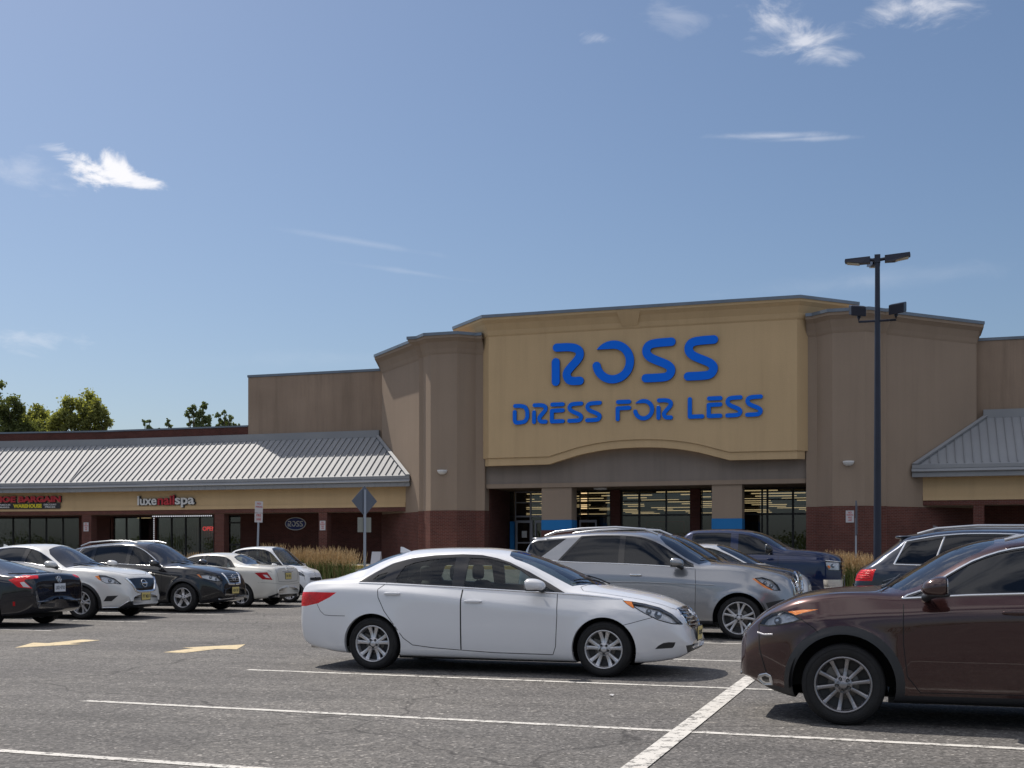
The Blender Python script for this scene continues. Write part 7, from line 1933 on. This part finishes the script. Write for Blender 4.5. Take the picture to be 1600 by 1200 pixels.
# ---- white crossover in the left row
def white_crossover():
    P = paint('pearl white paint', (0.62, 0.62, 0.61), 0.05, 0.3)
    top = [(-3.80, 0.60), (-3.78, 0.95), (-3.70, 1.20), (-3.55, 1.36), (-3.2, 1.47), (-2.605, 1.545), (-2.28, 1.592), (-1.8, 1.61), (-1.40, 1.600), (-1.10, 1.53), (-0.80, 1.385), (-0.45, 1.20), (-0.28, 1.130), (0.05, 1.105), (0.40, 1.060), (0.65, 1.00), (0.80, 0.93), (0.88, 0.84), (0.93, 0.72), (0.96, 0.60), (0.97, 0.52)]
    bot = [(-3.80, 0.46), (-3.5, 0.30), (-2.9, 0.22), (0.4, 0.20), (0.70, 0.22), (0.88, 0.26), (0.94, 0.33), (0.97, 0.44)]
    sp = mk(top, bot, 0.94, 2.80, [(-3.80, 1.05), (-3.1, 1.30), (-2.3, 1.245), (-1.34, 1.185), (-0.70, 1.085), (-0.3, 1.03), (0.1, 1.00), (0.45, 0.94), (0.75, 0.82), (0.97, 0.60)], -1.15, -0.27, -3.0, -3.6, roofw=0.60, sf=0.22, sr=0.1, shd=0.13, midz=0.62, hoodw=0.70,
        R=0.40, hub=0.335, r=0.35, rr=0.24, tw=0.235, wheel='five_double', rimmat=M_ALLOY, paint=P, flare=0.03, flare_top=0.92, planf=(-0.1, 0.62, 2.1))
    wins = [(-1.50, -1.48, -0.62, -0.58), (-2.45, -2.35, -1.60, -1.60), (-2.9, -2.7, -2.55, -2.52)]; dlo = (-2.95, -2.75, -0.56, -0.52)
    df = [(-1.55, 1.5), (-1.54, 0.34), (-0.62, 0.34), (-0.54, 0.5), (-0.52, 1.05), (-0.9, 1.4)]; dr = [(-1.56, 1.5), (-1.55, 0.34), (-2.1, 0.34), (-2.3, 0.6), (-2.5, 0.95), (-2.5, 1.24), (-2.4, 1.48)]
    s55 = lambda pts: pts
    R = [dict(name='headlight', kind='lens', az=55, poly=[(-0.155, 0.93), (-0.03, 0.925), (0.16, 0.86), (0.30, 0.745), (0.14, 0.765), (0.00, 0.765), (-0.10, 0.815)], mat=M_LENS, bulbs=((55, 0.06, 0.83, 0.04), (55, 0.17, 0.80, 0.03))),
         dict(name='indicator', az=55, poly=[(-0.24, 0.915), (-0.155, 0.932), (-0.10, 0.815), (-0.16, 0.84)], mat=M_AMBER),
         dict(name='grille', az=0, poly=[(-0.52, 0.86), (-0.34, 0.58), (-0.16, 0.56), (0.1, 0.56), (0.1, 0.88)], mat=M_GLOSSBLACK, centre=True),
         dict(name='fog_recess', az=55, poly=[(-0.065, 0.383), (0.006, 0.496), (0.235, 0.506), (0.10, 0.385)], mat=M_BLACK),
         dict(name='lower_bumper', az=55, poly=[(-0.10, 0.10), (-0.10, 0.235), (0.243, 0.242), (0.463, 0.38), (1.2, 0.40), (1.2, 0.10)], mat=M_BLACK, face=0.02),
         dict(name='lower_bumper_front', az=0, poly=[(-0.45, 0.1), (-0.45, 0.38), (0.1, 0.40), (0.1, 0.1)], mat=M_BLACK, centre=True, face=0.02)]
    R += std_regions(sp, wins, dlo, M_GLASS_MID, M_GLASS_DARK, ws_poly(-0.26, -1.18, 0.72, 0.56), None, hood_poly(0.78, -0.32, 0.74), [df, dr], 0.45, [(-2.4, 0.1), (-2.4, 0.29), (-0.4, 0.29), (-0.4, 0.1)])
    sp['regions'] = R; sp['seams'] = door_seams([df, dr], sp)+[('top', hood_poly(0.78, -0.32, 0.74), 0.007)]
    c, out = build_car('white_crossover', 'white crossover with a chrome V grille in the left row beside the black sedan', (-16.59, 21.65+0.94, 0), 0, sp, group=None)
    c.strip(0, [(-0.50, 0.87), (-0.33, 0.60), (-0.25, 0.575), (0, 0.57)], 0.06, 0.025, M_CHROME, 'grille_v', out['grille'][0])
    ring_emblem(c, 0, 0.0, 0.75, 0.085, kind='bar')
    c.strip(55, [(-0.08, 0.245), (0.243, 0.25), (0.45, 0.385)], 0.022, 0.008, M_CHROME, 'bumper_trim')
    c.strip(90, win_poly(sp, *dlo, lo=0.002, hi=0.028, n=24), 0.014, 0.004, M_CHROME, 'window_chrome', close=True)
    handle(c, out, 90, -1.35, 1.03, 0.2, M_CHROME, 'door'); handle(c, out, 90, -2.35, 1.09, 0.2, M_CHROME, 'door')
    side_mirror(c, -0.66, 1.06, 1.165, 0.115, 0.12, 0.075, P, M_BLACK, (0.06, -0.16, -0.08))
    plate(c, True, 0.475, 0.975, M_PLATE_Y, 'P77 MDX'); wipers(c, [((-0.36, 0.6), (-0.5, 0.05)), ((-0.34, 0.0), (-0.5, -0.5))])
    mb = MB(); mb.add([(-2.75, -0.02, 1.54), (-2.6, -0.02, 1.55), (-2.6, 0.02, 1.55), (-2.75, 0.02, 1.54), (-2.76, 0, 1.61)], [(0, 1, 4), (1, 2, 4), (2, 3, 4), (3, 0, 4)]); c.mesh(mb, 'antenna_fin', P)
    interior(c, -0.68, -3.2, 0.80, 0.36, 1.12, M_SEATBEIGE, xrow2=-2.3)
    mb = MB(); mb.box(-2.45, -0.35, -0.8, 0.8, 0.19, 0.25); c.mesh(mb, 'underbody', M_DARK)
white_crossover()

# ---- black crossover next in the left row
def black_crossover():
    P = paint('black metallic paint', (0.006, 0.007, 0.011), 0.2, 0.25)
    top = [(-3.65, 0.60), (-3.64, 0.95), (-3.58, 1.22), (-3.48, 1.40), (-3.35, 1.52), (-3.2, 1.570), (-2.787, 1.63), (-2.2, 1.672), (-1.748, 1.680), (-1.35, 1.655), (-1.10, 1.575), (-0.80, 1.400), (-0.50, 1.205), (-0.38, 1.140), (-0.1, 1.115), (0.25, 1.070), (0.50, 1.01), (0.70, 0.94), (0.80, 0.84), (0.85, 0.70), (0.88, 0.58)]
    bot = [(-3.65, 0.46), (-3.4, 0.30), (-2.8, 0.23), (0.4, 0.21), (0.65, 0.24), (0.80, 0.30), (0.86, 0.38), (0.88, 0.48)]
    sp = mk(top, bot, 0.92, 2.70, [(-3.65, 1.08), (-3.1, 1.25), (-2.5, 1.17), (-1.6, 1.130), (-0.70, 1.085), (-0.35, 1.04), (0.1, 1.01), (0.45, 0.93), (0.7, 0.82), (0.88, 0.62)], -1.25, -0.36, -3.1, -3.5, roofw=0.62, sf=0.2, sr=0.08, shd=0.12, midz=0.60, hoodw=0.70,
        R=0.40, hub=0.34, r=0.348, rr=0.232, tw=0.225, wheel='twist5', paint=P, flare=0.028, flare_top=0.92, planf=(-0.1, 0.64, 2.1))
    wins = [(-1.55, -1.52, -0.72, -0.68), (-2.55, -2.55, -1.65, -1.65), (-3.05, -2.9, -2.65, -2.65)]; dlo = (-3.15, -3.0, -0.66, -0.62)
    df = [(-1.60, 1.55), (-1.59, 0.36), (-0.66, 0.36), (-0.58, 0.5), (-0.56, 1.07), (-1.0, 1.5)]; dr = [(-1.61, 1.55), (-1.60, 0.36), (-2.1, 0.36), (-2.25, 0.6), (-2.45, 0.9), (-2.6, 1.16), (-2.55, 1.5)]
    R = [dict(name='headlight', kind='lens', az=55, poly=[(-0.13, 0.895), (0.037, 0.904), (0.258, 0.866), (0.40, 0.745), (0.202, 0.745), (0.06, 0.775), (-0.07, 0.81)], mat=M_LENS, bulbs=((55, 0.12, 0.84, 0.04), (55, 0.25, 0.80, 0.03))),
         dict(name='indicator', az=55, poly=[(-0.20, 0.897), (-0.13, 0.897), (-0.07, 0.81), (-0.10, 0.815)], mat=M_AMBER),
         dict(name='grille', az=0, poly=[(-0.34, 0.92), (-0.27, 0.66), (0.1, 0.65), (0.1, 0.93)], mat=M_GLOSSBLACK, centre=True),
         dict(name='lower_grille', az=0, poly=[(-0.45, 0.50), (-0.40, 0.38), (0.1, 0.36), (0.1, 0.52)], mat=M_BLACK, centre=True)]
    R += std_regions(sp, wins, dlo, M_GLASS_MID, M_GLASS_DARK, ws_poly(-0.36, -1.28, 0.72, 0.58), None, hood_poly(0.68, -0.42, 0.74), [df, dr], 0.45, [(-2.3, 0.1), (-2.3, 0.30), (-0.4, 0.30), (-0.4, 0.1)])
    sp['regions'] = R; sp['seams'] = door_seams([df, dr], sp)+[('top', hood_poly(0.68, -0.42, 0.74), 0.007)]
    c, out = build_car('black_crossover', 'black crossover with chrome window trim in the left row, behind the white crossover', (-16.22, 24.9+0.92, 0), 0, sp)
    c.strip(0, [(-0.34, 0.92), (-0.25, 0.67), (0, 0.655)], 0.055, 0.022, M_CHROME, 'grille_v', out['grille'][0])
    for k in range(4): c.strip(0, [(-0.26, 0.74+k*0.045), (0, 0.74+k*0.045)], 0.010, 0.008, M_SATIN, 'grille_bar', out['grille'][0])
    ring_emblem(c, 0, 0.0, 0.80, 0.07, kind='bar')
    c.strip(90, win_poly(sp, *dlo, lo=0.002, hi=0.028, n=24), 0.018, 0.005, M_CHROME, 'window_chrome', close=True)
    c.strip(55, [(0.30, 0.30), (0.60, 0.315), (0.95, 0.335)], 0.05, 0.015, M_SATIN, 'skid_plate')
    handle(c, out, 90, -1.40, 1.00, 0.2, P, 'door'); handle(c, out, 90, -2.4, 1.04, 0.2, P, 'door')
    side_mirror(c, -0.68, 1.04, 1.165, 0.115, 0.12, 0.075, P, M_BLACK, (0.06, -0.16, -0.08))
    plate(c, True, 0.51, 0.885, M_PLATE_Y, 'H28 TRF'); wipers(c, [((-0.45, 0.6), (-0.58, 0.05)), ((-0.43, 0.0), (-0.6, -0.5))])
    for s_ in (-1, 1):
        mb = MB(); mb.tube([(-3.05, s_*0.62, 1.575), (-2.8, s_*0.62, 1.66), (-2.2, s_*0.625, 1.70), (-1.7, s_*0.62, 1.695), (-1.45, s_*0.61, 1.645)], 0.018, 8); mb.build('roof_rail', M_SATIN, c.t)
    interior(c, -0.78, -3.2, 0.80, 0.38, 1.08, M_SEAT, xrow2=-2.4)
    mb = MB(); mb.box(-2.35, -0.35, -0.8, 0.8, 0.20, 0.26); c.mesh(mb, 'underbody', M_DARK)
black_crossover()

# ---- white saloon seen from behind in the left row
def white_saloon():
    P = paint('warm white paint', (0.60, 0.585, 0.54), 0.0, 0.3)
    wb = 2.72
    T_ = [(-0.90, 0.50), (-0.895, 0.70), (-0.88, 0.86), (-0.85, 0.98), (-0.80, 1.045), (-0.70, 1.062), (-0.40, 1.085), (-0.10, 1.105), (0.10, 1.16), (0.35, 1.29), (0.55, 1.375), (0.80, 1.405), (1.1, 1.415), (1.45, 1.405), (1.85, 1.36), (2.2, 1.20), (2.5, 1.02), (2.65, 0.97), (3.0, 0.92), (3.35, 0.80), (3.5, 0.62), (3.52, 0.55)]
    top = [(x-wb, z) for x, z in T_]; bot = [(-0.90-wb, 0.40), (-0.85-wb, 0.31), (-0.6-wb, 0.23), (0.3-wb, 0.18), (3.1-wb, 0.17), (3.4-wb, 0.22), (3.52-wb, 0.42)]
    sp = mk(top, bot, 0.88, wb, [(-0.90-wb, 0.90), (-0.7-wb, 0.98), (-0.1-wb, 1.02), (0.5-wb, 1.02), (1.5-wb, 0.99), (2.4-wb, 0.95), (3-wb, 0.88), (3.52-wb, 0.55)], 1.75-wb, 2.58-wb, 0.62-wb, -0.03-wb, roofw=0.55, sf=0.18, sr=0.12, drop=0.045, shd=0.09, midz=0.55, hoodw=0.66,
        R=0.355, hub=0.305, r=0.31, rr=0.215, tw=0.22, wheel='five', paint=P, planr=(-0.35-wb, 0.80, 2.2))
    wins = [(1.30-wb, 1.30-wb, 2.30-wb, 2.34-wb), (0.55-wb, 0.66-wb, 1.22-wb, 1.22-wb), (0.28-wb, 0.50-wb, 0.58-wb, 0.48-wb)]; dlo = (0.22-wb, 0.46-wb, 2.36-wb, 2.40-wb)
    df = [(1.26-wb, 1.38), (1.26-wb, 0.28), (2.2-wb, 0.27), (2.34-wb, 0.5), (2.36-wb, 0.94), (2-wb, 1.25)]; dr = [(1.25-wb, 1.38), (1.25-wb, 0.28), (0.5-wb, 0.28), (0.40-wb, 0.5), (0.2-wb, 0.75), (0.25-wb, 1.0), (0.6-wb, 1.36)]
    a = math.radians(125); sh_ = -wb*math.sin(a)
    R = [dict(name='reversing_lamp', az=125, poly=[(-0.02+sh_, 0.845), (-0.12+sh_, 0.835), (-0.20+sh_, 0.755), (-0.10+sh_, 0.77)], mat=M_WHITELENS),
         dict(name='taillight', az=125, poly=[(0.187+sh_, 0.893), (-0.132+sh_, 0.907), (-0.27+sh_, 0.705), (-0.011+sh_, 0.722)], mat=M_RED),
         dict(name='diffuser', az=140, poly=[(0.05-wb*math.sin(math.radians(140)), 0.15), (0.10-wb*math.sin(math.radians(140)), 0.28), (-0.2-wb*math.sin(math.radians(140)), 0.385), (-1.2-wb*math.sin(math.radians(140)), 0.42), (-1.2-wb*math.sin(math.radians(140)), 0.15)], mat=M_BLACK, face=0.02)]
    R += std_regions(sp, wins, dlo, M_GLASS_CLEAR, M_GLASS_MID, ws_poly(2.58-wb, 1.72-wb, 0.66, 0.50), ('top', [(0.52-wb, -0.1), (0.48-wb, 0.42), (0.36-wb, 0.49), (0.04-wb, 0.54), (-0.03-wb, 0.40), (-0.06-wb, -0.1)], M_WSHIELD), hood_poly(3.3-wb, 2.5-wb, 0.7), [df, dr])
    tl = [(-0.06-wb, -0.1), (-0.04-wb, 0.58), (-0.40-wb, 0.60), (-0.72-wb, 0.56), (-0.83-wb, 0.40), (-0.84-wb, -0.1)]
    R.append(dict(name='trunk_lid', az='top', poly=tl, centre=True, face=0.3))
    sp['regions'] = R; sp['seams'] = door_seams([df, dr], sp)+[('top', tl, 0.007), (160, [(-0.85+0.02+0.35, 0.95), (-0.55, 0.90)], 0.007), (180, [(0.58, 0.98), (0.50, 0.66), (0, 0.64)], 0.008), (180, [(0.85, 0.64), (0.5, 0.60), (0, 0.58)], 0.005)]
    c, out = build_car('white_saloon', 'cream white saloon seen from behind between the black crossover and the tiny white car', (-16.35-wb, 27.8+0.88, 0), PI, sp)
    c.strip(180, [(0.30, 0.92), (0, 0.92)], 0.025, 0.012, M_CHROME, 'trunk_trim')
    plate(c, False, 0.80, -0.895-wb, M_PLATE_Y, 'D41 SPX'); ring_emblem(c, 180, 0.0, 0.985, 0.045, kind='star')
    handle(c, out, 90, 1.45-wb, 0.90, 0.2, P, 'door'); handle(c, out, 90, 0.55-wb, 0.93, 0.2, P, 'door')
    fin_antenna(c, 0.62-wb, M_BLACK)
    side_mirror(c, 2.1-wb, 0.98, 1.0, 0.11, 0.11, 0.07, P, M_BLACK, (0.06, -0.15, -0.06))
    for s_ in (-1, 1):
        mb = MB(); mb.tube([(-0.90-wb, s_*0.52, 0.285), (-0.70-wb, s_*0.52, 0.285)], 0.04, 14); mb.build('exhaust_pipe', M_SATIN, c.t)
    interior(c, 2.25-wb, 0.05-wb, 0.74, 0.28, 0.96, M_SEATBEIGE, xrow2=0.75-wb)
white_saloon()

# ---- tiny two seat car, furthest of the left row
def micro_car():
    P = paint('bright white paint', (0.66, 0.67, 0.69), 0.0, 0.28)
    wb = 1.86
    top = [(-2.22, 0.60), (-2.21, 0.95), (-2.16, 1.20), (-2.06, 1.40), (-1.90, 1.52), (-1.60, 1.58), (-1.2, 1.60), (-0.85, 1.585), (-0.62, 1.53), (-0.40, 1.36), (-0.15, 1.14), (-0.02, 1.02), (0.06, 0.985), (0.22, 0.94), (0.36, 0.86), (0.42, 0.76), (0.45, 0.62), (0.455, 0.55)]
    bot = [(-2.22, 0.42), (-2.1, 0.30), (-1.9, 0.22), (0.15, 0.20), (0.35, 0.24), (0.43, 0.34), (0.455, 0.46)]
    sp = mk(top, bot, 0.78, wb, [(-2.22, 1.0), (-1.6, 1.12), (-1.0, 1.10), (-0.6, 1.05), (-0.2, 0.98), (0.0, 0.93), (0.25, 0.85), (0.455, 0.62)], -0.75, -0.02, -1.8, -2.15, roofw=0.55, sf=0.14, sr=0.05, shd=0.12, midz=0.58, hoodw=0.60,
        R=0.335, hub=0.29, r=0.29, rr=0.20, tw=0.17, wheel='six', paint=P, planf=(-0.15, 0.62, 2.1), planr=(-1.9, 0.8, 2.2), flare=0.02, arch_ymin=0.4)
    wins = [(-1.38, -1.40, -0.26, -0.20), (-1.95, -1.80, -1.50, -1.48)]; dlo = (-2.0, -1.85, -0.20, -0.14)
    df = [(-1.42, 1.5), (-1.40, 0.34), (-0.50, 0.32), (-0.38, 0.5), (-0.30, 0.96), (-0.5, 1.25), (-0.9, 1.48)]
    R = [dict(name='headlight', kind='lens', az=55, poly=[(-0.31, 0.90), (-0.25, 0.892), (-0.10, 0.83), (0.01, 0.74), (-0.10, 0.755), (-0.22, 0.82)], mat=M_LENS, bulbs=((55, -0.12, 0.81, 0.035),)),
         dict(name='indicator', az=55, poly=[(-0.37, 0.93), (-0.31, 0.90), (-0.22, 0.82), (-0.30, 0.85)], mat=M_AMBER),
         dict(name='grille', az=0, poly=[(-0.34, 0.70), (-0.34, 0.62), (0.1, 0.60), (0.1, 0.70)], mat=M_BLACK, centre=True), dict(name='lower_grille', az=0, poly=[(-0.42, 0.42), (-0.42, 0.28), (0.1, 0.28), (0.1, 0.42)], mat=M_BLACK, centre=True)]
    R += std_regions(sp, wins, dlo, M_GLASS_CLEAR, M_GLASS_MID, ws_poly(-0.01, -0.76, 0.62, 0.50), None, hood_poly(0.34, 0.02, 0.52), [df])
    sp['regions'] = R; sp['seams'] = door_seams([df], sp)+[('top', hood_poly(0.34, 0.02, 0.52), 0.007)]
    c, out = build_car('micro_car', 'tiny white two seat car, furthest of the left row, beside the tall grass', (-16.58, 30.8+0.78, 0), 0, sp)
    side_mirror(c, -0.42, 0.86, 1.04, 0.09, 0.10, 0.065, P, M_BLACK, (0.05, -0.13, -0.05)); ring_emblem(c, 0, 0.0, 0.80, 0.05); plate(c, True, 0.50, 0.465, M_PLATE_Y, 'S12 FTW')
    wipers(c, [((-0.10, 0.5), (-0.22, 0.02)), ((-0.08, -0.02), (-0.22, -0.42))]); handle(c, out, 90, -1.2, 0.92, 0.2, P, 'door')
    interior(c, -0.30, -1.6, 0.68, 0.3, 1.02, M_SEAT, xrow2=-1.5)
micro_car()

# ---- black sedan cut by the left edge, tail towards the aisle
def black_sedan():
    P = paint('navy black paint', (0.005, 0.006, 0.012), 0.15, 0.25)
    wb = 2.70
    T_ = [(-0.98, 0.52), (-0.975, 0.72), (-0.96, 0.86), (-0.93, 0.97), (-0.88, 1.015), (-0.80, 1.020), (-0.66, 1.01), (-0.50, 1.035), (-0.20, 1.115), (0.15, 1.20), (0.55, 1.29), (0.9, 1.345), (1.3, 1.37), (1.7, 1.35), (2.05, 1.24), (2.4, 1.06), (2.6, 0.96), (3.1, 0.86), (3.45, 0.70), (3.55, 0.55)]
    top = [(x-wb, z) for x, z in T_]; bot = [(-0.98-wb, 0.42), (-0.92-wb, 0.33), (-0.7-wb, 0.26), (-0.3-wb, 0.21), (0.3-wb, 0.18), (3.1-wb, 0.16), (3.4-wb, 0.22), (3.55-wb, 0.42)]
    sp = mk(top, bot, 0.90, wb, [(-0.98-wb, 0.90), (-0.75-wb, 0.975), (-0.3-wb, 0.99), (0.4-wb, 0.985), (1.5-wb, 0.93), (2.4-wb, 0.88), (3-wb, 0.82), (3.55-wb, 0.55)], 1.65-wb, 2.55-wb, 0.55-wb, -0.55-wb, roofw=0.54, sf=0.18, sr=0.14, drop=0.045, shd=0.09, midz=0.55, hoodw=0.66,
        R=0.36, hub=0.32, r=0.325, rr=0.225, tw=0.215, wheel='five_double', paint=P, planr=(-0.45-wb, 0.82, 2.3))
    wins = [(1.20-wb, 1.20-wb, 2.2-wb, 2.24-wb), (0.15-wb, 0.4-wb, 1.12-wb, 1.12-wb)]; dlo = (0.05-wb, 0.3-wb, 2.26-wb, 2.3-wb)
    a = math.radians(131); sh_ = -wb*math.sin(a)
    pts = [(0.176, 0.906), (-0.093, 0.995), (-0.343, 0.985), (-0.343, 0.93), (-0.113, 0.915), (-0.10, 0.88), (-0.238, 0.745), (0.011, 0.771)]
    R = [dict(name='reversing_lamp', az=131, poly=[(x+sh_, z) for x, z in ((-0.02, 0.86), (-0.09, 0.87), (-0.20, 0.765), (-0.08, 0.775))], mat=M_WHITELENS),
         dict(name='taillight', az=131, poly=[(x+sh_, z) for x, z in pts], mat=M_REDLIT, face=0.02),
         dict(name='rear_reflector', az=131, poly=[(x+sh_, z) for x, z in ((0.10, 0.50), (0.06, 0.50), (0.06, 0.42), (0.10, 0.42))], mat=M_RED)]
    R += std_regions(sp, wins, dlo, M_GLASS_MID, M_GLASS_MID, ws_poly(2.55-wb, 1.62-wb, 0.66, 0.50), ('top', [(0.42-wb, -0.1), (0.38-wb, 0.40), (0.22-wb, 0.48), (-0.35-wb, 0.55), (-0.47-wb, 0.40), (-0.50-wb, -0.1)], M_WSHIELD), hood_poly(3.3-wb, 2.5-wb, 0.7), [])
    sp['regions'] = R; sp['seams'] = [(180, [(0.66, 0.98), (0.46, 0.72), (0.44, 0.60), (0, 0.585)], 0.008), (180, [(0.85, 0.60), (0.44, 0.60)], 0.005)]
    c, out = build_car('black_sedan', 'black sedan cut by the left edge, tail towards the aisle with red C shaped lamps', (-16.42-wb, 18.65+0.90, 0), PI, sp)
    c.strip(180, [(0.64, 1.018), (0.3, 1.022), (0, 1.024)], 0.035, 0.012, M_GLOSSBLACK, 'trunk_spoiler')
    plate(c, False, 0.745, -0.985-wb, M_PLATE_W, 'LKR 4710'); ring_emblem(c, 180, 0.0, 0.90, 0.06, kind='h')
    c.strip(180, [(0.62, 0.50), (0, 0.49)], 0.012, 0.004, M_SATIN, 'bumper_trim')
    fin_antenna(c, 0.62-wb, M_GLOSSBLACK)
    interior(c, 2.2-wb, 0.0-wb, 0.74, 0.28, 0.92, M_SEAT, xrow2=0.7-wb)
    mb = MB(); mb.box(-0.5-wb, 2.2-wb, -0.7, 0.7, 0.17, 0.24); c.mesh(mb, 'underbody', M_DARK)
black_sedan()
